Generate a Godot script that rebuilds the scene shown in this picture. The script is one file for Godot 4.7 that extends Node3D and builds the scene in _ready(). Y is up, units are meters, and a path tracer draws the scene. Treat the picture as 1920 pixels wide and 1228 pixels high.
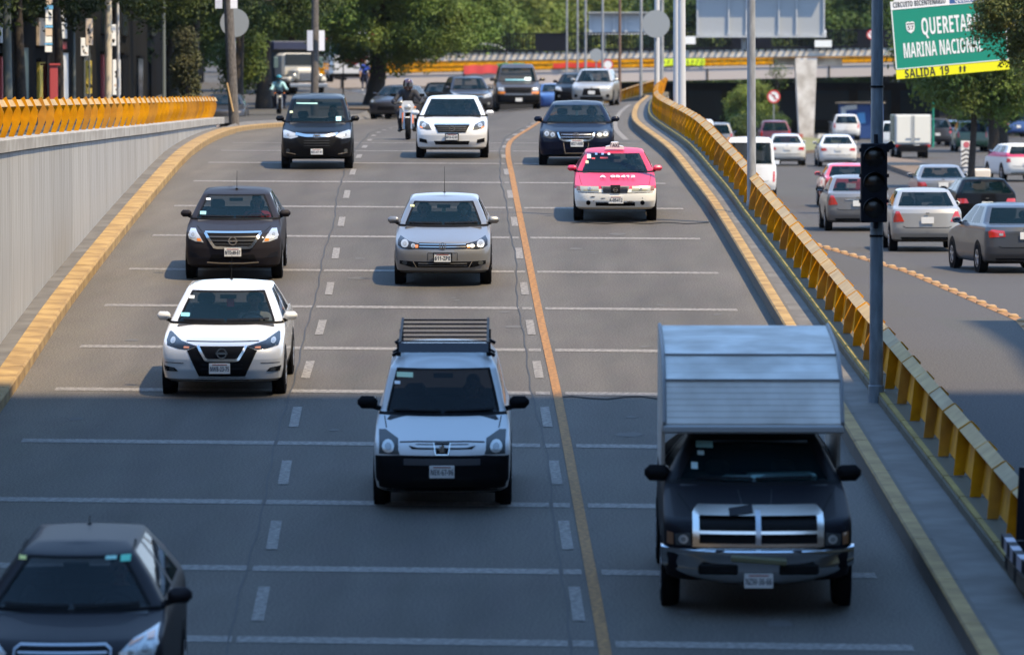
extends Node3D

# ---------------------------------------------------------------- mesh helper
class Soup:
	var p := PackedVector3Array()      # triangles, counter-clockwise seen from outside
	var col := PackedColorArray()
	var tint := Color(1, 1, 1)
	func tri(a: Vector3, b: Vector3, c: Vector3) -> void:
		p.append(a); p.append(b); p.append(c)
		col.append(tint); col.append(tint); col.append(tint)
	func quad(a: Vector3, b: Vector3, c: Vector3, d: Vector3) -> void:
		tri(a, b, c); tri(a, c, d)
	func out(a: Vector3, b: Vector3, c: Vector3, m: Vector3) -> void:
		if (b - a).cross(c - a).dot((a + b + c) / 3.0 - m) < 0.0:
			tri(a, c, b)
		else:
			tri(a, b, c)
	func quad_out(a: Vector3, b: Vector3, c: Vector3, d: Vector3, m: Vector3) -> void:
		out(a, b, c, m); out(a, c, d, m)
	func box(c: Vector3, s: Vector3, b := Basis.IDENTITY, ch := 0.0) -> void:
		var h := s / 2.0
		var r: float = minf(ch, minf(h.x, minf(h.y, h.z)) * 0.9)
		var pt := func(g: Vector3, axis: int) -> Vector3:
			var q := Vector3(g.x * (h.x - r), g.y * (h.y - r), g.z * (h.z - r))
			q[axis] = g[axis] * h[axis]
			return c + b * q
		for a in 3:
			var e := (a + 1) % 3
			var f := (a + 2) % 3
			for sg in [-1.0, 1.0]:
				var q := []
				for k in [[-1.0, -1.0], [1.0, -1.0], [1.0, 1.0], [-1.0, 1.0]]:
					var g := Vector3()
					g[a] = sg; g[e] = k[0]; g[f] = k[1]
					q.append(pt.call(g, a))
				quad_out(q[0], q[1], q[2], q[3], c)
			if r > 0.0:
				for se in [-1.0, 1.0]:
					for sf in [-1.0, 1.0]:
						var g0 := Vector3(); g0[a] = -1.0; g0[e] = se; g0[f] = sf
						var g1 := g0; g1[a] = 1.0
						quad_out(pt.call(g0, e), pt.call(g1, e), pt.call(g1, f), pt.call(g0, f), c)
		if r > 0.0:
			for i in 8:
				var g := Vector3(1 if i & 1 else -1, 1 if i & 2 else -1, 1 if i & 4 else -1)
				out(pt.call(g, 0), pt.call(g, 1), pt.call(g, 2), c)
	func tube(pts: Array, rad: Array, n := 8, caps := true) -> void:
		var rings := []
		var side := Vector3(1, 0, 0)
		for i in pts.size():
			var t: Vector3 = (pts[mini(i + 1, pts.size() - 1)] - pts[maxi(i - 1, 0)]).normalized()
			if i == 0:
				side = t.cross(Vector3(0.21, 0.93, 0.3)).normalized()
			side = (side - t * side.dot(t)).normalized()
			var up := t.cross(side)
			var ring := []
			var r: float = rad[mini(i, rad.size() - 1)]
			for k in n:
				var a := TAU * k / n
				ring.append(pts[i] + (side * cos(a) + up * sin(a)) * r)
			rings.append(ring)
		for i in rings.size() - 1:
			for k in n:
				var l := (k + 1) % n
				quad(rings[i][k], rings[i][l], rings[i + 1][l], rings[i + 1][k])
		if caps:
			for k in range(1, n - 1):
				tri(rings[0][0], rings[0][k + 1], rings[0][k])
				tri(rings[-1][0], rings[-1][k], rings[-1][k + 1])
	func lathe(prof: Array, n: int, xf := Transform3D()) -> void:   # Vector2(radius, along local y), listed from low to high y outside
		for i in prof.size() - 1:
			for k in n:
				var a0 := TAU * k / n
				var a1 := TAU * (k + 1) / n
				var q := []
				for s in [[i, a0], [i, a1], [i + 1, a1], [i + 1, a0]]:
					var m: Vector2 = prof[s[0]]
					q.append(xf * Vector3(m.x * cos(s[1]), m.y, -m.x * sin(s[1])))
				if prof[i].x > 0.0:
					tri(q[0], q[1], q[2])
				if prof[i + 1].x > 0.0:
					tri(q[0], q[2], q[3])
	func prism(poly: PackedVector2Array, z0: float, z1: float, xf := Transform3D()) -> void:
		var pl := poly
		if Geometry2D.is_polygon_clockwise(pl):
			pl.reverse()
		var ix := Geometry2D.triangulate_polygon(pl)
		for i in range(0, ix.size(), 3):
			var a := pl[ix[i]]
			var b := pl[ix[i + 1]]
			var c := pl[ix[i + 2]]
			if (b - a).cross(c - a) < 0.0:
				var t := b; b = c; c = t
			tri(xf * Vector3(a.x, a.y, z1), xf * Vector3(b.x, b.y, z1), xf * Vector3(c.x, c.y, z1))
			tri(xf * Vector3(a.x, a.y, z0), xf * Vector3(c.x, c.y, z0), xf * Vector3(b.x, b.y, z0))
		for i in pl.size():
			var a := pl[i]
			var b := pl[(i + 1) % pl.size()]
			quad(xf * Vector3(a.x, a.y, z0), xf * Vector3(b.x, b.y, z0), xf * Vector3(b.x, b.y, z1), xf * Vector3(a.x, a.y, z1))
	func ball(c: Vector3, r: Vector3, n := 10, b := Basis.IDENTITY) -> void:
		var m := n / 2
		for i in m:
			for k in n:
				var q := []
				for s in [[i, k], [i, k + 1], [i + 1, k + 1], [i + 1, k]]:
					var la: float = PI * s[0] / m - PI / 2.0
					var lo: float = TAU * s[1] / n
					q.append(c + b * Vector3(r.x * cos(la) * cos(lo), r.y * sin(la), -r.z * cos(la) * sin(lo)))
				if i > 0:
					tri(q[0], q[1], q[2])
				if i < m - 1:
					tri(q[0], q[2], q[3])
	func sweep(pts: PackedVector3Array, prof: PackedVector2Array, closed := true, caps := true) -> void:
		# prof: x to the right of the way, y up, counter-clockwise; an open one runs so that its left-hand side is inside
		var rings := []
		for i in pts.size():
			var t := pts[mini(i + 1, pts.size() - 1)] - pts[maxi(i - 1, 0)]
			t.y = 0.0
			var r := t.normalized().cross(Vector3.UP)
			var ring := PackedVector3Array()
			for q in prof:
				ring.append(pts[i] + r * q.x + Vector3.UP * q.y)
			rings.append(ring)
		var n := prof.size()
		for i in rings.size() - 1:
			for k in (n if closed else n - 1):
				var l := (k + 1) % n
				quad(rings[i][k], rings[i + 1][k], rings[i + 1][l], rings[i][l])
		if caps and closed:
			var ix := Geometry2D.triangulate_polygon(prof)
			var m0 := (pts[0] + pts[1]) / 2.0
			var m1 := (pts[-1] + pts[-2]) / 2.0
			for i in range(0, ix.size(), 3):
				out_dir(rings[0][ix[i]], rings[0][ix[i + 1]], rings[0][ix[i + 2]], pts[0] - pts[1])
				out_dir(rings[-1][ix[i]], rings[-1][ix[i + 1]], rings[-1][ix[i + 2]], pts[-1] - pts[-2])
	func out_dir(a: Vector3, b: Vector3, c: Vector3, d: Vector3) -> void:
		if (b - a).cross(c - a).dot(d) < 0.0:
			tri(a, c, b)
		else:
			tri(a, b, c)
	func add(o: Soup, xf: Transform3D) -> void:
		for v in o.p:
			p.append(xf * v)
		col.append_array(o.col)
	func mesh(angle := 35.0, colors := false) -> ArrayMesh:
		var n := p.size() / 3
		var fn := PackedVector3Array()
		var un := PackedVector3Array()
		fn.resize(n); un.resize(n)
		var at := {}
		var keys := []
		keys.resize(n * 3)
		for i in n:
			var w := (p[3 * i + 1] - p[3 * i]).cross(p[3 * i + 2] - p[3 * i])
			fn[i] = w
			un[i] = w.normalized()
			for k in 3:
				var key := Vector3i((p[3 * i + k] * 2000.0).round())
				keys[3 * i + k] = key
				if at.has(key):
					at[key].append(i)
				else:
					at[key] = [i]
		var vs := PackedVector3Array()
		var ns := PackedVector3Array()
		var cs := PackedColorArray()
		vs.resize(n * 3); ns.resize(n * 3); cs.resize(n * 3)
		var lim := cos(deg_to_rad(angle))
		for i in n:
			for k in 3:
				var s := Vector3()
				for j in at[keys[3 * i + k]]:
					if un[i].dot(un[j]) > lim:
						s += fn[j]
				var o: int = 3 * i + [0, 2, 1][k]
				vs[o] = p[3 * i + k]
				ns[o] = s.normalized() if s.length_squared() > 1e-20 else Vector3.UP
				cs[o] = col[3 * i + k]
		var arr := []
		arr.resize(Mesh.ARRAY_MAX)
		arr[Mesh.ARRAY_VERTEX] = vs
		arr[Mesh.ARRAY_NORMAL] = ns
		if colors:
			arr[Mesh.ARRAY_COLOR] = cs
		var m := ArrayMesh.new()
		m.add_surface_from_arrays(Mesh.PRIMITIVE_TRIANGLES, arr)
		return m

# ---------------------------------------------------------------- nodes
var rng := RandomNumberGenerator.new()

func obj(called: String, shape, m: Material, parent: Node = self, angle := 35.0, colors := false) -> MeshInstance3D:
	var o := MeshInstance3D.new()
	o.name = called
	o.mesh = shape.mesh(angle, colors) if shape is Soup else shape
	if m:
		for i in o.mesh.get_surface_count():
			o.set_surface_override_material(i, m)
	parent.add_child(o, true)
	return o

func thing(called: String, label: String, category: String, at := Vector3.ZERO, turn := 0.0, group := "") -> Node3D:
	var o := Node3D.new()
	o.name = called
	add_child(o, true)
	o.position = at
	o.rotation.y = turn
	tag(o, label, category, group)
	return o

func tag(o: Node, label: String, category: String, group := "") -> void:
	o.set_meta("label", label)
	o.set_meta("category", category)
	if group:
		o.set_meta("group", group)

func struct(called: String, shape, m: Material, colors := false, angle := 35.0) -> MeshInstance3D:
	var o := obj(called, shape, m, self, angle, colors)
	o.set_meta("kind", "structure")
	return o

func struct_group(called: String) -> Node3D:
	var o := Node3D.new()
	o.name = called
	o.set_meta("kind", "structure")
	add_child(o, true)
	return o

# ---------------------------------------------------------------- materials
var mats := {}

func lin(r: float, g: float, b: float, a := 1.0) -> Color:
	var c := Color(r, g, b).linear_to_srgb()
	c.a = a
	return c

func mat(key: String, c := Vector3(0.5, 0.5, 0.5), rough := 0.6, metal := 0.0, coat := 0.0) -> StandardMaterial3D:
	if mats.has(key):
		return mats[key]
	var m := StandardMaterial3D.new()
	m.resource_name = key
	m.albedo_color = lin(c.x, c.y, c.z)
	m.roughness = rough
	m.metallic = metal
	if coat > 0.0:
		m.clearcoat_enabled = true
		m.clearcoat = coat
		m.clearcoat_roughness = 0.04
	mats[key] = m
	return m

func pane(key: String, c: Vector3, alpha: float) -> StandardMaterial3D:
	var m := mat(key, c, 0.03)
	m.transparency = BaseMaterial3D.TRANSPARENCY_ALPHA
	m.albedo_color.a = alpha
	return m

func noise_tex(sd: int, freq: float, lo: float, hi: float, size := 512, octaves := 4, warm := 0.0, kind := FastNoiseLite.TYPE_SIMPLEX_SMOOTH) -> NoiseTexture2D:
	var n := FastNoiseLite.new()
	n.seed = sd
	n.noise_type = kind
	n.frequency = freq
	n.fractal_octaves = octaves
	var t := NoiseTexture2D.new()
	t.width = size
	t.height = size
	t.seamless = true
	t.noise = n
	var g := Gradient.new()
	g.set_color(0, Color(lo, lo * (1.0 - warm), lo * (1.0 - 2.0 * warm)))
	g.set_color(1, Color(hi, hi, hi))
	t.color_ramp = g
	return t

func grain(m: StandardMaterial3D, t: Texture2D, scale: Vector3, world := true) -> void:
	m.albedo_texture = t
	m.uv1_triplanar = true
	m.uv1_world_triplanar = world
	m.uv1_scale = scale

func relief(m: StandardMaterial3D, t: Texture2D, cm: float) -> void:
	m.heightmap_enabled = true
	m.heightmap_texture = t
	m.heightmap_scale = cm

func lerps(tab: Array, t: float) -> float:          # piecewise curve through [t, value] pairs, smooth
	var n := tab.size()
	if t <= tab[0][0]:
		return tab[0][1]
	if t >= tab[n - 1][0]:
		return tab[n - 1][1]
	var i := 0
	while tab[i + 1][0] < t:
		i += 1
	var a: Array = tab[i]
	var b: Array = tab[i + 1]
	var h: float = b[0] - a[0]
	var k: float = (t - a[0]) / h
	var sl: float = (b[1] - a[1]) / h
	var s0: float = sl if i == 0 else ((b[1] - tab[i - 1][1]) / (b[0] - tab[i - 1][0]))
	var s1: float = sl if i + 2 >= n else ((tab[i + 2][1] - a[1]) / (tab[i + 2][0] - a[0]))
	var k2 := k * k
	var k3 := k2 * k
	return a[1] * (2 * k3 - 3 * k2 + 1) + h * s0 * (k3 - 2 * k2 + k) + b[1] * (3 * k2 - 2 * k3) + h * s1 * (k3 - k2)

func line(tab: Array, t: float) -> float:           # piecewise straight
	var n := tab.size()
	if t <= tab[0][0]:
		return tab[0][1]
	for i in n - 1:
		if t <= tab[i + 1][0]:
			return lerpf(tab[i][1], tab[i + 1][1], (t - tab[i][0]) / maxf(1e-6, tab[i + 1][0] - tab[i][0]))
	return tab[n - 1][1]

# ---------------------------------------------------------------- the lie of the land (metres; eye level is 4.2 above the right-hand road)
const EYE := 4.2
const DROP := [[0, 8.4], [40, 6.46], [80, 4.52], [100, 3.55], [112, 2.97], [124, 2.41], [130, 2.18], [137, 1.99], [150, 1.82], [170, 1.7], [200, 1.63], [240, 1.6], [262, 1.66], [280, 1.9], [300, 2.5], [330, 3.6], [370, 4.2], [420, 4.3]]
const EDGE_R := [[0, 4.7], [50, 4.55], [90, 4.3], [114, 4.12], [126, 3.92], [150, 3.72], [172, 3.78], [200, 4.45], [225, 5.3], [245, 5.95], [260, 6.2], [275, 5.9], [290, 4.9], [305, 3.2], [320, 1.0], [340, -2.5]]
const EDGE_L := [[0, -6.6], [50, -6.85], [77, -7.14], [93, -7.46], [113, -7.68], [127, -7.8], [150, -8.15], [170, -8.4], [190, -8.2], [215, -7.2], [240, -6.4], [262, -6.2], [290, -7.4], [320, -11.0], [340, -14.5]]
const STREET := [[0, 2.2], [150, 2.5], [175, 2.72], [200, 2.6], [240, 2.5], [262, 2.8], [300, 3.3], [345, 4.0], [400, 4.6], [460, 5.0]]

func road_y(d: float, x: float) -> float:
	var bank: float = 0.068 * smoothstep(145.0, 225.0, d) * (1.0 - smoothstep(285.0, 330.0, d))
	return EYE - lerps(DROP, d) + bank * clampf(x, -5.0, 9.0)

func right_y(d: float) -> float:
	return minf(0.0, EYE - (8.12 - 0.0455 * d)) if d < 86.0 else 0.0

func edge_r(d: float) -> float:
	return lerps(EDGE_R, d)

func edge_l(d: float) -> float:
	return lerps(EDGE_L, d)

func on_road(d: float, x: float, up := 0.0) -> Vector3:
	return Vector3(x, road_y(d, x) + up, -d)

func way(fx: Callable, d0: float, d1: float, step: float, up := 0.0) -> PackedVector3Array:
	var pts := PackedVector3Array()
	var n := maxi(1, int(round((d1 - d0) / step)))
	for i in n + 1:
		var d := lerpf(d0, d1, float(i) / n)
		pts.append(on_road(d, fx.call(d), up))
	return pts

func even(pts: PackedVector3Array, gap: float) -> PackedVector3Array:    # the same way in equal steps
	var res := PackedVector3Array([pts[0]])
	var need := gap
	for i in pts.size() - 1:
		var a := pts[i]
		var b := pts[i + 1]
		var l := a.distance_to(b)
		var at := 0.0
		while l - at >= need:
			at += need
			res.append(a.lerp(b, at / l))
			need = gap
		need -= l - at
	return res

func _ready() -> void:
	rng.seed = 11
	# camera, sky, sun, exposure
	var cam := Camera3D.new()
	cam.name = "camera"
	add_child(cam)
	cam.position = Vector3(0, EYE, 0)
	cam.rotation.x = -atan(474.0 / 10300.0)
	cam.near = 0.5
	cam.far = 3000.0
	var at := CameraAttributesPhysical.new()
	at.frustum_focal_length = 201.3
	at.frustum_focus_distance = 96.0
	at.frustum_near = 0.5
	at.frustum_far = 3000.0
	at.exposure_aperture = 3.0
	cam.attributes = at
	cam.fov = 6.823
	cam.current = true
	var env := Environment.new()
	var sky := Sky.new()
	var sm := ProceduralSkyMaterial.new()
	sm.sky_top_color = Color(0.45, 0.63, 0.86)
	sm.sky_horizon_color = Color(0.81, 0.88, 0.94)
	sm.sky_curve = 0.2
	sm.ground_bottom_color = Color(0.3, 0.28, 0.26)
	sm.ground_horizon_color = Color(0.55, 0.58, 0.6)
	sky.sky_material = sm
	env.background_mode = Environment.BG_SKY
	env.sky = sky
	env.background_energy_multiplier = 1.4
	env.tonemap_mode = Environment.TONE_MAPPER_LINEAR
	env.tonemap_exposure = 1.88
	env.sdfgi_enabled = true
	env.ssao_enabled = true
	env.ssil_enabled = true
	env.fog_enabled = true
	env.fog_density = 0.00003
	env.fog_light_color = Color(0.75, 0.8, 0.86)
	var we := WorldEnvironment.new()
	we.name = "world_environment"
	we.environment = env
	add_child(we)
	var sun := DirectionalLight3D.new()
	sun.name = "sun"
	sun.light_energy = 1.5
	sun.light_angular_distance = 0.9
	sun.light_color = Color(1.0, 0.905, 0.74)
	sun.shadow_enabled = true
	add_child(sun)
	sun.look_at_from_position(Vector3(), Vector3(-0.43, -0.88, -0.3), Vector3.BACK)
	make_materials()
	build_ground()
	build_road()
	build_edges()
	build_tower()
	build_bridges()
	build_poles()
	build_left_side()
	build_right_side()
	build_trees()
	near_cars()
	far_cars()

# ---------------------------------------------------------------- vehicles: a body is a stack of outlines from sill to roof
const NF := 8
const NC := 4
const NS := 14
var shells := {}

func sedan(q: Dictionary) -> Dictionary:
	var b: float = q.get("b", 0.2)
	var w: float = q.W / 2.0
	var H: float = q.H
	var lip: float = q.lip
	var cowl: float = q.cowl
	var cf: float = q.cf
	var ry: float = q.get("ry", H - 0.08)
	var wr: float = q.get("wr", w * 0.71)
	var deck: float = q.get("deck", 1.0)
	var ls: float = q.get("ls", 0.11)
	var F := [[b, 0.22], [b + 0.05, 0.07], [b + 0.16, 0.01], [(b + lip) / 2.0 + 0.06, 0.0], [lip - 0.14, 0.015], [lip - 0.06, ls * 0.4], [lip, ls]]
	for t in [0.13, 0.32, 0.56, 0.8]:
		F.append([lip + (cowl - lip) * t, ls + (cf - ls) * pow(t, q.get("hp", 1.3))])
	F.append_array([[cowl, cf], [cowl + 0.035, cf + 0.06], [cowl + 0.06, cf + 0.1], [lerpf(cowl, ry, 0.55), lerpf(cf + 0.06, q.wf, 0.54)], [ry, q.wf], [ry + 0.03, q.wf + 0.11], [H - 0.022, q.wf + 0.36]])
	var R := []
	if q.get("box", false):
		var rr: float = q.get("rr", 0.3)
		R = [[b, 0.25], [b + 0.05, 0.08], [b + 0.25, 0.0], [0.72, 0.012], [deck - 0.03, 0.05], [deck, 0.06], [ry - 0.03, rr], [ry + 0.03, rr + 0.06], [H - 0.022, rr + 0.3]]
	else:
		R = [[b, 0.28], [b + 0.05, 0.1], [b + 0.2, 0.01], [0.56, 0.0], [deck - 0.14, 0.025], [deck - 0.05, 0.06], [deck - 0.012, 0.14], [deck, 0.3], [deck + 0.02, q.dr], [deck + 0.06, q.dr + 0.07], [ry - 0.02, q.rr], [ry + 0.03, q.rr + 0.12], [H - 0.022, q.rr + 0.36]]
	var W := [[b, 0.9 * w], [b + 0.05, 0.96 * w], [b + 0.18, 0.99 * w], [lip - 0.1, w], [cowl - 0.08, 0.985 * w], [cowl, 0.955 * w], [cowl + 0.06, 0.92 * w], [lerpf(cowl, ry, 0.55), lerpf(0.925 * w, wr, 0.45)], [ry, wr], [ry + 0.03, wr - 0.025], [H - 0.022, wr - 0.1]]
	var kk: float = q.get("kk", 1.0)
	var K := [[b, 0.1], [0.34, 0.2 * kk], [lip - 0.1, 0.24 * kk], [lip, 0.28 * kk], [lip + 0.05, 0.36 * kk], [(lip + cowl) / 2.0, 0.46 * kk], [cowl - 0.02, 0.36 * kk], [cowl + 0.03, 0.25], [ry, 0.18], [H, 0.2]]
	return {
		"L": q.L, "H": H, "w": w, "b": b, "F": F, "R": R, "W": W, "K": K, "cowl": cowl, "cf": cf, "wf": q.wf, "ry": ry,
		"KR": [[b, 0.1], [0.5, 0.15], [deck, 0.17], [deck + 0.06, 0.14], [H, 0.1]],
		"RC": [[b, 0.22], [lip, 0.2], [cowl - 0.05, 0.16], [cowl + 0.04, 0.115], [ry, 0.1], [H, 0.16]],
		"ws": [cowl + 0.034, ry + 0.001], "sw": [cowl + 0.059, ry + 0.001], "rw": q.get("rw", [deck + 0.019, ry - 0.019]) if not q.get("box", false) else q.get("rw", [deck - 0.001, ry - 0.029]),
		"side": q.get("side", [[1, 6], [7, 12]]), "wheel": q.get("wheel", 0.305), "fx": q.get("fx", 0.86), "rx": q.get("rx", 0.95), "deck": deck, "rr": q.get("rr", 0.3), "box": q.get("box", false),
	}

func shell(key: String, S: Dictionary) -> Dictionary:
	if shells.has(key):
		return shells[key]
	var ys := []
	for t in [S.F, S.R]:
		for e in t:
			ys.append(e[0])
	ys.sort()
	var rows := []
	var keep := []
	for y in ys:
		if keep.is_empty() or y - keep[-1] > 0.006:
			keep.append(y)
	for y in keep:
		var w := line(S.W, y)
		var rc := line(S.RC, y)
		var k := lerps(S.K, y)
		var kr := line(S.KR, y)
		var zf: float = S.L / 2.0 - line(S.F, y)
		var zr: float = -S.L / 2.0 + line(S.R, y)
		var h := PackedVector3Array()
		var xe := w - rc
		for i in NF + 1:
			var x: float = xe * i / NF
			h.append(Vector3(x, y, zf - k * pow(x / w, 2.2)))
		var a: Vector3 = h[-1]
		var za := a.z - rc * 1.25
		var zb := zr + kr * pow(xe / w, 2.2) + rc * 1.1
		var c := Vector3(w * 0.99, y, a.z - rc * 0.35)
		for i in range(1, NC + 1):
			var s := float(i) / NC
			h.append(a.lerp(c, s).lerp(c.lerp(Vector3(w * 0.99, y, za), s), s))
		for i in range(1, NS + 1):
			var s := float(i) / NS
			h.append(Vector3(w * (0.99 + 0.01 * sin(PI * s)), y, lerpf(za, zb, s)))
		var e := Vector3(xe, y, zr + kr * pow(xe / w, 2.2))
		var g := Vector3(w * 0.99, y, e.z + rc * 0.3)
		var f: Vector3 = h[-1]
		for i in range(1, NC + 1):
			var s := float(i) / NC
			h.append(f.lerp(g, s).lerp(g.lerp(e, s), s))
		for i in range(1, NF + 1):
			var x: float = xe * (1.0 - float(i) / NF)
			h.append(Vector3(x, y, zr + kr * pow(x / w, 2.2)))
		rows.append(h)
	var n: int = rows[0].size()
	var body := Soup.new()
	var trim := Soup.new()
	var glass := {"windshield": Soup.new(), "rear_window": Soup.new()}
	for sd in ["r", "l"]:
		for k in S.side.size():
			glass["side%d%s" % [k, sd]] = Soup.new()
	var mir := func(v: Vector3) -> Vector3: return Vector3(-v.x, v.y, v.z)
	for j in rows.size() - 1:
		var my: float = (keep[j] + keep[j + 1]) / 2.0
		if S.has("tone"):
			body.tint = S.tone[1] if my < S.tone[0] or my > S.get("tone_top", 9.0) else S.tone[2]
		for i in n - 1:
			var right := body
			var left := body
			if i < NF and my > S.ws[0] and my < S.ws[1]:
				right = glass.windshield; left = right
			elif i < NF + NC and my > S.cowl and my < S.ws[0]:
				right = trim; left = trim
			elif i >= NF + NC and i < NF + NC + NS and my > S.sw[0] and my < S.sw[1]:
				for k in S.side.size():
					if i - NF - NC >= S.side[k][0] and i - NF - NC < S.side[k][1]:
						right = glass["side%dr" % k]; left = glass["side%dl" % k]
			elif i >= NF + NC + NS + NC and my > S.rw[0] and my < S.rw[1]:
				right = glass.rear_window; left = right
			var a: Vector3 = rows[j][i]
			var b: Vector3 = rows[j][i + 1]
			var c: Vector3 = rows[j + 1][i + 1]
			var d: Vector3 = rows[j + 1][i]
			right.quad(a, b, c, d)
			left.quad(mir.call(a), mir.call(d), mir.call(c), mir.call(b))
	var top: PackedVector3Array = rows[-1]
	var zc: float = (top[0].z + top[n - 1].z) / 2.0
	var prev: PackedVector3Array = top
	for s in [0.72, 0.4, 0.0]:
		var ring := PackedVector3Array()
		for v in top:
			ring.append(Vector3(v.x * s, S.H - (S.H - v.y) * s * s, zc + (v.z - zc) * lerpf(1.0, 0.8, 1.0 - s) * (1.0 if s > 0.0 else 0.9)))
		for i in n - 1:
			body.quad(prev[i], prev[i + 1], ring[i + 1], ring[i])
			body.quad(mir.call(prev[i]), mir.call(ring[i]), mir.call(ring[i + 1]), mir.call(prev[i + 1]))
		prev = ring
	var all := Soup.new()
	all.add(body, Transform3D()); all.add(trim, Transform3D())
	for k in glass:
		all.add(glass[k], Transform3D())
	var low: PackedVector3Array = rows[0]
	var under := Soup.new()
	for i in n - 1:
		under.quad(low[i], mir.call(low[i]), mir.call(low[i + 1]), low[i + 1])
	under.box(Vector3(0, S.b + 0.1, 0), Vector3(S.w * 1.6, 0.24, S.L * 0.82))
	var res := {"S": S, "body": body.mesh(38.0, S.has("tone")), "trim": trim.mesh(), "under": under.mesh(), "soup": all, "ras": {}}
	for k in glass:
		res[k] = glass[k].mesh(50.0)
	shells[key] = res
	return res

# a height field of the body as seen from one side: 0 front, 2 rear
const RC_ := 0.02
func raster(sh: Dictionary, side: int) -> Dictionary:
	if sh.ras.has(side):
		return sh.ras[side]
	var nx := 132
	var ny := 140
	var z := PackedFloat32Array()
	z.resize(nx * ny)
	z.fill(-99.0)
	var sg := 1.0 if side == 0 else -1.0
	var p: PackedVector3Array = sh.soup.p
	for t in range(0, p.size(), 3):
		var a := Vector3((p[t].x * sg + 1.32) / RC_, p[t].y / RC_, p[t].z * sg)
		var b := Vector3((p[t + 1].x * sg + 1.32) / RC_, p[t + 1].y / RC_, p[t + 1].z * sg)
		var c := Vector3((p[t + 2].x * sg + 1.32) / RC_, p[t + 2].y / RC_, p[t + 2].z * sg)
		var area := (b.x - a.x) * (c.y - a.y) - (c.x - a.x) * (b.y - a.y)
		if area < 1e-6:
			continue
		for y in range(maxi(0, ceili(minf(a.y, minf(b.y, c.y)))), mini(ny - 1, floori(maxf(a.y, maxf(b.y, c.y)))) + 1):
			for x in range(maxi(0, ceili(minf(a.x, minf(b.x, c.x)))), mini(nx - 1, floori(maxf(a.x, maxf(b.x, c.x)))) + 1):
				var u := ((b.x - x) * (c.y - y) - (c.x - x) * (b.y - y)) / area
				var v := ((c.x - x) * (a.y - y) - (a.x - x) * (c.y - y)) / area
				var w := 1.0 - u - v
				if u >= -0.001 and v >= -0.001 and w >= -0.001:
					var d := u * a.z + v * b.z + w * c.z
					if d > z[y * nx + x]:
						z[y * nx + x] = d
	var r := {"z": z, "nx": nx, "ny": ny, "sg": sg}
	sh.ras[side] = r
	return r

func at_r(r: Dictionary, u: float, v: float) -> float:
	for go in 14:
		var fx := (u + 1.32) / RC_
		var fy := v / RC_
		var x := clampi(floori(fx), 0, r.nx - 2)
		var y := clampi(floori(fy), 0, r.ny - 2)
		var sx := fx - x
		var sy := fy - y
		var sum := 0.0
		var wt := 0.0
		for e in [[0, 0, (1 - sx) * (1 - sy)], [1, 0, sx * (1 - sy)], [0, 1, (1 - sx) * sy], [1, 1, sx * sy]]:
			var d: float = r.z[(y + e[1]) * r.nx + x + e[0]]
			if d > -90.0:
				sum += d * e[2]
				wt += e[2]
		if wt > 0.05:
			return sum / wt
		u *= 0.97
		if go > 6:
			v = lerpf(v, 0.6, 0.1)
	return 0.0

func onto(r: Dictionary, u: float, v: float, off: float) -> Vector3:
	var z := at_r(r, u, v)
	var s := clampf((at_r(r, u, v - 0.015) - at_r(r, u, v + 0.015)) / 0.03, 0.0, 5.0)
	var l := sqrt(1.0 + s * s)
	return Vector3(u * r.sg, v + off * s / l, (z + off / l + 0.002) * r.sg)

func drape_one(r: Dictionary, pts: Array, off: float, mirror: bool, deep := 0.016) -> Soup:
	var s := Soup.new()
	var pl := PackedVector2Array()
	for i in range(0, pts.size(), 2):
		pl.append(Vector2(-pts[i] if mirror else pts[i], pts[i + 1]))
	var xs := []
	var lo := 1e9
	var hi := -1e9
	for v in pl:
		xs.append(v.x); lo = minf(lo, v.x); hi = maxf(hi, v.x)
	var m := int(ceil((hi - lo) / 0.025))
	for i in m + 1:
		xs.append(lerpf(lo, hi, float(i) / maxi(m, 1)))
	xs.sort()
	var cols := []
	var last := -1e9
	var tall := 0.0
	for x in xs:
		if x - last < 0.002:
			continue
		last = x
		var xx := clampf(x, lo + 0.0005, hi - 0.0005)
		var y0 := 1e9
		var y1 := -1e9
		for i in pl.size():
			var a := pl[i]
			var b := pl[(i + 1) % pl.size()]
			if (a.x <= xx and b.x >= xx) or (b.x <= xx and a.x >= xx):
				for q in ([a.y, b.y] if absf(a.x - b.x) < 1e-5 else [lerpf(a.y, b.y, (xx - a.x) / (b.x - a.x))]):
					y0 = minf(y0, q); y1 = maxf(y1, q)
		cols.append([x, y0, y1])
		tall = maxf(tall, y1 - y0)
	var k := clampi(int(ceil(tall / 0.03)), 1, 12)
	var g := []
	for c in cols:
		var f := []
		for j in k + 1:
			f.append(onto(r, c[0], lerpf(c[1], c[2], float(j) / k), off))
		g.append(f)
	var inw := Vector3(0, 0, -deep * r.sg)
	for i in g.size() - 1:
		for j in k:
			s.quad(g[i][j], g[i + 1][j], g[i + 1][j + 1], g[i][j + 1])
		s.quad(g[i][0] + inw, g[i + 1][0] + inw, g[i + 1][0], g[i][0])
		s.quad(g[i][k], g[i + 1][k], g[i + 1][k] + inw, g[i][k] + inw)
	for j in k:
		s.quad(g[0][j] + inw, g[0][j], g[0][j + 1], g[0][j + 1] + inw)
		s.quad(g[-1][j], g[-1][j] + inw, g[-1][j + 1] + inw, g[-1][j + 1])
	return s

func patch(car: Node3D, r: Dictionary, called: String, m: Material, off: float, pts: Array, both := true, parent = null) -> Array:
	var res := []
	for k in (2 if both else 1):
		var home: Node = car if parent == null else (parent[k] if parent is Array else parent)
		res.append(obj(called, drape_one(r, pts, off, k == 1), m, home, 40.0))
	return res

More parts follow.
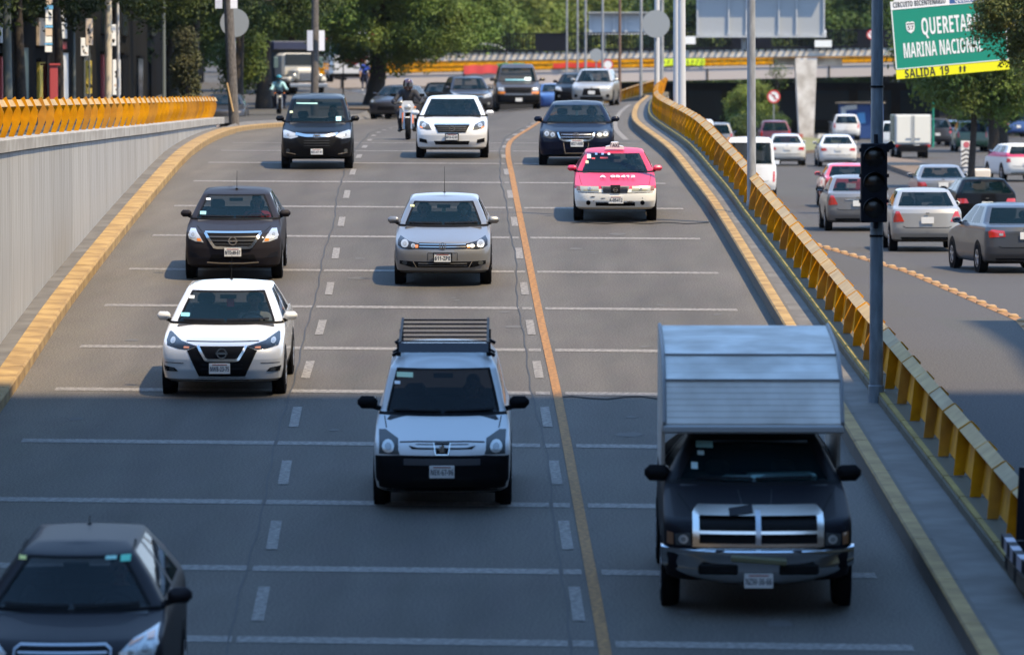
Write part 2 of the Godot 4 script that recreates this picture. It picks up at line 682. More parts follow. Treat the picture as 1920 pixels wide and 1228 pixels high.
func disc(cx: float, cy: float, rx: float, ry: float, n := 14) -> Array:
	var a := []
	for i in n:
		a.append(cx + rx * cos(TAU * i / n)); a.append(cy + ry * sin(TAU * i / n))
	return a

func strip_one(r: Dictionary, pts: Array, width: float, off: float, mirror: bool, deep := 0.02) -> Soup:
	var s := Soup.new()
	var c := []
	for i in range(0, pts.size() - 2, 2):
		var a := Vector2(pts[i], pts[i + 1])
		var b := Vector2(pts[i + 2], pts[i + 3])
		var m := maxi(1, int(ceil(a.distance_to(b) / 0.035)))
		for j in m:
			c.append(a.lerp(b, float(j) / m))
	c.append(Vector2(pts[-2], pts[-1]))
	var ring := []
	for i in c.size():
		var t: Vector2 = (c[mini(i + 1, c.size() - 1)] - c[maxi(i - 1, 0)]).normalized()
		var nn := Vector2(-t.y, t.x) * width / 2.0
		var lo: Vector2 = c[i] - nn
		var hi: Vector2 = c[i] + nn
		if mirror:
			lo.x = -lo.x; hi.x = -hi.x
		var a := onto(r, lo.x, lo.y, off)
		var b := onto(r, hi.x, hi.y, off)
		var inw := Vector3(0, 0, -deep * r.sg)
		ring.append([a + inw, a, b, b + inw])
	for i in ring.size() - 1:
		for k in 3:
			if mirror:
				s.quad(ring[i + 1][k], ring[i][k], ring[i][k + 1], ring[i + 1][k + 1])
			else:
				s.quad(ring[i][k], ring[i + 1][k], ring[i + 1][k + 1], ring[i][k + 1])
	return s

func strip(car: Node, r: Dictionary, called: String, m: Material, off: float, width: float, pts: Array, both := false, parent = null) -> Array:
	var res := []
	for k in (2 if both else 1):
		var home: Node = car if parent == null else (parent[k] if parent is Array else parent)
		res.append(obj(called, strip_one(r, pts, width, off, k == 1), m, home, 40.0))
	return res

func text_mesh(t: String, high: float, bold := false, deep := 0.004) -> TextMesh:
	var f := SystemFont.new()
	f.font_names = PackedStringArray(["Droid Sans"])
	f.font_weight = 700 if bold else 400
	var m := TextMesh.new()
	m.text = t
	m.font = f
	m.font_size = 32
	m.pixel_size = high / 23.5
	m.depth = deep
	m.curve_step = 2.0
	return m

func number_plate(car: Node3D, r: Dictionary, x: float, y: float, t: String, frame := false, w := 0.30, h := 0.15) -> void:
	var z := at_r(r, x, y) + 0.03
	var turn := Basis(Vector3.UP, 0.0 if r.sg > 0 else PI)
	var s := Soup.new()
	s.box(Vector3(), Vector3(w, h, 0.012), Basis.IDENTITY, 0.004)
	var o := obj("licence_plate", s, mat("plate_white", Vector3(0.62, 0.62, 0.6), 0.5), car)
	o.position = turn * Vector3(x, y, z)
	o.basis = turn
	if frame:
		var fr := Soup.new()
		for e in [[0, h / 2 + 0.008, w + 0.04, 0.018], [0, -h / 2 - 0.008, w + 0.04, 0.018], [w / 2 + 0.01, 0, 0.018, h], [-w / 2 - 0.01, 0, 0.018, h]]:
			fr.box(Vector3(e[0], e[1], 0.002), Vector3(e[2], e[3], 0.02))
		obj("plate_frame", fr, mat("black_plastic"), o)
	if t:
		var tx := obj("plate_number", text_mesh(t, h * 0.45, true), mat("plate_ink", Vector3(0.03, 0.035, 0.05), 0.6), o)
		tx.position = Vector3(0, -h * 0.04, 0.0075)
		var wid: float = tx.mesh.get_aabb().size.x
		if wid > w * 0.9:
			tx.scale.x = w * 0.9 / wid
		var bd := Soup.new()
		bd.box(Vector3(0, h * 0.37, 0.0072), Vector3(w * 0.7, h * 0.1, 0.003))
		obj("plate_heading", bd, mat("plate_red", Vector3(0.3, 0.1, 0.08), 0.6), o)

func round_mesh(prof: Array, n := 20) -> Soup:
	var s := Soup.new()
	s.lathe(prof, n, Transform3D(Basis(Vector3.RIGHT, PI / 2), Vector3()))      # its axis along +z
	return s

func badge(car: Node3D, r: Dictionary, kind: String, x: float, y: float, rad: float, parent = null) -> void:
	var z := at_r(r, x, y) + 0.03
	var turn := Basis(Vector3.UP, 0.0 if r.sg > 0 else PI)
	var cr := mat("chrome")
	var s := Soup.new()
	var ring := func(rx: float, ry: float, t: float, cx: float, cy: float) -> void:
		var n := 20
		for i in n:
			var q := []
			for a in [TAU * i / n, TAU * (i + 1) / n]:
				for k in [[1.0, -0.012], [1.0, 0.006], [1.0 - t / rx, 0.006], [1.0 - t / rx, -0.012]]:
					q.append(Vector3(cx + rx * k[0] * cos(a), cy + (ry - (1.0 - k[0]) * rx) * sin(a), k[1]))
			s.quad(q[0], q[4], q[5], q[1]); s.quad(q[1], q[5], q[6], q[2]); s.quad(q[2], q[6], q[7], q[3])
	var bar := func(a: Vector2, b: Vector2, t: float) -> void:
		var d := b - a
		s.box(Vector3((a.x + b.x) / 2, (a.y + b.y) / 2, 0.0), Vector3(d.length(), t, 0.014), Basis(Vector3.BACK, d.angle()))
	if kind == "ring_bar":
		ring.call(rad, rad, rad * 0.24, 0.0, 0.0)
		bar.call(Vector2(-rad * 1.12, 0), Vector2(rad * 1.12, 0), rad * 0.42)
	elif kind == "letters_ring":
		ring.call(rad, rad, rad * 0.14, 0.0, 0.0)
		var q := rad * 0.84
		for e in [[-0.42, 0.75, 0.0, 0.1], [0.42, 0.75, 0.0, 0.1], [-0.85, 0.35, -0.4, -0.75], [-0.4, -0.75, 0.0, 0.0], [0.0, 0.0, 0.4, -0.75], [0.4, -0.75, 0.85, 0.35]]:
			bar.call(Vector2(e[0], e[1]) * q, Vector2(e[2], e[3]) * q, rad * 0.15)
	elif kind == "ovals":
		ring.call(rad * 1.35, rad * 0.92, rad * 0.18, 0.0, 0.0)
		ring.call(rad * 0.42, rad * 0.84, rad * 0.15, 0.0, 0.0)
		ring.call(rad * 0.85, rad * 0.34, rad * 0.15, 0.0, rad * 0.5)
	elif kind == "letter_h":
		bar.call(Vector2(-rad * 0.6, -rad * 0.8), Vector2(-rad * 0.8, rad * 0.8), rad * 0.3)
		bar.call(Vector2(rad * 0.6, -rad * 0.8), Vector2(rad * 0.8, rad * 0.8), rad * 0.3)
		bar.call(Vector2(-rad * 0.65, 0), Vector2(rad * 0.65, 0), rad * 0.3)
	elif kind == "lion":
		var pl := PackedVector2Array()
		var pts := [-0.1, 0.95, 0.35, 1.0, 0.62, 0.72, 0.45, 0.5, 0.95, 0.55, 0.5, 0.25, 0.42, -0.05, 0.8, -0.1, 0.4, -0.32, 0.62, -0.6, 0.92, -0.92, 0.4, -0.86, 0.12, -0.45, -0.1, -0.5, -0.3, -0.85, -0.9, -0.95, -0.62, -0.6, -0.42, -0.2, -0.86, -0.05, -0.95, 0.35, -0.72, 0.2, -0.4, 0.2, -0.15, 0.45, -0.55, 0.55, -0.6, 0.8, -0.3, 0.75]
		for i in range(0, pts.size(), 2):
			pl.append(Vector2(pts[i], pts[i + 1]) * rad)
		s.prism(pl, -0.01, 0.008)
	elif kind == "ram":
		s.ball(Vector3(0, 0.0, 0), Vector3(rad * 0.45, rad * 0.75, 0.02), 10)
		ring.call(rad * 0.42, rad * 0.5, rad * 0.16, -rad * 0.62, rad * 0.3)
		ring.call(rad * 0.42, rad * 0.5, rad * 0.16, rad * 0.62, rad * 0.3)
	elif kind == "diamonds":
		for a in [PI / 2, PI / 2 + TAU / 3, PI / 2 - TAU / 3]:
			var d := Vector2(cos(a), sin(a)) * rad
			var t := Vector2(-d.y, d.x) * 0.3
			s.prism(PackedVector2Array([Vector2(), d * 0.5 - t, d, d * 0.5 + t]), -0.01, 0.006)
	else:
		bar.call(Vector2(-rad, 0), Vector2(rad, 0), rad * 0.5)
	var o := obj("emblem", s, cr, car if parent == null else parent)
	o.transform = Transform3D(turn, turn * Vector3(x, y, z))

var wheel_sets := {}
func wheel_parts(car: Node3D, S: Dictionary, rim_m: Material) -> void:
	var R: float = S.wheel
	var key := "%.3f" % R
	if not wheel_sets.has(key):
		var ty := Soup.new()
		ty.lathe([Vector2(R * 0.62, -0.1), Vector2(R * 0.93, -0.102), Vector2(R, -0.075), Vector2(R, 0.075), Vector2(R * 0.93, 0.102), Vector2(R * 0.62, 0.1)], 28, Transform3D(Basis(Vector3.FORWARD, PI / 2), Vector3()))
		var ri := Soup.new()
		ri.lathe([Vector2(R * 0.63, 0.085), Vector2(R * 0.63, 0.1), Vector2(R * 0.56, 0.1), Vector2(R * 0.55, 0.06), Vector2(0.0, 0.055)], 20, Transform3D(Basis(Vector3.FORWARD, PI / 2), Vector3()))
		for k in 5:
			var b := Basis(Vector3.RIGHT, TAU * k / 5.0)
			ri.box(b * Vector3(0.085, R * 0.32, 0), Vector3(0.03, R * 0.5, 0.06), b, 0.008)
		ri.lathe([Vector2(R * 0.16, 0.07), Vector2(R * 0.14, 0.1), Vector2(0, 0.105)], 10, Transform3D(Basis(Vector3.FORWARD, PI / 2), Vector3()))
		var ar := Soup.new()
		ar.lathe([Vector2(R + 0.075, -0.12), Vector2(R + 0.075, 0.0), Vector2(R + 0.06, 0.012), Vector2(0, 0.012)], 28, Transform3D(Basis(Vector3.FORWARD, PI / 2), Vector3()))
		wheel_sets[key] = [ty.mesh(), ri.mesh(), ar.mesh()]
	for sx in [1.0, -1.0]:
		for zz in [S.L / 2.0 - S.fx, -S.L / 2.0 + S.rx]:
			var wv := Node3D.new()
			wv.name = "wheel"
			car.add_child(wv, true)
			wv.transform = Transform3D(Basis(Vector3.UP, 0.0 if sx > 0 else PI), Vector3(sx * (S.w - 0.095), R, zz))
			obj("tyre", wheel_sets[key][0], mat("rubber"), wv)
			obj("rim", wheel_sets[key][1], rim_m, wv)
			var a := obj("wheel_arch", wheel_sets[key][2], mat("black_plastic"), car)
			a.transform = Transform3D(Basis(Vector3.UP, 0.0 if sx > 0 else PI), Vector3(sx * (S.w * 0.995 - 0.008), R + 0.02, zz))

func side_mirrors(car: Node3D, S: Dictionary, m: Material, size := 1.0, out := 0.13, upward := 0.09) -> void:
	for sx in [1.0, -1.0]:
		var s := Soup.new()
		var x: float = line(S.W, S.cowl + 0.1) + out
		var y: float = S.cowl + upward
		var z: float = S.L / 2.0 - S.cf - 0.5
		s.box(Vector3(sx * x, y, z), Vector3(0.2, 0.125, 0.1) * size, Basis(Vector3.UP, sx * 0.25), 0.042 * size)
		var o := obj("side_mirror", s, m, car, 60.0)
		var k := Soup.new()
		k.tube([Vector3(sx * (x - 0.05), y - 0.045, z), Vector3(sx * (x - out - 0.03), y - 0.085, z + 0.03)], [0.03, 0.035], 8)
		obj("mirror_arm", k, mat("black_plastic"), o)
		var g := Soup.new()
		g.box(Vector3(sx * x, y, z) + Basis(Vector3.UP, sx * 0.25) * Vector3(0, 0, -0.051 * size), Vector3(0.15, 0.09, 0.006) * size, Basis(Vector3.UP, sx * 0.25))
		obj("mirror_glass", g, mat("mirror_silver", Vector3(0.6, 0.62, 0.65), 0.05, 1.0), o)

func cabin(car: Node3D, S: Dictionary, seat_m: Material) -> void:
	var L: float = S.L
	var z0: float = L / 2.0 - S.cf
	var w: float = S.w
	var d := Soup.new()
	d.box(Vector3(0, S.cowl - 0.07, z0 - 0.28), Vector3(w * 1.66, 0.16, 0.5), Basis(Vector3.RIGHT, 0.05), 0.05)
	obj("dashboard", d, mat("dash_dark", Vector3(0.018, 0.018, 0.02), 0.6), car)
	var fl := Soup.new()
	var zb: float = -L / 2.0 + (S.rr + 0.55 if not S.box else 0.4)
	fl.box(Vector3(0, 0.36, (z0 - 0.5 + zb) / 2.0), Vector3(w * 1.7, 0.06, z0 - 0.5 - zb))
	obj("cabin_floor", fl, mat("dash_dark"), car)
	for sx in [1.0, -1.0]:
		var s := Soup.new()
		var zs: float = z0 - 1.35
		s.box(Vector3(sx * 0.36, 0.5, zs + 0.22), Vector3(0.5, 0.16, 0.5), Basis.IDENTITY, 0.05)
		s.box(Vector3(sx * 0.36, 0.82, zs - 0.08), Vector3(0.48, 0.62, 0.14), Basis(Vector3.RIGHT, -0.28), 0.06)
		s.box(Vector3(sx * 0.36, 1.2, zs - 0.2), Vector3(0.26, 0.17, 0.1), Basis(Vector3.RIGHT, -0.2), 0.045)
		obj("seat", s, seat_m, car)
	var rb := Soup.new()
	var zr: float = maxf(z0 - 2.2, zb + 0.1)
	rb.box(Vector3(0, 0.52, zr + 0.25), Vector3(w * 1.45, 0.16, 0.5), Basis.IDENTITY, 0.05)
	rb.box(Vector3(0, 0.8, zr - 0.02), Vector3(w * 1.45, 0.55, 0.14), Basis(Vector3.RIGHT, -0.3), 0.06)
	obj("rear_seat", rb, seat_m, car)
	var sw := Soup.new()
	var pts := []
	for i in 19:
		pts.append(Vector3(0.185 * cos(TAU * i / 18.0), 0.185 * sin(TAU * i / 18.0), 0))
	sw.tube(pts, [0.014], 6, false)
	sw.box(Vector3(), Vector3(0.34, 0.05, 0.03), Basis.IDENTITY, 0.01)
	var wh := obj("steering_wheel", sw, mat("black_plastic"), car)
	wh.transform = Transform3D(Basis(Vector3.RIGHT, 0.5), Vector3(0.36, S.cowl - 0.04, z0 - 0.62))
	var im := Soup.new()
	im.box(Vector3(0, S.ry - 0.09, z0 - (S.wf - S.cf) - 0.02), Vector3(0.24, 0.06, 0.02), Basis.IDENTITY, 0.008)
	obj("inside_mirror", im, mat("black_plastic"), car)

func wipers(car: Node3D, r: Dictionary, S: Dictionary) -> void:
	var y0: float = S.ws[0]
	var y1: float = S.ws[1]
	var xa := line(S.W, y0 + 0.01) - line(S.RC, y0 + 0.01)
	var xb := line(S.W, y1 - 0.012) - line(S.RC, y1 - 0.012)
	strip(car, r, "windshield_seal", mats.black_plastic, 0.003, 0.03, [xa - 0.012, y0 + 0.01, (xa + xb) / 2.0 - 0.01, (y0 + y1) / 2.0, xb - 0.012, y1 - 0.012], true)
	strip(car, r, "windshield_seal", mats.black_plastic, 0.003, 0.022, [-xb + 0.012, y1 - 0.014, 0.0, y1 - 0.012, xb - 0.012, y1 - 0.014])
	for e in [[-0.62, 0.02, -0.02, 0.05], [0.02, 0.02, 0.62, 0.055]]:
		strip(car, r, "wiper", mat("black_plastic"), 0.025, 0.02, [e[0], S.cowl + 0.03 + e[1], e[2], S.cowl + 0.03 + e[3] - 0.03])

func vehicle(called: String, label: String, category: String, key: String, S: Dictionary, paint: Material, at: Vector3, turn: float, group := "", glass = null, rim = null, seat = null, lean := 0.0) -> Node3D:
	var sh := shell(key, S)
	var car := thing(called, label, category, at, 0.0, group)
	car.basis = Basis(Vector3.RIGHT, lean) * Basis(Vector3.UP, turn)
	var g: Material = glass if glass else mats.glass
	obj("body", sh.body, paint, car)
	obj("cowl_trim", sh.trim, mat("black_plastic"), car)
	obj("underbody", sh.under, mat("black_plastic"), car)
	for k in sh:
		if k == "windshield" or k == "rear_window":
			obj(k, sh[k], g, car)
		elif k.begins_with("side"):
			obj("side_window", sh[k], mats.side_glass if glass == null else glass, car)
	wheel_parts(car, S, rim if rim else mat("alloy"))
	cabin(car, S, seat if seat else mat("seat_dark", Vector3(0.03, 0.03, 0.033), 0.9))
	car.set_meta("shell", key)
	return car

func aerial(car: Node3D, p: Vector3, l: float) -> void:
	var s := Soup.new()
	s.ball(p, Vector3(0.03, 0.025, 0.04), 8)
	s.tube([p, p + Vector3(0, l * 0.93, -l * 0.38)], [0.006, 0.003], 5)
	obj("aerial", s, mat("black_plastic"), car)

func sticker(car: Node3D, r: Dictionary, c: Vector3, x: float, y: float, w: float, h: float) -> void:
	patch(car, r, "windshield_sticker", mat("sticker_%d_%d_%d" % [c.x * 99, c.y * 99, c.z * 99], c, 0.5), 0.004, [x - w / 2, y - h / 2, x + w / 2, y - h / 2, x + w / 2, y + h / 2, x - w / 2, y + h / 2], false)

func headlamps(car: Node3D, r: Dictionary, shape: Array, bowls: Array, amber: Array, house: Material = null) -> Array:
	var h := patch(car, r, "headlight", house if house else mat("lamp_house"), 0.006, shape)
	for b in bowls:
		patch(car, r, "reflector", mat("lamp_bowl"), 0.012, disc(b[0], b[1], b[2], b[2] * 0.92, 12), true, h)
		patch(car, r, "bulb_glass", mat("lamp_glass"), 0.016, disc(b[0], b[1], b[2] * 0.55, b[2] * 0.5, 10), true, h)
	if amber.size():
		patch(car, r, "turn_signal", mat("amber"), 0.012, amber, true, h)
	return h

func tail_end(car: Node3D, sh: Dictionary, lamp: Array, plate_y: float, plate: String, o := {}) -> void:
	var r := raster(sh, 2)
	var S: Dictionary = sh.S
	var t := patch(car, r, "tail_light", mat("tail_red"), 0.008, lamp)
	if o.has("inner"):
		patch(car, r, "reverse_lamp", mat("lamp_bowl"), 0.014, o.inner, true, t)
	if o.has("garnish"):
		patch(car, r, "trunk_garnish", mat("chrome"), 0.012, o.garnish, false)
	var w: float = S.w
	strip(car, r, "trunk_seam", mat("seam"), 0.003, 0.012, [-w * 0.68, S.b + 0.36, -w * 0.6, S.b + 0.33, w * 0.6, S.b + 0.33, w * 0.68, S.b + 0.36])
	patch(car, r, "rear_bumper_insert", mat("black_plastic"), 0.006, [-w * 0.7, S.b + 0.02, w * 0.7, S.b + 0.02, w * 0.74, S.b + 0.1, -w * 0.74, S.b + 0.1], false)
	number_plate(car, r, 0.0, plate_y, plate)
	badge(car, r, o.get("badge", "bar"), 0.0, plate_y + 0.17, 0.045)
	var mm: Material = o.get("mirror", mat("black_plastic"))
	side_mirrors(car, S, mm)
	if o.has("brake"):
		var b := Soup.new()
		b.box(Vector3(0, S.rw[0] + 0.03, at_r(r, 0, S.rw[0] + 0.03) * r.sg + 0.08), Vector3(0.3, 0.03, 0.03))
		obj("brake_lamp", b, mat("tail_red"), car)

# ---------------------------------------------------------------- people: one continuous skin from tapered capsules
func nets(bones: Array, cell: float, blend: float, into: Soup) -> void:
	# bones: [from, to, radius from, radius to, colour]
	var f := {}
	for b in bones:
		var m: float = maxf(b[2], b[3]) + cell * 3.0
		var lo := (Vector3(minf(b[0].x, b[1].x), minf(b[0].y, b[1].y), minf(b[0].z, b[1].z)) - Vector3.ONE * m) / cell
		var hi := (Vector3(maxf(b[0].x, b[1].x), maxf(b[0].y, b[1].y), maxf(b[0].z, b[1].z)) + Vector3.ONE * m) / cell
		var ab: Vector3 = b[1] - b[0]
		var l2 := maxf(ab.length_squared(), 1e-9)
		for x in range(floori(lo.x), ceili(hi.x) + 1):
			for y in range(floori(lo.y), ceili(hi.y) + 1):
				for z in range(floori(lo.z), ceili(hi.z) + 1):
					var q: Vector3 = Vector3(x, y, z) * cell - b[0]
					var t := clampf(q.dot(ab) / l2, 0.0, 1.0)
					var d: float = (q - ab * t).length() - lerpf(b[2], b[3], t)
					var key := Vector3i(x, y, z)
					if f.has(key):
						var o: float = f[key]
						var h := maxf(blend - absf(d - o), 0.0) / blend
						f[key] = minf(d, o) - h * h * blend * 0.25
					elif d < cell * 3.0:
						f[key] = d
	var vert := {}
	var corner := [Vector3i(0, 0, 0), Vector3i(1, 0, 0), Vector3i(0, 1, 0), Vector3i(1, 1, 0), Vector3i(0, 0, 1), Vector3i(1, 0, 1), Vector3i(0, 1, 1), Vector3i(1, 1, 1)]
	var edges := [[0, 1], [2, 3], [4, 5], [6, 7], [0, 2], [1, 3], [4, 6], [5, 7], [0, 4], [1, 5], [2, 6], [3, 7]]
	var keys := f.keys()
	for key in keys:
		var v := []
		var inside := 0
		for c in corner:
			var d: float = f.get(key + c, cell * 2.0)
			v.append(d)
			if d < 0.0:
				inside += 1
		if inside == 0 or inside == 8:
			continue
		var sum := Vector3()
		var n := 0
		for e in edges:
			var a: float = v[e[0]]
			var b: float = v[e[1]]
			if (a < 0.0) != (b < 0.0):
				sum += Vector3(corner[e[0]]).lerp(Vector3(corner[e[1]]), a / (a - b))
				n += 1
		vert[key] = (Vector3(key) + sum / n) * cell
	var tints := {}
	for key in vert:
		var p: Vector3 = vert[key]
		var best := 1e9
		for b in bones:
			var ab: Vector3 = b[1] - b[0]
			var t := clampf((p - b[0]).dot(ab) / maxf(ab.length_squared(), 1e-9), 0.0, 1.0)
			var d: float = (p - b[0] - ab * t).length() - lerpf(b[2], b[3], t)
			if d < best:
				best = d
				tints[key] = b[4]
	var axes := [Vector3i(1, 0, 0), Vector3i(0, 1, 0), Vector3i(0, 0, 1)]
	for key in keys:
		var a: float = f[key]
		for k in 3:
			var b: float = f.get(key + axes[k], cell * 2.0)
			if (a < 0.0) == (b < 0.0):
				continue
			var u: Vector3i = axes[(k + 1) % 3]
			var w: Vector3i = axes[(k + 2) % 3]
			var q := [key - u - w, key - w, key, key - u]
			var ok := true
			for c in q:
				ok = ok and vert.has(c)
			if not ok:
				continue
			if a > 0.0:
				q.reverse()
			into.tint = tints[q[0]]
			into.quad(vert[q[0]], vert[q[1]], vert[q[2]], vert[q[3]])
	into.tint = Color(1, 1, 1)

func hand_bones(wrist: Vector3, dir: Vector3, curl: Vector3, side: Vector3, c: Color) -> Array:
	# palm, four fingers closed round a bar, thumb off the side
	var palm := wrist + dir * 0.075
	var res := [[wrist, palm, 0.026, 0.034, c]]
	for k in 4:
		var s: float = (k - 1.5) * 0.021
		var ln: float = [0.036, 0.042, 0.039, 0.031][k]
		var a := palm + side * s + dir * 0.012
		var b := a + (dir * 0.75 + curl * 0.6).normalized() * ln
		var e := b + (curl - dir * 0.35).normalized() * ln * 0.85
		res.append([a, b, 0.0105, 0.0095, c])
		res.append([b, e, 0.0095, 0.0085, c])
	var th := wrist + dir * 0.03 + side * 0.03
	var t2 := th + (side * 0.6 + dir * 0.6 + curl * 0.2).normalized() * 0.04
	res.append([th, t2, 0.013, 0.011, c])
	res.append([t2, t2 + (dir * 0.5 + curl * 0.8).normalized() * 0.03, 0.011, 0.009, c])
	return res

func head_bones(c: Vector3, skin: Color, hair: Color, mask := Color(0, 0, 0, 0)) -> Array:
	# c: middle of the head, looking towards +z
	var low: Color = mask if mask.a > 0.0 else skin
	return [
		[c + Vector3(0, 0.03, -0.02), c + Vector3(0, 0.02, 0.015), 0.088, 0.08, skin],
		[c + Vector3(0, -0.06, 0.03), c + Vector3(0, -0.085, 0.045), 0.06, 0.04, low],
		[c + Vector3(0, 0.0, 0.088), c + Vector3(0, -0.03, 0.1), 0.01, 0.016, low],
		[c + Vector3(-0.022, -0.062, 0.082), c + Vector3(0.022, -0.062, 0.082), 0.01, 0.01, low if mask.a > 0.0 else Color(0.25, 0.09, 0.07)],
		[c + Vector3(-0.083, -0.02, -0.01), c + Vector3(-0.085, 0.015, -0.015), 0.014, 0.016, skin],
		[c + Vector3(0.083, -0.02, -0.01), c + Vector3(0.085, 0.015, -0.015), 0.014, 0.016, skin],
		[c + Vector3(0, 0.075, -0.035), c + Vector3(0, 0.02, -0.075), 0.078, 0.07, hair],
		[c + Vector3(-0.04, 0.085, 0.015), c + Vector3(0.04, 0.085, 0.015), 0.045, 0.045, hair],
		[c + Vector3(-0.032, 0.012, 0.078), c + Vector3(-0.03, 0.012, 0.08), 0.012, 0.012, Color(0.02, 0.015, 0.012)],
		[c + Vector3(0.032, 0.012, 0.078), c + Vector3(0.03, 0.012, 0.08), 0.012, 0.012, Color(0.02, 0.015, 0.012)],
	]

var skin_m: StandardMaterial3D
func person_mat() -> StandardMaterial3D:
	if skin_m == null:
		skin_m = StandardMaterial3D.new()
		skin_m.resource_name = "cloth_and_skin"
		skin_m.vertex_color_use_as_albedo = true
		skin_m.roughness = 0.8
	return skin_m

var driver_meshes := {}
func driver(label: String, car: Node3D, S: Dictionary, shirt: Color, mask := Color(0, 0, 0, 0), x := 0.36) -> void:
	var key := "%s%s%.2f" % [shirt, mask, x]
	if not driver_meshes.has(key):
		var s := Soup.new()
		var skin := Color(0.3, 0.16, 0.1)
		var jean := Color(0.02, 0.025, 0.05)
		var wheel_hands := x > 0.0
		var bones := [
			[Vector3(-0.08, 0.08, 0), Vector3(0.08, 0.08, 0), 0.13, 0.13, jean],
			[Vector3(0, 0.12, -0.02), Vector3(0, 0.4, -0.1), 0.14, 0.16, shirt],
			[Vector3(-0.15, 0.47, -0.1), Vector3(0.15, 0.47, -0.1), 0.075, 0.075, shirt],
			[Vector3(0, 0.48, -0.1), Vector3(0, 0.62, -0.07), 0.06, 0.052, skin],
		]
		for sx in [1.0, -1.0]:
			var el := Vector3(0.27 * sx, 0.25, 0.14) if wheel_hands else Vector3(0.26 * sx, 0.2, 0.05)
			var wr := Vector3(0.17 * sx, 0.36, 0.44) if wheel_hands else Vector3(0.12 * sx, 0.16, 0.28)
			bones.append([Vector3(0.19 * sx, 0.46, -0.1), el, 0.062, 0.048, shirt])
			bones.append([el, wr, 0.044, 0.03, skin])
			bones.append([Vector3(0.09 * sx, 0.06, 0.02), Vector3(0.14 * sx, 0.1, 0.46), 0.095, 0.065, jean])
			bones.append([Vector3(0.14 * sx, 0.1, 0.46), Vector3(0.12 * sx, -0.2, 0.62), 0.062, 0.042, jean])
			nets(hand_bones(wr, (Vector3(-0.02 * sx, 0.3, 1)).normalized(), Vector3(0, -0.8, 0.3).normalized(), Vector3(-sx, 0.2, 0).normalized(), skin), 0.0075, 0.008, s)
		nets(bones, 0.024, 0.05, s)
		nets(head_bones(Vector3(0, 0.71, -0.05), skin, Color(0.012, 0.01, 0.009), mask), 0.0125, 0.025, s)
		driver_meshes[key] = s.mesh(70.0, true)
	var o := obj("person", driver_meshes[key], person_mat())
	o.transform = car.transform * Transform3D(Basis.IDENTITY, Vector3(x, S.cowl - 0.47, S.L / 2.0 - S.cf - 1.2))
	tag(o, label, "person")

func rider(label: String, at: Transform3D, top: Color, legs: Color, helmet: Color, face_cloth: Color, wide: float, foot_y: float) -> Node3D:
	var s := Soup.new()
	var skin := Color(0.3, 0.16, 0.1)
	var glove := Color(0.02, 0.02, 0.02)
	var shoe := Color(0.015, 0.013, 0.012)
	var hc := Vector3(0, 1.53, 0.06)
	var bones := [
		[Vector3(-0.09, 0.86, -0.3), Vector3(0.09, 0.86, -0.3), 0.14, 0.14, legs],
		[Vector3(0, 0.92, -0.3), Vector3(0, 1.22, -0.14), 0.15, 0.175, top],
		[Vector3(-0.17, 1.31, -0.08), Vector3(0.17, 1.31, -0.08), 0.085, 0.085, top],
		[Vector3(0, 1.3, -0.06), Vector3(0, 1.45, 0.02), 0.065, 0.058, face_cloth],
		[hc + Vector3(0, 0.02, -0.02), hc + Vector3(0, -0.06, 0.03), 0.095, 0.07, skin],
	]
	for sx in [1.0, -1.0]:
		var el := Vector3((0.25 + wide) * sx, 1.06, 0.12)
		var wr := Vector3(0.35 * sx, 1.04, 0.4)
		bones.append([Vector3(0.2 * sx, 1.3, -0.08), el, 0.075, 0.06, top])
		bones.append([el, wr, 0.058, 0.038, top])
		bones.append([Vector3(0.1 * sx, 0.84, -0.26), Vector3(0.25 * sx, 0.76, 0.2), 0.11, 0.075, legs])
		bones.append([Vector3(0.25 * sx, 0.76, 0.2), Vector3(0.22 * sx, foot_y + 0.1, -0.02), 0.072, 0.05, legs])
		bones.append([Vector3(0.22 * sx, foot_y + 0.05, -0.05), Vector3(0.24 * sx, foot_y + 0.03, 0.16), 0.05, 0.042, shoe])
		nets(hand_bones(wr, Vector3(-0.05 * sx, -0.15, 1).normalized(), Vector3(0, -1, 0.1).normalized(), Vector3(-sx, 0, 0), glove), 0.0085, 0.009, s)
	nets(bones, 0.024, 0.06, s)
	var o := thing("person", label, "person")
	o.transform = at
	obj("figure", s.mesh(70.0, true), person_mat(), o)
	var h := Soup.new()
	h.lathe([Vector2(0.1, -0.13), Vector2(0.128, -0.11), Vector2(0.142, -0.02), Vector2(0.138, 0.06), Vector2(0.11, 0.13), Vector2(0.06, 0.162), Vector2(0, 0.172)], 22, Transform3D(Basis(Vector3.RIGHT, 0.12), hc + Vector3(0, 0.0, -0.01)))
	var hm := obj("helmet", h, mat("helmet_%d" % int(helmet.r * 999 + helmet.b * 99), Vector3(helmet.r, helmet.g, helmet.b), 0.15, 0.0, 1.0), o, 60.0)
	var v := Soup.new()
	for i in 10:
		var q := []
		for e in [[i, -0.05], [i + 1, -0.05], [i + 1, 0.055], [i, 0.055]]:
			var a: float = lerpf(-1.15, 1.15, e[0] / 10.0)
			q.append(hc + Vector3(0.147 * sin(a), e[1] - 0.005, 0.147 * cos(a) - 0.008))
		v.quad(q[0], q[1], q[2], q[3])
	obj("visor", v, mat("visor_dark", Vector3(0.012, 0.012, 0.016), 0.08, 0.0, 1.0), hm)
	return o

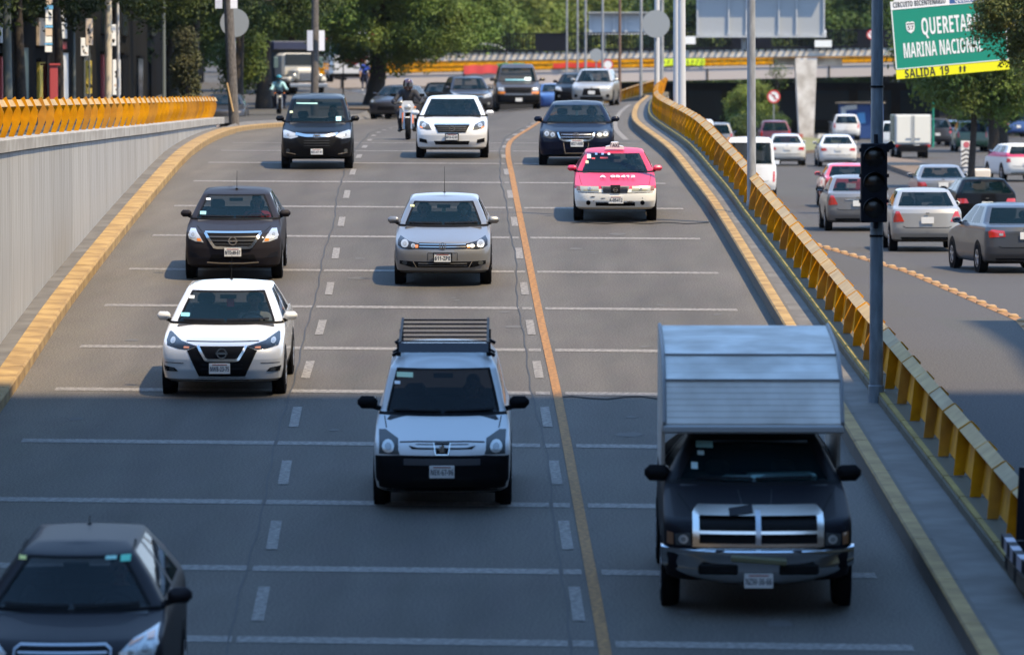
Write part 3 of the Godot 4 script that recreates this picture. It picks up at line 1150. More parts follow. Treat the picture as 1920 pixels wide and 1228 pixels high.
func motorcycle(label: String, at: Transform3D, paint: Material, scooter: bool, group: String) -> Node3D:
	var o := thing("motorcycle", label, "motorcycle", Vector3(), 0.0, group)
	o.transform = at
	var R := 0.3 if not scooter else 0.23
	for z in [0.68, -0.66]:
		var w := Node3D.new()
		w.name = "wheel"
		o.add_child(w, true)
		w.position = Vector3(0, R, z)
		var t := Soup.new()
		var ax := Transform3D(Basis(Vector3.FORWARD, PI / 2), Vector3())
		t.lathe([Vector2(R * 0.7, -0.05), Vector2(R * 0.92, -0.062), Vector2(R, -0.03), Vector2(R, 0.03), Vector2(R * 0.92, 0.062), Vector2(R * 0.7, 0.05)], 24, ax)
		obj("tyre", t, mat("rubber"), w)
		var ri := Soup.new()
		ri.lathe([Vector2(R * 0.72, -0.04), Vector2(R * 0.72, 0.04), Vector2(R * 0.62, 0.04), Vector2(R * 0.62, -0.04), Vector2(R * 0.72, -0.04)], 20, ax)
		for k in 5:
			var b := Basis(Vector3.RIGHT, TAU * k / 5.0)
			ri.box(b * Vector3(0, R * 0.34, 0), Vector3(0.03, R * 0.66, 0.03), b)
		obj("rim", ri, mat("alloy"), w)
	for sx in [1.0, -1.0]:
		var fk := Soup.new()
		fk.tube([Vector3(0.1 * sx, R, 0.68), Vector3(0.1 * sx, R + 0.3, 0.6), Vector3(0.1 * sx, 0.98, 0.44)], [0.028, 0.028, 0.022], 8)
		obj("fork_leg", fk, mat("alloy"), o)
		var mi := Soup.new()
		mi.tube([Vector3(0.3 * sx, 1.0, 0.42), Vector3(0.38 * sx, 1.2, 0.46)], [0.008], 6)
		mi.box(Vector3(0.4 * sx, 1.24, 0.46), Vector3(0.14, 0.08, 0.03), Basis.IDENTITY, 0.012)
		obj("handlebar_mirror", mi, mat("black_plastic"), o)
		var pg := Soup.new()
		pg.box(Vector3(0.24 * sx, 0.25, 0.04), Vector3(0.12, 0.025, 0.05))
		pg.tube([Vector3(0.08 * sx, 0.3, 0.02), Vector3(0.2 * sx, 0.25, 0.04)], [0.014], 6)
		obj("footrest", pg, mat("black_plastic"), o)
		var ts := Soup.new()
		ts.ball(Vector3(0.2 * sx, 0.9, 0.55), Vector3(0.045, 0.03, 0.03), 8)
		obj("turn_signal", ts, mat("amber"), o)
	var hb := Soup.new()
	hb.tube([Vector3(-0.42, 1.0, 0.36), Vector3(-0.2, 1.02, 0.43), Vector3(0.2, 1.02, 0.43), Vector3(0.42, 1.0, 0.36)], [0.017], 8)
	obj("handlebar", hb, mat("black_plastic"), o)
	var fr := Soup.new()
	fr.tube([Vector3(0, 0.9, 0.42), Vector3(0, 0.75, 0.0), Vector3(0, 0.7, -0.35), Vector3(0, 0.8, -0.75)], [0.04, 0.05, 0.05, 0.03], 8)
	fr.tube([Vector3(0, 0.85, 0.4), Vector3(0, 0.4, 0.25), Vector3(0, 0.32, -0.2), Vector3(0, R, -0.66)], [0.035], 8)
	obj("frame", fr, mat("black_plastic"), o)
	var en := Soup.new()
	en.box(Vector3(0, 0.45, 0.06), Vector3(0.28, 0.34, 0.4), Basis.IDENTITY, 0.06)
	en.tube([Vector3(0.14, 0.35, 0.2), Vector3(0.16, 0.25, -0.1), Vector3(0.17, 0.35, -0.8)], [0.03, 0.035, 0.05], 8)
	obj("engine", en, mat("dark_metal", Vector3(0.06, 0.06, 0.065), 0.4, 0.7), o)
	var tk := Soup.new()
	tk.ball(Vector3(0, 0.88, 0.1), Vector3(0.16, 0.13, 0.3), 12)
	obj("fuel_tank", tk, paint, o, 60.0)
	var se := Soup.new()
	se.box(Vector3(0, 0.78, -0.42), Vector3(0.28, 0.1, 0.72), Basis(Vector3.RIGHT, 0.08), 0.04)
	obj("saddle", se, mat("seat_dark"), o)
	var fm := Soup.new()
	for i in 7:
		var q := []
		for e in [[i, -0.07], [i, 0.07], [i + 1, 0.07], [i + 1, -0.07]]:
			var a: float = lerpf(1.15, 2.3, e[0] / 7.0)
			q.append(Vector3(e[1], R + (R + 0.045) * sin(a), 0.68 + (R + 0.045) * cos(a)))
		fm.quad(q[0], q[1], q[2], q[3])
	obj("mudguard", fm, paint, o, 60.0)
	var fa := Soup.new()
	if scooter:
		fa.prism(PackedVector2Array([Vector2(-0.22, 0.3), Vector2(0.22, 0.3), Vector2(0.26, 0.62), Vector2(0.17, 0.98), Vector2(-0.17, 0.98), Vector2(-0.26, 0.62)]), 0.42, 0.5)
	else:
		fa.prism(PackedVector2Array([Vector2(-0.1, 0.76), Vector2(0.1, 0.76), Vector2(0.19, 0.92), Vector2(0.12, 1.08), Vector2(-0.12, 1.08), Vector2(-0.19, 0.92)]), 0.48, 0.56)
		fa.prism(PackedVector2Array([Vector2(-0.24, 0.6), Vector2(-0.13, 0.6), Vector2(-0.12, 0.9), Vector2(-0.22, 0.88)]), 0.2, 0.5)
		fa.prism(PackedVector2Array([Vector2(0.24, 0.6), Vector2(0.13, 0.6), Vector2(0.12, 0.9), Vector2(0.22, 0.88)]), 0.2, 0.5)
	obj("front_fairing", fa, paint, o)
	var hl := Soup.new()
	hl.ball(Vector3(0, 0.9 if not scooter else 0.72, 0.55 if not scooter else 0.5), Vector3(0.1, 0.08, 0.05), 12)
	obj("headlight", hl, mat("lamp_bowl"), o, 60.0)
	return o

# ---------------------------------------------------------------- materials of the place
func make_materials() -> void:
	var fine := noise_tex(3, 0.13, 0.5, 1.0, 512, 4)
	var broad := noise_tex(8, 0.012, 0.8, 1.0, 512, 4, 0.02)
	var bumps := noise_tex(5, 0.16, 0.0, 1.0, 512, 3)
	for k in ["road", "asphalt"]:
		var m := mat(k, Vector3(1, 1, 1), 0.82)
		grain(m, fine, Vector3(0.37, 0.37, 0.37))
		m.detail_enabled = true
		m.detail_blend_mode = BaseMaterial3D.BLEND_MODE_MUL
		m.vertex_color_use_as_albedo = true
		m.metallic_specular = 0.28
		relief(m, bumps, 0.4)
	mat("asphalt").roughness = 0.88
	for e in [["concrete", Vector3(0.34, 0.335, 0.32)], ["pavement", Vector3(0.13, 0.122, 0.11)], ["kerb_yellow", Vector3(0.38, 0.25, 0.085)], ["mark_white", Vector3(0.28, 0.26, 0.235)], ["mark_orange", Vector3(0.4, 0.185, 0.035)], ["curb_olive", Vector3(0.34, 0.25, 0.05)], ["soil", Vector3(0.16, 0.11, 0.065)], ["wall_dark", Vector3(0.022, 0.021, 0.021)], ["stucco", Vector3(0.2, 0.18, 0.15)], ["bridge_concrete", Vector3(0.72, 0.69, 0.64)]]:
		var m := mat(e[0], e[1], 0.85)
		grain(m, noise_tex(20 + e[0].length(), 0.012, 0.74, 1.0, 512, 6, 0.03), Vector3(0.16, 0.16, 0.16))
	grain(mats.mark_white, noise_tex(53, 0.06, 0.5, 1.0, 512, 5, 0.02), Vector3(0.35, 0.35, 0.35))
	grain(mats.mark_orange, noise_tex(54, 0.06, 0.5, 1.0, 512, 5, 0.02), Vector3(0.35, 0.35, 0.35))
	grain(mats.kerb_yellow, noise_tex(55, 0.012, 0.66, 1.0, 512, 6, 0.06), Vector3(0.21, 0.21, 0.21))
	var wl := mat("wall_panel", Vector3(0.31, 0.31, 0.305), 0.8)
	grain(wl, noise_tex(31, 0.014, 0.84, 1.0, 512, 6, 0.02), Vector3(0.4, 0.05, 0.4))
	for q in [["wall_panel_light", 0.33], ["wall_panel_dark", 0.29]]:
		var m2: StandardMaterial3D = wl.duplicate()
		m2.albedo_color = lin(q[1], q[1] * 0.995, q[1] * 0.97)
		mats[q[0]] = m2
	for e in [["steel_yellow", Vector3(0.74, 0.33, 0.003), 0.6], ["steel_faded", Vector3(0.5, 0.34, 0.13), 0.75], ["steel_bleached", Vector3(0.44, 0.33, 0.17), 0.8], ["steel_worn", Vector3(0.67, 0.3, 0.004), 0.65], ["steel_dirty", Vector3(0.56, 0.25, 0.01), 0.75]]:
		var m := mat(e[0], e[1], e[2])
		grain(m, noise_tex(41, 0.012, 0.72, 1.0, 512, 6, 0.04), Vector3(0.31, 0.31, 0.31))
	mat("pole_grey", Vector3(0.3, 0.31, 0.32), 0.6, 0.0)
	mat("pole_blue", Vector3(0.2, 0.25, 0.29), 0.5)
	mat("pole_cream", Vector3(0.5, 0.44, 0.34), 0.8)
	grain(mat("pole_concrete", Vector3(0.17, 0.15, 0.135), 0.9), noise_tex(47, 0.04, 0.55, 1.0, 256, 5), Vector3(1.5, 0.5, 1.5))
	grain(mats.pole_grey, noise_tex(48, 0.02, 0.75, 1.0, 256, 4), Vector3(1.5, 0.4, 1.5))
	grain(mats.pole_blue, noise_tex(49, 0.02, 0.7, 1.0, 256, 4), Vector3(1.5, 0.4, 1.5))
	mat("rail_black", Vector3(0.012, 0.013, 0.018), 0.5)
	mat("rubber", Vector3(0.009, 0.009, 0.01), 0.9)
	mat("black_plastic", Vector3(0.007, 0.007, 0.008), 0.6)
	mat("chrome", Vector3(0.6, 0.57, 0.52), 0.2, 1.0)
	mat("alloy", Vector3(0.35, 0.36, 0.38), 0.35, 0.8)
	mat("seam", Vector3(0.01, 0.01, 0.01), 0.7)
	mat("lamp_house", Vector3(0.055, 0.058, 0.058), 0.35, 0.0, 0.12)
	mat("lamp_dark", Vector3(0.018, 0.02, 0.024), 0.2, 0.0, 0.25)
	mat("lamp_clear", Vector3(0.36, 0.365, 0.36), 0.2, 0.2, 0.8)
	mat("lamp_bowl", Vector3(0.4, 0.4, 0.38), 0.3, 0.5, 0.2)
	mat("lamp_glass", Vector3(0.22, 0.225, 0.22), 0.1, 0.2, 0.6)
	mat("amber", Vector3(0.65, 0.2, 0.03), 0.2, 0.0, 1.0)
	mat("tail_red", Vector3(0.4, 0.015, 0.012), 0.15, 0.0, 1.0)
	pane("glass", Vector3(0.003, 0.011, 0.014), 0.56)
	pane("side_glass", Vector3(0.003, 0.007, 0.008), 0.72)
	pane("tinted", Vector3(0.003, 0.006, 0.008), 0.8)
	mat("paint_white", Vector3(0.56, 0.56, 0.555), 0.35, 0.0, 1.0)
	mat("paint_pearl", Vector3(0.48, 0.49, 0.48), 0.4, 0.0, 1.0)
	mat("paint_silver", Vector3(0.17, 0.172, 0.176), 0.38, 0.4, 0.5)
	mat("paint_silver_warm", Vector3(0.31, 0.305, 0.29), 0.4, 0.4, 0.5)
	mat("paint_dark", Vector3(0.019, 0.017, 0.02), 0.5, 0.0, 0.07)
	mat("paint_grey", Vector3(0.05, 0.05, 0.056), 0.4, 0.5, 0.45)
	mat("paint_steel", Vector3(0.065, 0.07, 0.078), 0.4, 0.5, 0.45)
	mat("paint_black", Vector3(0.005, 0.005, 0.006), 0.4, 0.0, 0.2)
	mat("paint_matt", Vector3(0.008, 0.008, 0.011), 0.55, 0.0, 0.05)
	mat("paint_navy", Vector3(0.004, 0.006, 0.016), 0.4, 0.0, 0.2)
	mat("paint_brown", Vector3(0.06, 0.05, 0.042), 0.4, 0.4, 0.45)
	mat("paint_maroon", Vector3(0.1, 0.012, 0.02), 0.4, 0.2, 0.45)
	mat("paint_red", Vector3(0.5, 0.03, 0.035), 0.4, 0.0, 1.0)
	mat("paint_van", Vector3(0.5, 0.5, 0.49), 0.5, 0.0, 0.4)
	mat("paint_blue", Vector3(0.02, 0.06, 0.2), 0.4, 0.0, 0.45)
	mat("paint_green", Vector3(0.03, 0.075, 0.035), 0.5, 0.0, 0.6)
	for k in ["black_plastic", "rail_black", "rubber", "seam", "paint_dark", "paint_black", "paint_matt", "paint_navy", "paint_brown", "paint_grey", "lamp_dark", "lamp_house"]:
		mats[k].metallic_specular = 0.16
	for k in ["glass", "side_glass", "tinted"]:
		mats[k].metallic_specular = 0.24
	mats.steel_yellow.metallic_specular = 0.25
	var two := mat("paint_two_tone", Vector3(1, 1, 1), 0.5, 0.0, 0.12)
	two.vertex_color_use_as_albedo = true
	grain(mat("bark", Vector3(0.075, 0.06, 0.048), 0.95), noise_tex(61, 0.05, 0.4, 1.0, 256, 5, 0.05), Vector3(2.5, 0.5, 2.5))
	var lf := mat("leaf", Vector3(1, 1, 1), 0.6)
	lf.vertex_color_use_as_albedo = true
	lf.backlight_enabled = true
	lf.backlight = Color(0.36, 0.5, 0.1)
	lf.metallic_specular = 0.35

# ---------------------------------------------------------------- roads
const DASH_1 := [[40, -2.5], [56, -2.63], [77.5, -3.02], [91, -3.12], [111, -3.46], [123, -3.65], [148, -3.9], [172, -4.1], [200, -3.9], [225, -3.2], [300, -2.6]]
const DASH_2 := [[40, 0.74], [55.8, 0.7], [62.7, 0.63], [77.5, 0.45], [90.5, 0.28], [109.6, 0.07], [122, -0.06], [137, -0.2], [152, -0.1], [172, 0.42], [195, 0.95], [220, 1.5], [300, 1.9]]
const ORANGE := [[40, 1.02], [54.5, 0.93], [63.6, 0.83], [78.7, 0.65], [91, 0.46], [109.6, 0.21], [123.7, 0.03], [137, -0.1], [150, -0.03], [170, 0.5], [198, 1.2], [225, 1.9], [300, 2.4]]
const STRIPES := [50.2, 55.3, 60.5, 66.3, 72.5, 79.0, 85.3, 92.4, 99.7, 107.6, 115.7, 123.7, 131.7, 139.8, 148.0]

func ribbon(fx: Callable, d0: float, d1: float, width: float, up: float, step := 1.5) -> Soup:
	var s := Soup.new()
	var n := maxi(1, int(ceil((d1 - d0) / step)))
	var a := []
	for i in n + 1:
		var d := lerpf(d0, d1, float(i) / n)
		var x: float = fx.call(d)
		a.append([on_road(d, x - width / 2.0, up), on_road(d, x + width / 2.0, up)])
	for i in n:
		s.quad(a[i][0], a[i][1], a[i + 1][1], a[i + 1][0])
	return s

func cross_line(x0: float, x1: float, d: float, wide: float) -> Soup:
	var s := Soup.new()
	var n := maxi(1, int(ceil((x1 - x0) / 0.8)))
	for i in n:
		var q := []
		for e in [[i, -0.5], [i + 1, -0.5], [i + 1, 0.5], [i, 0.5]]:
			var x: float = lerpf(x0, x1, float(e[0]) / n)
			q.append(on_road(d - 0.085 * (x + 1.5) + e[1] * wide, x, 0.005))
		s.quad(q[0], q[1], q[2], q[3])
	return s

func build_road() -> void:
	var s := Soup.new()
	var nz := FastNoiseLite.new()
	nz.seed = 4
	nz.frequency = 0.35
	var ds := []
	var d := 38.0
	while d < 312.0:
		ds.append(d)
		d += 1.0 if d < 130.0 else 2.0
	var cols := 52
	var grid := []
	var shade := []
	for dd in ds:
		var l := edge_l(dd)
		var r := edge_r(dd)
		var row := []
		var tones := []
		var j1 := lerps(DASH_1, dd) - 0.2
		var j2 := lerps(DASH_2, dd) - 0.12
		var og := lerps(ORANGE, dd)
		for i in cols + 1:
			var x := lerpf(l, r, float(i) / cols)
			row.append(on_road(dd, x))
			var c := Vector3(0.146, 0.131, 0.114)
			c = c.lerp(Vector3(0.154, 0.136, 0.117), smoothstep(j1 + 0.1, j1 - 0.1, x))
			c = c.lerp(Vector3(0.165, 0.152, 0.136), smoothstep(j2 - 0.1, j2 + 0.1, x))
			c = c.lerp(Vector3(0.156, 0.141, 0.123), smoothstep(og, og + 0.2, x))
			c = c.lerp(Vector3(0.2, 0.175, 0.142), clampf((l + 2.4 - x) / 1.8, 0.0, 1.0) * 0.8)
			c = c.lerp(Vector3(0.18, 0.165, 0.148), clampf((x - r + 0.9) / 0.7, 0.0, 1.0) * 0.7)
			for mid in [(l + 0.9 + j1) / 2.0, (j1 + j2) / 2.0, (og + r - 0.4) / 2.0]:
				for t in [-0.75, 0.75]:
					var e: float = (x - mid - t) / 0.36
					c *= 1.0 - 0.15 * exp(-e * e)
				var oil: float = (x - mid) / 0.3
				c *= 1.0 - 0.13 * exp(-oil * oil)
			c *= 1.0 + 0.16 * nz.get_noise_2d(x * 2.2, dd * 0.2) + 0.16 * nz.get_noise_2d(x * 6.0 + 50.0, dd * 0.7) + 0.1 * nz.get_noise_2d(x * 1.1 + 90.0, dd * 1.4)
			tones.append(Color(c.x, c.y, c.z))
		grid.append(row)
		shade.append(tones)
	for j in ds.size() - 1:
		for i in cols:
			s.quad(grid[j][i], grid[j][i + 1], grid[j + 1][i + 1], grid[j + 1][i])
			var o := s.col.size() - 6
			for k in [[0, j, i], [1, j, i + 1], [2, j + 1, i + 1], [3, j, i], [4, j + 1, i + 1], [5, j + 1, i]]:
				s.col[o + k[0]] = shade[k[1]][k[2]]
	var road := struct("main_road", s, mats.road, true)
	for st in STRIPES:
		var j1: float = lerps(DASH_1, st) - 0.2
		var j2: float = lerps(DASH_2, st) - 0.12
		var og: float = lerps(ORANGE, st)
		for e in [[edge_l(st) + 0.55, j1 - 0.02], [j1 + 0.03, j2 - 0.02], [j2 + 0.03, og - 0.1], [og + 0.12, edge_r(st) - 0.5]]:
			obj("cross_line", cross_line(e[0], e[1], st, 0.42), mats.mark_white, road)
	var mids := []
	for i in STRIPES.size() - 1:
		mids.append((STRIPES[i] + STRIPES[i + 1]) / 2.0)
	for i in 9:
		mids.append(152.0 + 8.0 * i)
	for m in mids:
		for t in [DASH_1, DASH_2]:
			if t == DASH_1 and m > 205.0:
				continue
			obj("lane_dash", ribbon(func(q): return lerps(t, q), m - 1.25, m + 1.25, 0.13, 0.008), mats.mark_white, road)
	obj("edge_line", ribbon(func(q): return lerps(ORANGE, q), 40, 228, 0.125, 0.012), mats.mark_orange, road)
	obj("edge_line", ribbon(func(q): return edge_r(q) - 0.55, 152, 232, 0.16, 0.005), mats.mark_white, road)
	var jit := func(q: float) -> float: return 0.022 * sin(q * 0.41) + 0.03 * sin(q * 0.17 + 1.0) + 0.012 * sin(q * 1.9)
	obj("road_joint", ribbon(func(q): return lerps(DASH_1, q) - 0.2 + jit.call(q), 40, 190, 0.022, 0.009, 0.7), mat("tar_joint", Vector3(0.022, 0.021, 0.02), 0.8), road)
	obj("road_joint", ribbon(func(q): return lerps(DASH_2, q) - 0.12 + jit.call(q + 9.0), 40, 190, 0.02, 0.009, 0.7), mats.tar_joint, road)
	var g := RandomNumberGenerator.new()
	g.seed = 5
	for i in 26:
		var d0 := g.randf_range(52.0, 112.0)
		var x0 := lerpf(edge_l(d0) + 1.0, edge_r(d0) - 0.6, g.randf())
		var rx := g.randf_range(0.05, 0.2)
		var stain := Soup.new()
		var rim := []
		for q in 10:
			var ra := g.randf_range(0.7, 1.2)
			rim.append(on_road(d0 + sin(TAU * q / 10.0) * rx * ra * 1.8, x0 + cos(TAU * q / 10.0) * rx * ra, 0.004))
		for q in range(1, 9):
			stain.tri(rim[0], rim[q], rim[q + 1])
		obj("oil_stain", stain, mat("oil_dark", Vector3(0.07, 0.065, 0.06), 0.95), road)
	for k in [[0.6, 78.2, 3.6, 0.5], [1.2, 111.2, 4.0, 0.4]]:
		var cs := Soup.new()
		for i in 12:
			var x0: float = lerpf(k[0], k[2], i / 12.0)
			var x1: float = lerpf(k[0], k[2], (i + 1) / 12.0)
			var d0: float = k[1] + 0.2 * sin(i * 1.7)
			var d1: float = k[1] + 0.2 * sin((i + 1) * 1.7)
			cs.quad(on_road(d0 - 0.06, x0, 0.01), on_road(d1 - 0.06, x1, 0.01), on_road(d1 + 0.06, x1, 0.01), on_road(d0 + 0.06, x0, 0.01))
		obj("road_crack", cs, mats.seam, road)

func sheet(xa: Callable, xb: Callable, fy: Callable, d0: float, d1: float, step: float, cols: int, c: Vector3, streak := 0.1) -> Soup:
	var s := Soup.new()
	var nz := FastNoiseLite.new()
	nz.seed = 12
	nz.frequency = 0.2
	var n := int(ceil((d1 - d0) / step))
	var grid := []
	for j in n + 1:
		var d := lerpf(d0, d1, float(j) / n)
		var row := []
		for i in cols + 1:
			var x: float = lerpf(xa.call(d), xb.call(d), float(i) / cols)
			row.append(Vector3(x, fy.call(d, x), -d))
		grid.append(row)
	for j in n:
		for i in cols:
			var m: Vector3 = grid[j][i]
			var f := 1.0 + streak * nz.get_noise_2d(m.x * 3.0, m.z * 0.12) + streak * 0.6 * nz.get_noise_2d(m.x, m.z)
			s.tint = Color(c.x * f, c.y * f, c.z * f)
			s.quad(grid[j][i], grid[j][i + 1], grid[j + 1][i + 1], grid[j + 1][i])
	return s

func rail_x(d: float) -> float:
	return edge_r(d) + line([[50, 0.92], [75, 0.7], [110, 0.5], [200, 0.6], [300, 0.65]], d)

func wall_x(d: float) -> float:
	return edge_l(d) - 0.6

func blocks(parent: Node, called: String, pts: PackedVector3Array, prof: PackedVector2Array, gap: float, m: Material, joint := 0.012) -> void:
	# a row of stones or panels along a way, each with its own ends
	var e := even(pts, gap)
	for i in e.size() - 1:
		var a := e[i]
		var b := e[i + 1]
		var k := joint / maxf(0.01, a.distance_to(b))
		var s := Soup.new()
		s.sweep(PackedVector3Array([a.lerp(b, k), b.lerp(a, k)]), prof)
		obj(called, s, m, parent)

func build_edges() -> void:
	# left kerb, walk and retaining wall
	var kerb_prof := PackedVector2Array([Vector2(-0.34, -0.15), Vector2(0.0, -0.15), Vector2(0.0, 0.15), Vector2(-0.025, 0.18), Vector2(-0.34, 0.18)])
	var kl := struct_group("kerb")
	blocks(kl, "kerb_stone", way(edge_l, 42, 214, 2.0), kerb_prof, 3.0, mats.kerb_yellow)
	var wk := Soup.new()
	var wp := PackedVector2Array([Vector2(-0.62, 0.165), Vector2(-0.34, 0.165)])
	wk.sweep(way(edge_l, 42, 214, 2.0), PackedVector2Array([Vector2(-0.34, 0.165), Vector2(-0.66, 0.165)]), false, false)
	struct("kerb_walk", wk, mats.pavement)
	var cap_y := func(d: float) -> float: return line([[40, 3.36], [84, 3.2], [160, 2.93], [171, 2.88]], d)
	var wall := thing("retaining_wall", "grey concrete retaining wall of tall board-marked panels along the left kerb", "retaining wall")
	var e := even(way(wall_x, 42, 171, 2.0, -0.3), 5.0)
	for i in e.size() - 1:
		var s := Soup.new()
		var a := e[i].lerp(e[i + 1], 0.003)
		var b := e[i + 1].lerp(e[i], 0.003)
		var ta := Vector3(a.x, cap_y.call(-a.z) - 0.22, a.z)
		var tb := Vector3(b.x, cap_y.call(-b.z) - 0.22, b.z)
		var bk := Vector3(-0.35, 0, 0)
		s.quad(a, ta, tb, b)
		s.quad(a + bk, a, b, b + bk); s.quad(ta, ta + bk, tb + bk, tb)
		s.quad(a + bk, ta + bk, ta, a); s.quad(b, tb, tb + bk, b + bk)
		s.quad(b + bk, tb + bk, ta + bk, a + bk)
		obj("wall_panel", s, [mats.wall_panel, mats.wall_panel_light, mats.wall_panel_dark][[0, 1, 0, 2, 1, 0, 0, 2][i % 8]], wall)
	var cap := PackedVector3Array()
	for q in way(wall_x, 42, 171, 2.0):
		cap.append(Vector3(q.x, cap_y.call(-q.z), q.z))
	var cp := Soup.new()
	cp.sweep(cap, PackedVector2Array([Vector2(-0.45, -0.2), Vector2(0.045, -0.2), Vector2(0.045, -0.015), Vector2(0.03, 0.0), Vector2(-0.45, 0.0)]))
	obj("wall_cap", cp, mats.concrete, wall)
	barrier("yellow steel barrier of slanted fins on top of the left retaining wall", cap, 1.0, -0.14, [[-0.06, 0.62], [0.0, 0.66], [0.10, 0.415], [0.085, 0.255], [-0.02, 0.0], [-0.11, 0.0], [-0.05, 0.2], [-0.07, 0.4]], [-0.045, 0.61, 0.02, 0.5, -0.062, 0.42, -0.058, 0.3], 90)
	# right kerb, walk, barrier with its curb and the outer wall
	var kr := struct_group("kerb")
	var kp := PackedVector2Array([Vector2(0.0, -0.15), Vector2(0.22, -0.15), Vector2(0.22, 0.25), Vector2(0.0, 0.25)])
	blocks(kr, "kerb_stone", way(edge_r, 42, 304, 2.0), kp, 3.2, mat("kerb_dark", Vector3(0.085, 0.075, 0.062), 0.9))
	blocks(kr, "painted_top", way(edge_r, 42, 304, 2.0, 0.25), PackedVector2Array([Vector2(-0.012, -0.03), Vector2(0.17, -0.03), Vector2(0.17, 0.006), Vector2(0.01, 0.006), Vector2(-0.012, -0.015)]), 3.2, mats.kerb_yellow)
	var walk := Soup.new()
	var wr := []
	for i in 132:
		var d := 42.0 + i * 2.0
		wr.append([on_road(d, edge_r(d) + 0.2, 0.235), on_road(d, rail_x(d) + 0.1, 0.235)])
	for i in 131:
		walk.quad(wr[i][0], wr[i][1], wr[i + 1][1], wr[i + 1][0])
	struct("median_walk", walk, mats.pavement)
	var base := way(rail_x, 56, 304, 2.0, 0.23)
	var bar := barrier("yellow steel barrier of slanted fins along the right-hand median", way(rail_x, 56, 304, 2.0, 0.375), -1.0, 0.3, [[-0.1, 0.56], [0.0, 0.66], [0.03, 0.655], [0.165, 0.565], [0.17, 0.52], [0.22, 0.0], [0.09, 0.0], [-0.02, 0.46]], [0.01, 0.645, 0.15, 0.55, 0.0, 0.6, 0.085, 0.06], 170)
	blocks(bar, "curb_block", base, PackedVector2Array([Vector2(-0.06, -0.1), Vector2(0.42, -0.1), Vector2(0.42, 0.14), Vector2(-0.02, 0.14), Vector2(-0.06, 0.1)]), 2.0, mat("curb_dark", Vector3(0.075, 0.065, 0.04), 0.9), 0.02)
	blocks(bar, "curb_edge", way(rail_x, 56, 304, 2.0, 0.372), PackedVector2Array([Vector2(-0.04, -0.02), Vector2(0.03, -0.02), Vector2(0.03, 0.006), Vector2(-0.04, 0.006)]), 2.0, mats.curb_olive, 0.03)
	var ow := Soup.new()
	var pts := way(rail_x, 42, 304, 2.0)
	for i in pts.size() - 1:
		var a := pts[i] + Vector3(0.43, 0.2, 0)
		var b := pts[i + 1] + Vector3(0.43, 0.2, 0)
		ow.quad(Vector3(b.x, right_y(-b.z) - 0.3, b.z), b, a, Vector3(a.x, right_y(-a.z) - 0.3, a.z))
		ow.quad(a, b, b + Vector3(-0.4, 0, 0), a + Vector3(-0.4, 0, 0))
	var outer := obj("retaining_wall", ow, mats.concrete)
	tag(outer, "low concrete wall under the yellow median barrier, facing the right-hand road", "retaining wall")

# fins and sloped top plates, each a mesh of its own. toward: +1 when the road it faces lies to its right
func barrier(label: String, pts: PackedVector3Array, toward: float, shift: float, prof: Array, plate: Array, most: int) -> Node3D:
	var o := thing("crash_barrier", label, "crash barrier")
	var e := even(pts, 2.0)
	var fin := Soup.new()
	var pl := PackedVector2Array()
	for q in prof:
		pl.append(Vector2(q[0] * toward + shift, q[1]))
	fin.prism(pl, -0.012, 0.012)
	var fm := fin.mesh(20.0)
	for i in mini(e.size() - 1, most):
		var a := e[i]
		var b := e[i + 1]
		var t := (b - a)
		var f := Vector3(t.x, 0, t.z).normalized()
		var r := f.cross(Vector3.UP)
		var pick := rng.randf()
		var worn: Material = mats.steel_yellow if pick < 0.55 else (mats.steel_worn if pick < 0.85 else mats.steel_dirty)
		var n := obj("fin", fm, worn, o)
		n.transform = Transform3D(Basis(r, Vector3.UP, -f) * Basis.from_euler(Vector3(rng.randfn(0.0, 0.012), rng.randfn(0.0, 0.03), rng.randfn(0.0, 0.012))), a + Vector3(0, rng.randfn(0.0, 0.004), 0))
		var lay := func(q0: Vector2, q1: Vector2, thick: float, called: String, m: Material) -> void:
			var s := Soup.new()
			var nn := Vector2(q1.y - q0.y, -(q1.x - q0.x)).normalized() * thick / 2.0
			var c := []
			for base in [a + f * 0.016, b - f * 0.016]:
				for q in [q0 + nn, q1 + nn, q1 - nn, q0 - nn]:
					c.append(base + r * (q.x * toward + shift) + Vector3.UP * q.y)
			var mid := (a + b) / 2.0 + r * ((q0.x + q1.x) / 2.0 * toward + shift) + Vector3.UP * (q0.y + q1.y) / 2.0
			for g in 4:
				var h := (g + 1) % 4
				s.quad_out(c[g], c[h], c[4 + h], c[4 + g], mid)
			s.quad_out(c[0], c[1], c[2], c[3], mid); s.quad_out(c[4], c[5], c[6], c[7], mid)
			obj(called, s, m, o)
		lay.call(Vector2(plate[0], plate[1]), Vector2(plate[2], plate[3]), 0.014, "top_plate", mats.steel_faded if rng.randf() < 0.7 else mats.steel_bleached)
		lay.call(Vector2(plate[4], plate[5]), Vector2(plate[6], plate[7]), 0.014, "back_rail", mats.steel_yellow)
	return o

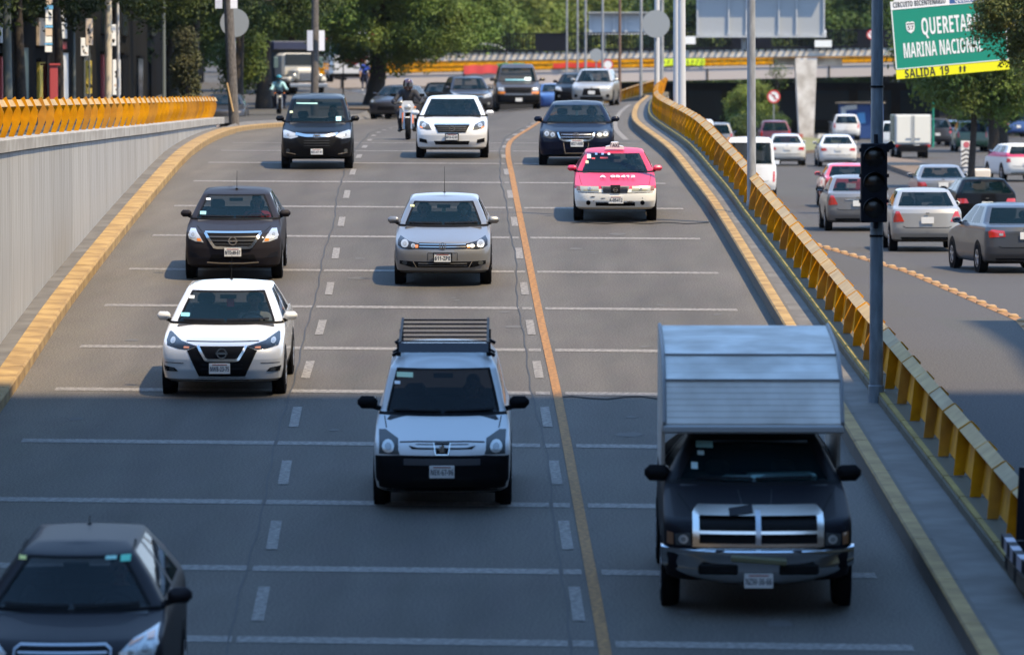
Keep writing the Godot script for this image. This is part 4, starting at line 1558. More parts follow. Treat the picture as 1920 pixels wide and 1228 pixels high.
func build_ground() -> void:
	var g := Soup.new()
	g.quad(Vector3(-900, -3.2, 200), Vector3(900, -3.2, 200), Vector3(900, -3.2, -1600), Vector3(-900, -3.2, -1600))
	struct("ground", g, mats.soil)
	var r := sheet(func(d): return rail_x(minf(d, 285.0)) + 0.36, func(_d): return 90.0, func(d, _x): return right_y(d), 40, 900, 5.0, 42, Vector3(0.124, 0.117, 0.111))
	struct("right_road", r, mats.asphalt, true)
	var st := sheet(func(_d): return -70.0, func(d): return wall_x(d) - 0.3 if d < 171.0 else minf(edge_l(d) - 0.3, line([[166, -8.3], [215, -7], [240, -6.2], [345, -1.5], [460, 2.0]], d)), func(d, _x): return line(STREET, d) - 0.02, 40, 700, 5.0, 24, Vector3(0.13, 0.125, 0.12))
	struct("left_street", st, mats.asphalt, true)
	# the bank between the street and the main road past the wall
	var bk := Soup.new()
	for i in 40:
		var q := []
		for d in [166.0 + i * 4.0, 170.0 + i * 4.0]:
			var x: float = minf(edge_l(minf(d, 290.0)) - 0.3, line([[166, -8.3], [215, -7], [240, -6.2], [345, -1.5]], d))
			q.append(Vector3(x, line(STREET, d) - 0.02, -d))
			q.append(on_road(d, edge_l(minf(d, 290.0)) + 0.02, 0.01) if d < 300.0 else Vector3(x + 0.5, -3.0, -d))
		bk.quad(q[0], q[1], q[3], q[2])
	struct("road_bank", bk, mats.pavement)

# ---------------------------------------------------------------- trees
var spray_mesh: ArrayMesh
func spray() -> ArrayMesh:
	if spray_mesh:
		return spray_mesh
	var s := Soup.new()
	var g := RandomNumberGenerator.new()
	g.seed = 77
	for i in 30:
		var c := Vector3(g.randf_range(-1, 1), g.randf_range(-1, 1), g.randf_range(-1, 1)) * 0.26
		var n := (Vector3(g.randf_range(-1, 1), g.randf_range(0.1, 1.2), g.randf_range(-1, 1)) + c * 2.0).normalized()
		var t := n.cross(Vector3(g.randf_range(-1, 1), g.randf_range(-1, 1), g.randf_range(-1, 1))).normalized()
		var b := n.cross(t)
		var l := g.randf_range(0.05, 0.085)
		var w := l * 0.46
		var f := g.randf_range(0.8, 1.15)
		s.tint = Color(f, f, f * 0.95)
		s.tri(c - t * l, c + b * w - n * 0.015, c + t * l)
		s.tri(c - t * l, c + t * l, c - b * w - n * 0.015)
	spray_mesh = s.mesh(10.0, true)
	return spray_mesh

func tree(called: String, label: String, at: Vector3, trunk: float, center: Vector3, rad: Vector3, clumps: int, per: int, tone: Color, sd: int, o := {}) -> Node3D:
	# at: foot; center: middle of the crown above the foot; rad: half axes
	var g := RandomNumberGenerator.new()
	g.seed = sd
	var t := thing(called, label, o.get("category", "tree"), at, 0.0, o.get("group", ""))
	var w := Soup.new()
	var lean := Vector3(center.x * 0.5, 0, center.z * 0.5)
	var fork := Vector3(0, center.y - rad.y * 0.5, 0) + lean
	var path := []
	for i in 6:
		var k := i / 5.0
		path.append(Vector3(0, -0.2, 0).lerp(fork, k) + Vector3(sin(k * 4.0 + sd) * 0.1, 0, cos(k * 3.0 + sd) * 0.1) * k * (1.2 if trunk > 0.1 else 0.3))
	w.tube(path, [trunk * 1.35, trunk * 1.05, trunk * 0.95, trunk * 0.88, trunk * 0.8, trunk * 0.7], 10)
	var mid := []
	for i in clumps:
		var v := Vector3()
		for go in 20:
			v = Vector3(g.randf_range(-1, 1), g.randf_range(-1, 1), g.randf_range(-1, 1))
			if v.length() < 1.0 and v.length() > o.get("core", 0.35):
				break
		mid.append(center + v * rad)
	var last: Vector3 = path[-1]
	for i in mini(clumps, 9):
		var e: Vector3 = mid[i]
		w.tube([last, last.lerp(e, 0.5) + Vector3(0, -0.25, 0), e], [trunk * 0.5, trunk * 0.3, trunk * 0.1], 6)
	obj("trunk", w, o.get("bark", mats.bark), t, 60.0)
	var mm := MultiMesh.new()
	mm.transform_format = MultiMesh.TRANSFORM_3D
	mm.use_colors = true
	mm.mesh = spray()
	mm.instance_count = clumps * per
	var size: float = o.get("leaf", 1.0)
	var cr: float = o.get("clump", 0.85)
	var n := 0
	for m in mid:
		var hue := g.randf_range(0.72, 1.25)
		var yel := g.randf_range(-0.08, 0.16)
		for k in per:
			var v := Vector3(g.randfn(0, 0.45), g.randfn(0, 0.36), g.randfn(0, 0.45)) * cr
			var sc := g.randf_range(0.7, 1.3) * size
			var b := Basis.from_euler(Vector3(g.randf_range(-0.6, 0.6), g.randf_range(0, TAU), g.randf_range(-0.6, 0.6))).scaled(Vector3.ONE * sc)
			mm.set_instance_transform(n, Transform3D(b, m + v))
			var f := hue * g.randf_range(0.75, 1.25)
			mm.set_instance_color(n, Color(tone.r * f * (1.0 + yel), tone.g * f, tone.b * f))
			n += 1
	var c := MultiMeshInstance3D.new()
	c.name = "crown"
	c.multimesh = mm
	c.material_override = mats.leaf
	c.set_meta("kind", "stuff")
	t.add_child(c, true)
	return t

# ---------------------------------------------------------------- buildings, bridges, poles, signs
func build_tower() -> void:
	# the office block to the right of the eye that shades the near end of the underpass
	for e in [["tall pale office block beside the near end of the road, out of the frame", 22.0, 52.0, -56.0, 10.0, 66.0], ["lower pale office block along the right-hand road, out of the frame", 19.0, 31.0, -86.0, -60.0, 23.0], ["long pale office block along the left street beside the eye, out of the frame", -44.0, -21.0, -74.0, 60.0, 30.0], ["pale office block closing the avenue behind the eye", -44.0, 60.0, 75.0, 95.0, 34.0]]:
		var t := thing("office_building", e[0], "building", Vector3((e[1] + e[2]) / 2.0, 0, (e[3] + e[4]) / 2.0))
		var s := Soup.new()
		s.box(Vector3(0, e[5] / 2.0 - 1.5, 0), Vector3(e[2] - e[1], e[5] + 3.0, e[4] - e[3]))
		obj("wall", s, mats.stucco, t)
		for k in int(e[5] / 4.0) - 2:
			var w := Soup.new()
			w.box(Vector3((-(e[2] - e[1]) / 2.0 - 0.02) * (1.0 if e[1] > 0.0 else -1.0), 5.0 + k * 4.0, 0), Vector3(0.1, 1.8, (e[4] - e[3]) * 0.94))
			obj("window_band", w, mats.tinted, t)

func bar_box(parent: Node, called: String, m: Material, a: Vector3, b: Vector3, w: float, h: float) -> MeshInstance3D:
	var s := Soup.new()
	var d := b - a
	var f := d.normalized()
	var sd := f.cross(Vector3.UP).normalized()
	var up := sd.cross(f)
	s.box((a + b) / 2.0, Vector3(w, h, d.length()), Basis(sd, up, -f))
	return obj(called, s, m, parent)

func build_bridges() -> void:
	# near deck: pale fascia with black railing, one tapering pier in view
	var b := thing("footbridge", "pale concrete footbridge deck with black railing and one tapering pier", "bridge")
	var z := -355.0
	var sl := -0.012
	var yy := func(x: float, y: float) -> Vector3: return Vector3(x, y + (x - 8.0) * -sl, z)
	var deck := Soup.new()
	deck.sweep(PackedVector3Array([yy.call(-14.0, 5.2), yy.call(70.0, 5.2)]), PackedVector2Array([Vector2(-3.6, 0.1), Vector2(-0.9, 0.0), Vector2(0.0, 0.05), Vector2(0.0, 0.52), Vector2(-3.6, 0.52)]))
	var dk := obj("deck", deck, mats.bridge_concrete, b)
	var pier := Soup.new()
	pier.prism(PackedVector2Array([Vector2(18.62, -0.3), Vector2(19.5, -0.3), Vector2(19.72, 5.3), Vector2(18.3, 5.3)]), z - 1.6, z + 0.05)
	pier.box(Vector3(19.2, 5.05, z - 1.6), Vector3(4.4, 0.5, 1.2))
	obj("pier", pier, mats.bridge_concrete, b)
	var rail := bar_box(b, "railing", mats.rail_black, yy.call(-14.0, 6.92), yy.call(70.0, 6.92), 0.1, 0.08)
	bar_box(b, "bottom_rail", mats.rail_black, yy.call(-14.0, 5.84), yy.call(70.0, 5.84), 0.12, 0.14)
	var bars := Soup.new()
	for i in 400:
		var p: Vector3 = yy.call(-14.0 + i * 0.21, 6.38)
		bars.box(p, Vector3(0.055, 1.1, 0.05))
	var bo := obj("railing_bars", bars, mats.rail_black, b)
	bo.set_meta("kind", "stuff")
	var br := Soup.new()
	for i in 190:
		var p: Vector3 = yy.call(-14.0 + i * 0.44, 5.69)
		br.box(p + Vector3(0, 0, 0.1), Vector3(0.1, 0.16, 0.3))
	obj("rail_brackets", br, mats.rail_black, b).set_meta("kind", "stuff")
	for e in [[1.5, 3.6], [14.2, 16.8], [22.3, 27.5]]:
		var pn := Soup.new()
		pn.box(yy.call((e[0] + e[1]) / 2.0, 6.4), Vector3(e[1] - e[0], 1.0, 0.03))
		obj("railing_panel", pn, mats.rail_black, b)
	# far deck: orange guard rails over a stained girder
	var c := thing("road_bridge", "road overpass with orange guard rails above a pinkish grey girder", "bridge")
	z = -388.0
	sl = 0.022
	var gp := func(x: float, y: float) -> Vector3: return Vector3(x, y + (x - 10.0) * sl, z)
	var gd := Soup.new()
	gd.sweep(PackedVector3Array([gp.call(-16.0, 3.75), gp.call(75.0, 3.75)]), PackedVector2Array([Vector2(-48.0, 0.0), Vector2(0.0, 0.0), Vector2(0.0, 0.8), Vector2(0.06, 0.8), Vector2(0.06, 0.95), Vector2(-48.0, 0.95)]))
	obj("girder", gd, mat("girder_pink", Vector3(0.42, 0.37, 0.34), 0.85), c)
	for k in [[4.88, 0.24], [5.22, 0.24], [5.48, 0.14]]:
		bar_box(c, "guard_rail", mats.steel_yellow, gp.call(-16.0, k[0]), gp.call(75.0, k[0]), 0.1, k[1])
	for i in 46:
		var p: Vector3 = gp.call(-15.0 + i * 2.0, 5.1)
		var ps := Soup.new()
		ps.box(p + Vector3(0, 0, -0.1), Vector3(0.12, 0.8, 0.12))
		obj("rail_post", ps, mats.steel_yellow, c)
	for i in 10:
		var j := Soup.new()
		j.box(gp.call(-12.0 + i * 8.6, 4.15) + Vector3(0, 0, 0.02), Vector3(0.12, 0.8, 0.06))
		obj("girder_joint", j, mats.wall_dark, c)
	for x in [-8.0, 6.5, 31.0, 44.0]:
		var p := Soup.new()
		p.box(Vector3(x, 1.6, z - 4.5), Vector3(1.4, 5.0, 7.0))
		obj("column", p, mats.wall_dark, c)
	var ab := Soup.new()
	ab.box(Vector3(-3.5, 3.24, z - 0.6), Vector3(19, 0.98, 0.9))
	obj("abutment", ab, mats.bridge_concrete, c)
	var lo := Soup.new()
	lo.box(Vector3(-3.5, 1.1, z - 0.7), Vector3(19, 3.28, 0.9))
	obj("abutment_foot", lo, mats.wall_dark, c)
	# banners hung on the rails
	for e in [[11.9, 5.07, 3.45, 0.55, Vector3(0.62, 0.78, 0.02), "bright yellow green cloth banner with black marks, hung on the orange rail", 10], [4.6, 5.0, 3.4, 0.35, Vector3(0.55, 0.03, 0.02), "red cloth banner tied along the orange rail behind the round signs", 0], [-2.2, 4.85, 2.4, 0.6, Vector3(0.6, 0.06, 0.06), "red banner on the rail left of the brown van", 0], [-0.1, 5.1, 2.0, 0.3, Vector3(0.03, 0.25, 0.1), "green and white strip banner above the brown van", 2]]:
		var bn := thing("banner", e[5], "banner", gp.call(e[0], e[1]) + Vector3(0, 0, 0.14))
		bn.rotation.z = sl
		var cl := Soup.new()
		for i in 12:
			var q := []
			for g in [[i, -0.5], [i + 1, -0.5], [i + 1, 0.5], [i, 0.5]]:
				q.append(Vector3((g[0] / 12.0 - 0.5) * e[2], g[1] * e[3] - 0.03 * sin(g[0] * 1.3), 0.03 * sin(g[0] * 1.1)))
			cl.quad(q[0], q[1], q[2], q[3])
		obj("cloth", cl, mat("banner_%d" % int(e[4].x * 100 + e[4].y * 1000), e[4], 0.8), bn)
		for i in e[6]:
			var gl := Soup.new()
			var x: float = (i + 0.6) / (e[6] + 0.2) * e[2] - e[2] / 2.0
			gl.box(Vector3(x, 0.02, 0.05), Vector3(0.06, 0.24, 0.012))
			gl.box(Vector3(x + 0.06, 0.1 * (i % 3 - 1), 0.05), Vector3(0.13, 0.05, 0.012))
			obj("letter_stroke", gl, mat("ink", Vector3(0.02, 0.02, 0.02), 0.7), bn)
	# hoardings seen from behind
	for e in [[15.3, 8.05, 7.9, 2.9, -338.0, "large grey hoarding seen from behind, over the middle of the footbridge", Vector3(0.3, 0.32, 0.34), 5], [7.3, 7.75, 4.0, 1.35, -378.0, "smaller grey hoarding seen from behind, left of the white lamp posts", Vector3(0.32, 0.35, 0.38), 3]]:
		var h := thing("hoarding", e[5], "billboard", Vector3(e[0], e[1], e[4]))
		var pn := Soup.new()
		pn.box(Vector3(0, 0, -0.1), Vector3(e[2], e[3], 0.08))
		obj("panel", pn, mat("hoarding_%d" % e[7], e[6], 0.6), h)
		for i in e[7] + 1:
			var x: float = (float(i) / e[7] - 0.5) * (e[2] - 0.2) + (0.35 if i % 2 else -0.1)
			var rb := Soup.new()
			rb.box(Vector3(clampf(x, -e[2] / 2 + 0.06, e[2] / 2 - 0.06), 0, 0.02), Vector3(0.08, e[3] * 0.98, 0.16))
			rb.box(Vector3(clampf(x, -e[2] / 2 + 0.1, e[2] / 2 - 0.1), -e[3] / 2 + 0.1, 0.14), Vector3(0.2, 0.14, 0.24))
			obj("stiffener", rb, mat("galvanised", Vector3(0.4, 0.42, 0.44), 0.5), h)
		var fr := Soup.new()
		fr.box(Vector3(0, -e[3] / 2 - 0.06, 0), Vector3(e[2] + 0.2, 0.1, 0.5))
		fr.box(Vector3(0, e[3] / 2 + 0.04, 0.2), Vector3(e[2] + 0.1, 0.06, 0.7))
		obj("catwalk", fr, mats.galvanised, h)
		var po := Soup.new()
		po.tube([Vector3(-1.0, -e[1] + 5.75 if e[7] == 5 else -e[1] + 4.8, -0.5), Vector3(-1.0, e[3] / 2, -0.5)], [0.16], 14)
		obj("post", po, mats.pole_grey, h)
	# plates on the footbridge railing
	for e in [[11.4, 6.42, 0.9, 0.5, Vector3(0.75, 0.75, 0.73), "small white plate on the footbridge railing under the hoarding's left part"], [20.1, 6.2, 1.1, 0.45, Vector3(0.7, 0.72, 0.7), "white and green plate on the railing right of the hoarding"], [19.9, 6.85, 0.75, 0.5, Vector3(0.8, 0.8, 0.8), "white plate tilted beside the hoarding's lower right corner"]]:
		var s := Soup.new()
		s.box(Vector3(), Vector3(e[2], e[3], 0.04))
		var o := obj("notice_plate", s, mat("plate_%d" % int(e[0] * 10), e[4], 0.6))
		o.position = Vector3(e[0], e[1], -354.7)
		tag(o, e[5], "sign")
	# what stands in the shade beyond both decks
	var d := thing("office_building", "dark glazed building in the shade behind the overpass", "building", Vector3(26, 0, -420))
	var bs := Soup.new()
	bs.box(Vector3(0, 1.6, 0), Vector3(56, 4.0, 10))
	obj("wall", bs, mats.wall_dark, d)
	for i in 14:
		for j in 1:
			var w := Soup.new()
			w.box(Vector3(-21.0 + i * 3.2, 1.9, 5.03), Vector3(2.5, 2.2, 0.06))
			obj("window", w, mat("dim_glass", Vector3(0.03, 0.05, 0.07), 0.15), d)

func lamp_post(called: String, label: String, cat: String, p: Vector3, h: float, r: float, m: Material, lean := 0.0, base := true, group := "") -> Node3D:
	var t := thing(called, label, cat, p, 0.0, group)
	var s := Soup.new()
	s.tube([Vector3(0, -0.1, 0), Vector3(lean * 0.5, h * 0.5, 0), Vector3(lean, h, 0)], [r * 1.12, r, r * 0.82], 14)
	obj("shaft", s, m, t, 60.0)
	if base:
		var b := Soup.new()
		b.lathe([Vector2(r * 1.9, 0.0), Vector2(r * 1.9, 0.03), Vector2(r * 1.3, 0.05), Vector2(r * 1.25, 0.3), Vector2(r * 1.05, 0.32)], 12)
		obj("base_plate", b, m, t)
	return t

func lamp_head(t: Node3D, h: float, dir: float) -> void:
	var s := Soup.new()
	s.tube([Vector3(0, h - 0.1, 0), Vector3(dir * 0.6, h + 0.3, 0), Vector3(dir * 1.6, h + 0.45, 0)], [0.05, 0.045, 0.04], 8)
	obj("arm", s, mats.pole_grey, t)
	var l := Soup.new()
	l.box(Vector3(dir * 1.9, h + 0.44, 0), Vector3(0.7, 0.12, 0.26), Basis.IDENTITY, 0.04)
	obj("lamp_housing", l, mats.pole_grey, t)

func sign_disc(t: Node3D, c: Vector3, r: float, front: Material, rim_m = null, bar := false) -> void:
	var s := round_mesh([Vector2(r, -0.015), Vector2(r, 0.015), Vector2(0, 0.015)], 28)
	s.lathe([Vector2(0, -0.015), Vector2(r, -0.015)], 28, Transform3D(Basis(Vector3.RIGHT, PI / 2), Vector3()))
	var o := obj("sign_face", s, front, t)
	o.position = c
	if rim_m:
		var k := round_mesh([Vector2(r, 0.012), Vector2(r, 0.022), Vector2(r * 0.76, 0.022), Vector2(r * 0.76, 0.012)], 28)
		obj("sign_ring", k, rim_m, o)
	if bar:
		var b := Soup.new()
		b.box(Vector3(0, 0, 0.02), Vector3(r * 1.5, r * 0.16, 0.01), Basis(Vector3.BACK, -0.785))
		obj("sign_slash", b, rim_m, o)
		var a := Soup.new()
		a.box(Vector3(r * 0.1, -r * 0.15, 0.0175), Vector3(r * 0.16, r * 0.6, 0.005))
		a.box(Vector3(-r * 0.1, r * 0.22, 0.0175), Vector3(r * 0.5, r * 0.16, 0.005))
		obj("sign_symbol", a, mat("ink", Vector3(0.02, 0.02, 0.02), 0.7), o)

func build_poles() -> void:
	# right-hand row on the median
	var t := lamp_post("traffic_light_pole", "tall blue-grey pole on the median that carries the traffic light", "pole", Vector3(5.02, road_y(75.5, 5.0) + 0.16, -75.5), 7.6, 0.088, mats.pole_blue)
	for y in [2.35, 2.9, 4.4]:
		var s := Soup.new()
		s.lathe([Vector2(0.098, y), Vector2(0.098, y + 0.03)], 14)
		obj("strap", s, mats.black_plastic, t)
	var tl := thing("traffic_light", "unlit black three-lamp traffic light on the blue-grey pole", "traffic light", Vector3(4.965, 2.72, -75.3))
	var hs := Soup.new()
	hs.box(Vector3(), Vector3(0.36, 1.08, 0.2), Basis.IDENTITY, 0.015)
	obj("housing", hs, mats.rail_black, tl)
	var bk := Soup.new()
	bk.tube([Vector3(0.03, 0.54, -0.02), Vector3(0.03, 0.66, -0.04)], [0.03], 8)
	bk.tube([Vector3(0.03, -0.54, -0.02), Vector3(0.03, -0.62, -0.04)], [0.035], 8)
	bk.box(Vector3(0.21, 0.5, -0.03), Vector3(0.14, 0.1, 0.06), Basis(Vector3.BACK, 0.5))
	obj("bracket", bk, mats.rail_black, tl)
	for k in 3:
		var y := 0.35 - k * 0.35
		var ln := round_mesh([Vector2(0.13, 0.1), Vector2(0.13, 0.11), Vector2(0.07, 0.125), Vector2(0, 0.13)], 20)
		var lo := obj("lamp_lens", ln, mat("lens_off_%d" % k, [Vector3(0.006, 0.005, 0.005), Vector3(0.006, 0.005, 0.005), Vector3(0.006, 0.005, 0.005)][k], 0.2), tl)
		lo.position.y = y
		var v := Soup.new()
		for i in 14:
			var q := []
			for e in [[i, 0.1, 0.15], [i + 1, 0.1, 0.15], [i + 1, 0.28, 0.152], [i, 0.28, 0.152]]:
				var a: float = lerpf(-0.35, PI + 0.35, e[0] / 14.0)
				var dz: float = e[1] if e[1] < 0.2 else 0.12 + 0.16 * sin(clampf((e[0] + 0.0) / 14.0, 0, 1) * PI)
				q.append(Vector3(e[2] * cos(a), y + e[2] * sin(a), dz))
			v.quad(q[0], q[1], q[2], q[3])
		obj("visor", v, mat("visor_grey", Vector3(0.025, 0.028, 0.034), 0.5), tl)
		for sx in [-1.0, 1.0]:
			var kn := Soup.new()
			kn.box(Vector3(sx * 0.19, y + 0.1, 0.06), Vector3(0.03, 0.05, 0.04))
			obj("hinge", kn, mats.rail_black, tl)
	var p2 := lamp_post("lamp_post", "grey lamp post growing out of the barrier left of the white van", "lamp post", Vector3(4.85, road_y(111.0, 4.8) + 0.17, -111.0), 9.5, 0.085, mats.pole_grey, -0.04)
	lamp_head(p2, 9.5, -1.0)
	var p3 := lamp_post("lamp_post", "thick pale grey lamp post, right one of the close pair on the barrier", "lamp post", Vector3(4.62, road_y(149.0, 4.6) + 0.17, -149.0), 10.0, 0.098, mat("pole_pale", Vector3(0.46, 0.46, 0.46), 0.55), -0.05)
	lamp_head(p3, 10.0, 1.0)
	var p4 := lamp_post("lamp_post", "pale grey lamp post, left one of the close pair on the barrier", "lamp post", Vector3(4.95, road_y(163.0, 4.6) + 0.17, -165.0), 10.0, 0.095, mats.pole_pale, -0.03)
	lamp_head(p4, 10.0, -1.0)
	for e in [[1232, 212.0, 0.1, "pale_grey lamp post just left of the close pair, above the barrier's bend", "pole_pale", true], [1241, 240.0, 0.085, "thin grey post touching the close pair's left side, beyond the bend", "pole_grey", false], [1202, 262.0, 0.07, "slim grey post standing on the far yellow barrier", "pole_grey", true], [1162, 268.0, 0.07, "rust brown post on the far yellow barrier", "pole_rust", false], [1130, 285.0, 0.06, "slim grey post right of the silver crossover's roof", "pole_grey", true], [1098, 320.0, 0.075, "grey post with a round sign, above the silver crossover", "pole_grey", true], [1083, 330.0, 0.06, "thin grey post second from the left above the dark hatchback", "pole_grey", false], [1063, 340.0, 0.06, "thin grey post nearest the brown van, above the blue car", "pole_grey", true], [950, 420.0, 0.08, "distant pale lamp post among trees above the brown van", "pole_pale", true]]:
		if not mats.has("pole_rust"):
			mat("pole_rust", Vector3(0.12, 0.075, 0.055), 0.8)
		var d: float = e[1]
		var x: float = (e[0] - 960.0) / 10300.0 * d
		var y0: float = road_y(d, x) if d < 290.0 else 0.5
		var q := lamp_post("lamp_post", e[3].replace("_", " "), "lamp post", Vector3(x, y0, -d), 9.5 if d < 400.0 else 5.6, e[2], mats[e[4]], 0.0, false)
		if e[5]:
			lamp_head(q, 9.5 if d < 400.0 else 5.6, 1.0 if int(e[0]) % 2 else -1.0)
	var rw := mat("sign_white", Vector3(0.7, 0.7, 0.68), 0.5)
	var rr := mat("sign_red", Vector3(0.5, 0.03, 0.03), 0.5)
	var gb := mat("sign_back", Vector3(0.25, 0.27, 0.28), 0.55)
	for e in [[1230, 45, 205.0, 26, "large grey round sign seen from behind, on the posts above the bend", false, gb, 0.0], [1118, 103, 292.0, 12, "small grey round sign seen from behind, above the silver crossover", false, gb, 0.0], [1140, 121, 296.0, 10, "round red and white sign low on the far rail beside the rust brown post", true, rw, 0.0], [1451, 181, 330.0, 12.5, "round no-turn sign with red ring in front of the small green tree", true, rw, 0.0], [1634, 65, 352.0, 9.0, "round red-ringed sign on the footbridge railing left of the blue-grey pole", true, rw, 0.0], [440, 43, 178.0, 27, "large grey round sign seen from behind, on the left pavement", false, gb, 0.0]]:
		var d: float = e[2]
		var c := Vector3((e[0] - 960.0) / 10300.0 * d, EYE + (140.0 - e[1]) / 10300.0 * d, -d)
		var g := thing("road_sign", e[4], "road sign", Vector3(c.x, 0, c.z))
		sign_disc(g, Vector3(0, c.y, 0.05), e[3] / 10300.0 * d, e[6], rr if e[5] else null, e[5] and d > 300.0)
		var ps := Soup.new()
		var lowest: float = 0.0 if e[0] > 1300 else (line(STREET, d) if e[0] < 900 else road_y(d, c.x))
		if e[0] == 1634:
			lowest = 6.0
		ps.tube([Vector3(0.0, lowest - 0.1, -0.01), Vector3(0, c.y + 0.25, -0.01)], [0.035], 8)
		obj("post", ps, mats.pole_grey, g)
	# left side
	var c1 := lamp_post("utility_pole", "leaning brown concrete pole at the end of the left barrier", "utility pole", Vector3(-8.75, line(STREET, 172.0) - 0.1, -173.0), 9.0, 0.15, mats.pole_concrete, -0.42, false)
	var st := Soup.new()
	st.tube([Vector3(-0.22, 1.35, 0.17), Vector3(-0.03, 0.45, 0.2)], [0.025], 6)
	var stick := obj("wooden_stick", st, mat("raw_wood", Vector3(0.5, 0.33, 0.15), 0.8))
	stick.position = c1.position
	tag(stick, "pale wooden stick leaning on the brown concrete pole", "stick")
	var c2 := lamp_post("utility_pole", "brown concrete pole with a white pennant behind the black minivan", "utility pole", Vector3(-8.2, line(STREET, 230.0), -228.0), 9.5, 0.15, mats.pole_concrete, 0.06, false)
	lamp_post("utility_pole", "thick cream pole on the left pavement", "utility pole", Vector3(-13.6, line(STREET, 185.0), -185.0), 9.0, 0.115, mats.pole_cream, 0.02, false)
	lamp_post("utility_pole", "slim light grey pole right of the cream pole, on the left pavement", "utility pole", Vector3(-13.4, line(STREET, 187.0), -187.0), 9.0, 0.055, mat("pole_light", Vector3(0.42, 0.42, 0.42), 0.6), -0.06, false)
	lamp_post("utility_pole", "dull green-grey pole at the left edge of the picture", "utility pole", Vector3(-15.6, line(STREET, 170.0), -170.0), 9.0, 0.13, mat("pole_dull", Vector3(0.1, 0.115, 0.11), 0.8), -0.1, false)
	lamp_post("utility_pole", "grey post in front of the ivy-covered column", "utility pole", Vector3(-13.0, line(STREET, 205.0), -205.0), 6.0, 0.07, mats.pole_dull, 0.0, false)
	lamp_post("utility_pole", "dark thin post between the blue poster and the cream pole", "utility pole", Vector3(-15.4, line(STREET, 190.0), -193.0), 7.0, 0.06, mats.pole_dull, 0.0, false)
	lamp_post("utility_pole", "thin pale post in front of the white van on the left street", "utility pole", Vector3(-12.3, line(STREET, 268.0), -268.0), 3.2, 0.06, mats.pole_light, 0.0, false)
	lamp_post("utility_pole", "thin dark steel post in front of the coach", "utility pole", Vector3(-8.05, line(STREET, 262.0), -262.0), 2.2, 0.03, mats.rail_black, 0.0, false)
	for e in [[592, 76, 227.6, 13, 19, "white pennant sign on the brown pole behind the black minivan", 0.5], [424, 2, 164.6, 16, 14, "white banner crossing the top of the leaning brown pole", 0.0]]:
		var d: float = e[2]
		var g := thing("pole_banner", e[5], "banner", Vector3((e[0] - 960.0) / 10300.0 * d, EYE + (140.0 - e[1]) / 10300.0 * d, -d))
		for sx in [-1.0, 1.0]:
			var s := Soup.new()
			var w: float = e[3] / 10300.0 * d
			s.box(Vector3(sx * (w * 0.5 + 0.1), 0, -0.12), Vector3(w * 0.82, e[4] * 2.0 / 10300.0 * d, 0.02), Basis(Vector3.UP, 0.15 * sx))
			obj("pennant", s, mat("pennant_white", Vector3(0.68, 0.68, 0.72), 0.7), g)
	var cable := Soup.new()
	var cp := []
	for i in 15:
		var k := i / 14.0
		cp.append(Vector3(lerpf(10.5, 17.5, k), lerpf(6.6, 4.3, k) + 0.9 * (k * k - k), lerpf(-128, -118, k)))
	cable.tube(cp, [0.018], 5)
	var cb := obj("cable", cable, mats.rail_black)
	tag(cb, "black cable sagging across the top right corner over the sign", "cable")
	# big green direction sign
	var d := 165.0
	var g := thing("direction_sign", "green direction sign with white lettering and a yellow exit strip", "road sign", Vector3((1781 - 960) / 10300.0 * d, EYE + (140.0 - 66.0) / 10300.0 * d, -d))
	g.rotation.z = 0.088
	g.rotation.y = 0.12
	var k := d / 10300.0
	var W := 216.0 * k
	var pn := Soup.new()
	pn.box(Vector3(0, 1.0 * k, 0), Vector3(W, 112 * k, 0.05))
	obj("panel", pn, mat("sign_green", Vector3(0.0, 0.21, 0.135), 0.5), g)
	for e in [[0, 57.2, 216, 1.8], [0, -54.6, 216, 1.6], [-107, 1, 2, 112], [107, 1, 2, 112]]:
		var s := Soup.new()
		s.box(Vector3(e[0] * k, e[1] * k, 0.028), Vector3(e[2] * k, e[3] * k, 0.012))
		obj("border", s, rw, g)
	var ys := Soup.new()
	ys.box(Vector3(0, -64.5 * k, 0), Vector3(W, 18 * k, 0.05))
	obj("exit_strip", ys, mat("sign_yellow", Vector3(0.72, 0.68, 0.0), 0.5), g)
	var ws := Soup.new()
	ws.box(Vector3(-52 * k, 65 * k, 0), Vector3(112 * k, 14 * k, 0.05))
	obj("road_name_strip", ws, rw, g)
	var bs := Soup.new()
	bs.box(Vector3(56 * k, 65 * k, 0), Vector3(104 * k, 14 * k, 0.05))
	obj("blue_strip", bs, mat("sign_blue", Vector3(0.03, 0.09, 0.25), 0.5), g)
	for e in [["QUERETARO", 24.0, -54.0, 20.0, 112.0, "sign_white"], ["MARINA NACIONAL", 21.0, -92.0, -22.0, 150.0, "sign_white"], ["SALIDA  19", 12.0, -92.0, -64.5, 84.0, "ink"], ["CIRCUITO BICENTENARIO", 7.5, -104.0, 65.0, 100.0, "ink"], ["QUERETARO", 8.0, 14.0, 65.0, 56.0, "sign_white"]]:
		var tm := text_mesh(e[0], e[1] * k * 1.35, true, 0.006)
		tm.horizontal_alignment = HORIZONTAL_ALIGNMENT_LEFT
		var o := obj("lettering", tm, mat(e[5]), g)
		var wid: float = tm.get_aabb().size.x
		o.scale.x = e[4] * k / wid
		o.position = Vector3(e[2] * k, e[3] * k, 0.03)
	var shd := Soup.new()
	var sp := PackedVector2Array()
	for q in [[-8, 9], [-4, 11], [0, 9.5], [4, 11], [8, 9], [8, -1], [6, -7], [0, -11], [-6, -7], [-8, -1]]:
		sp.append(Vector2(q[0], q[1]) * k)
	shd.prism(sp, 0.025, 0.036, Transform3D(Basis.IDENTITY, Vector3(-74 * k, 21 * k, 0)))
	var so := obj("route_shield", shd, rw, g)
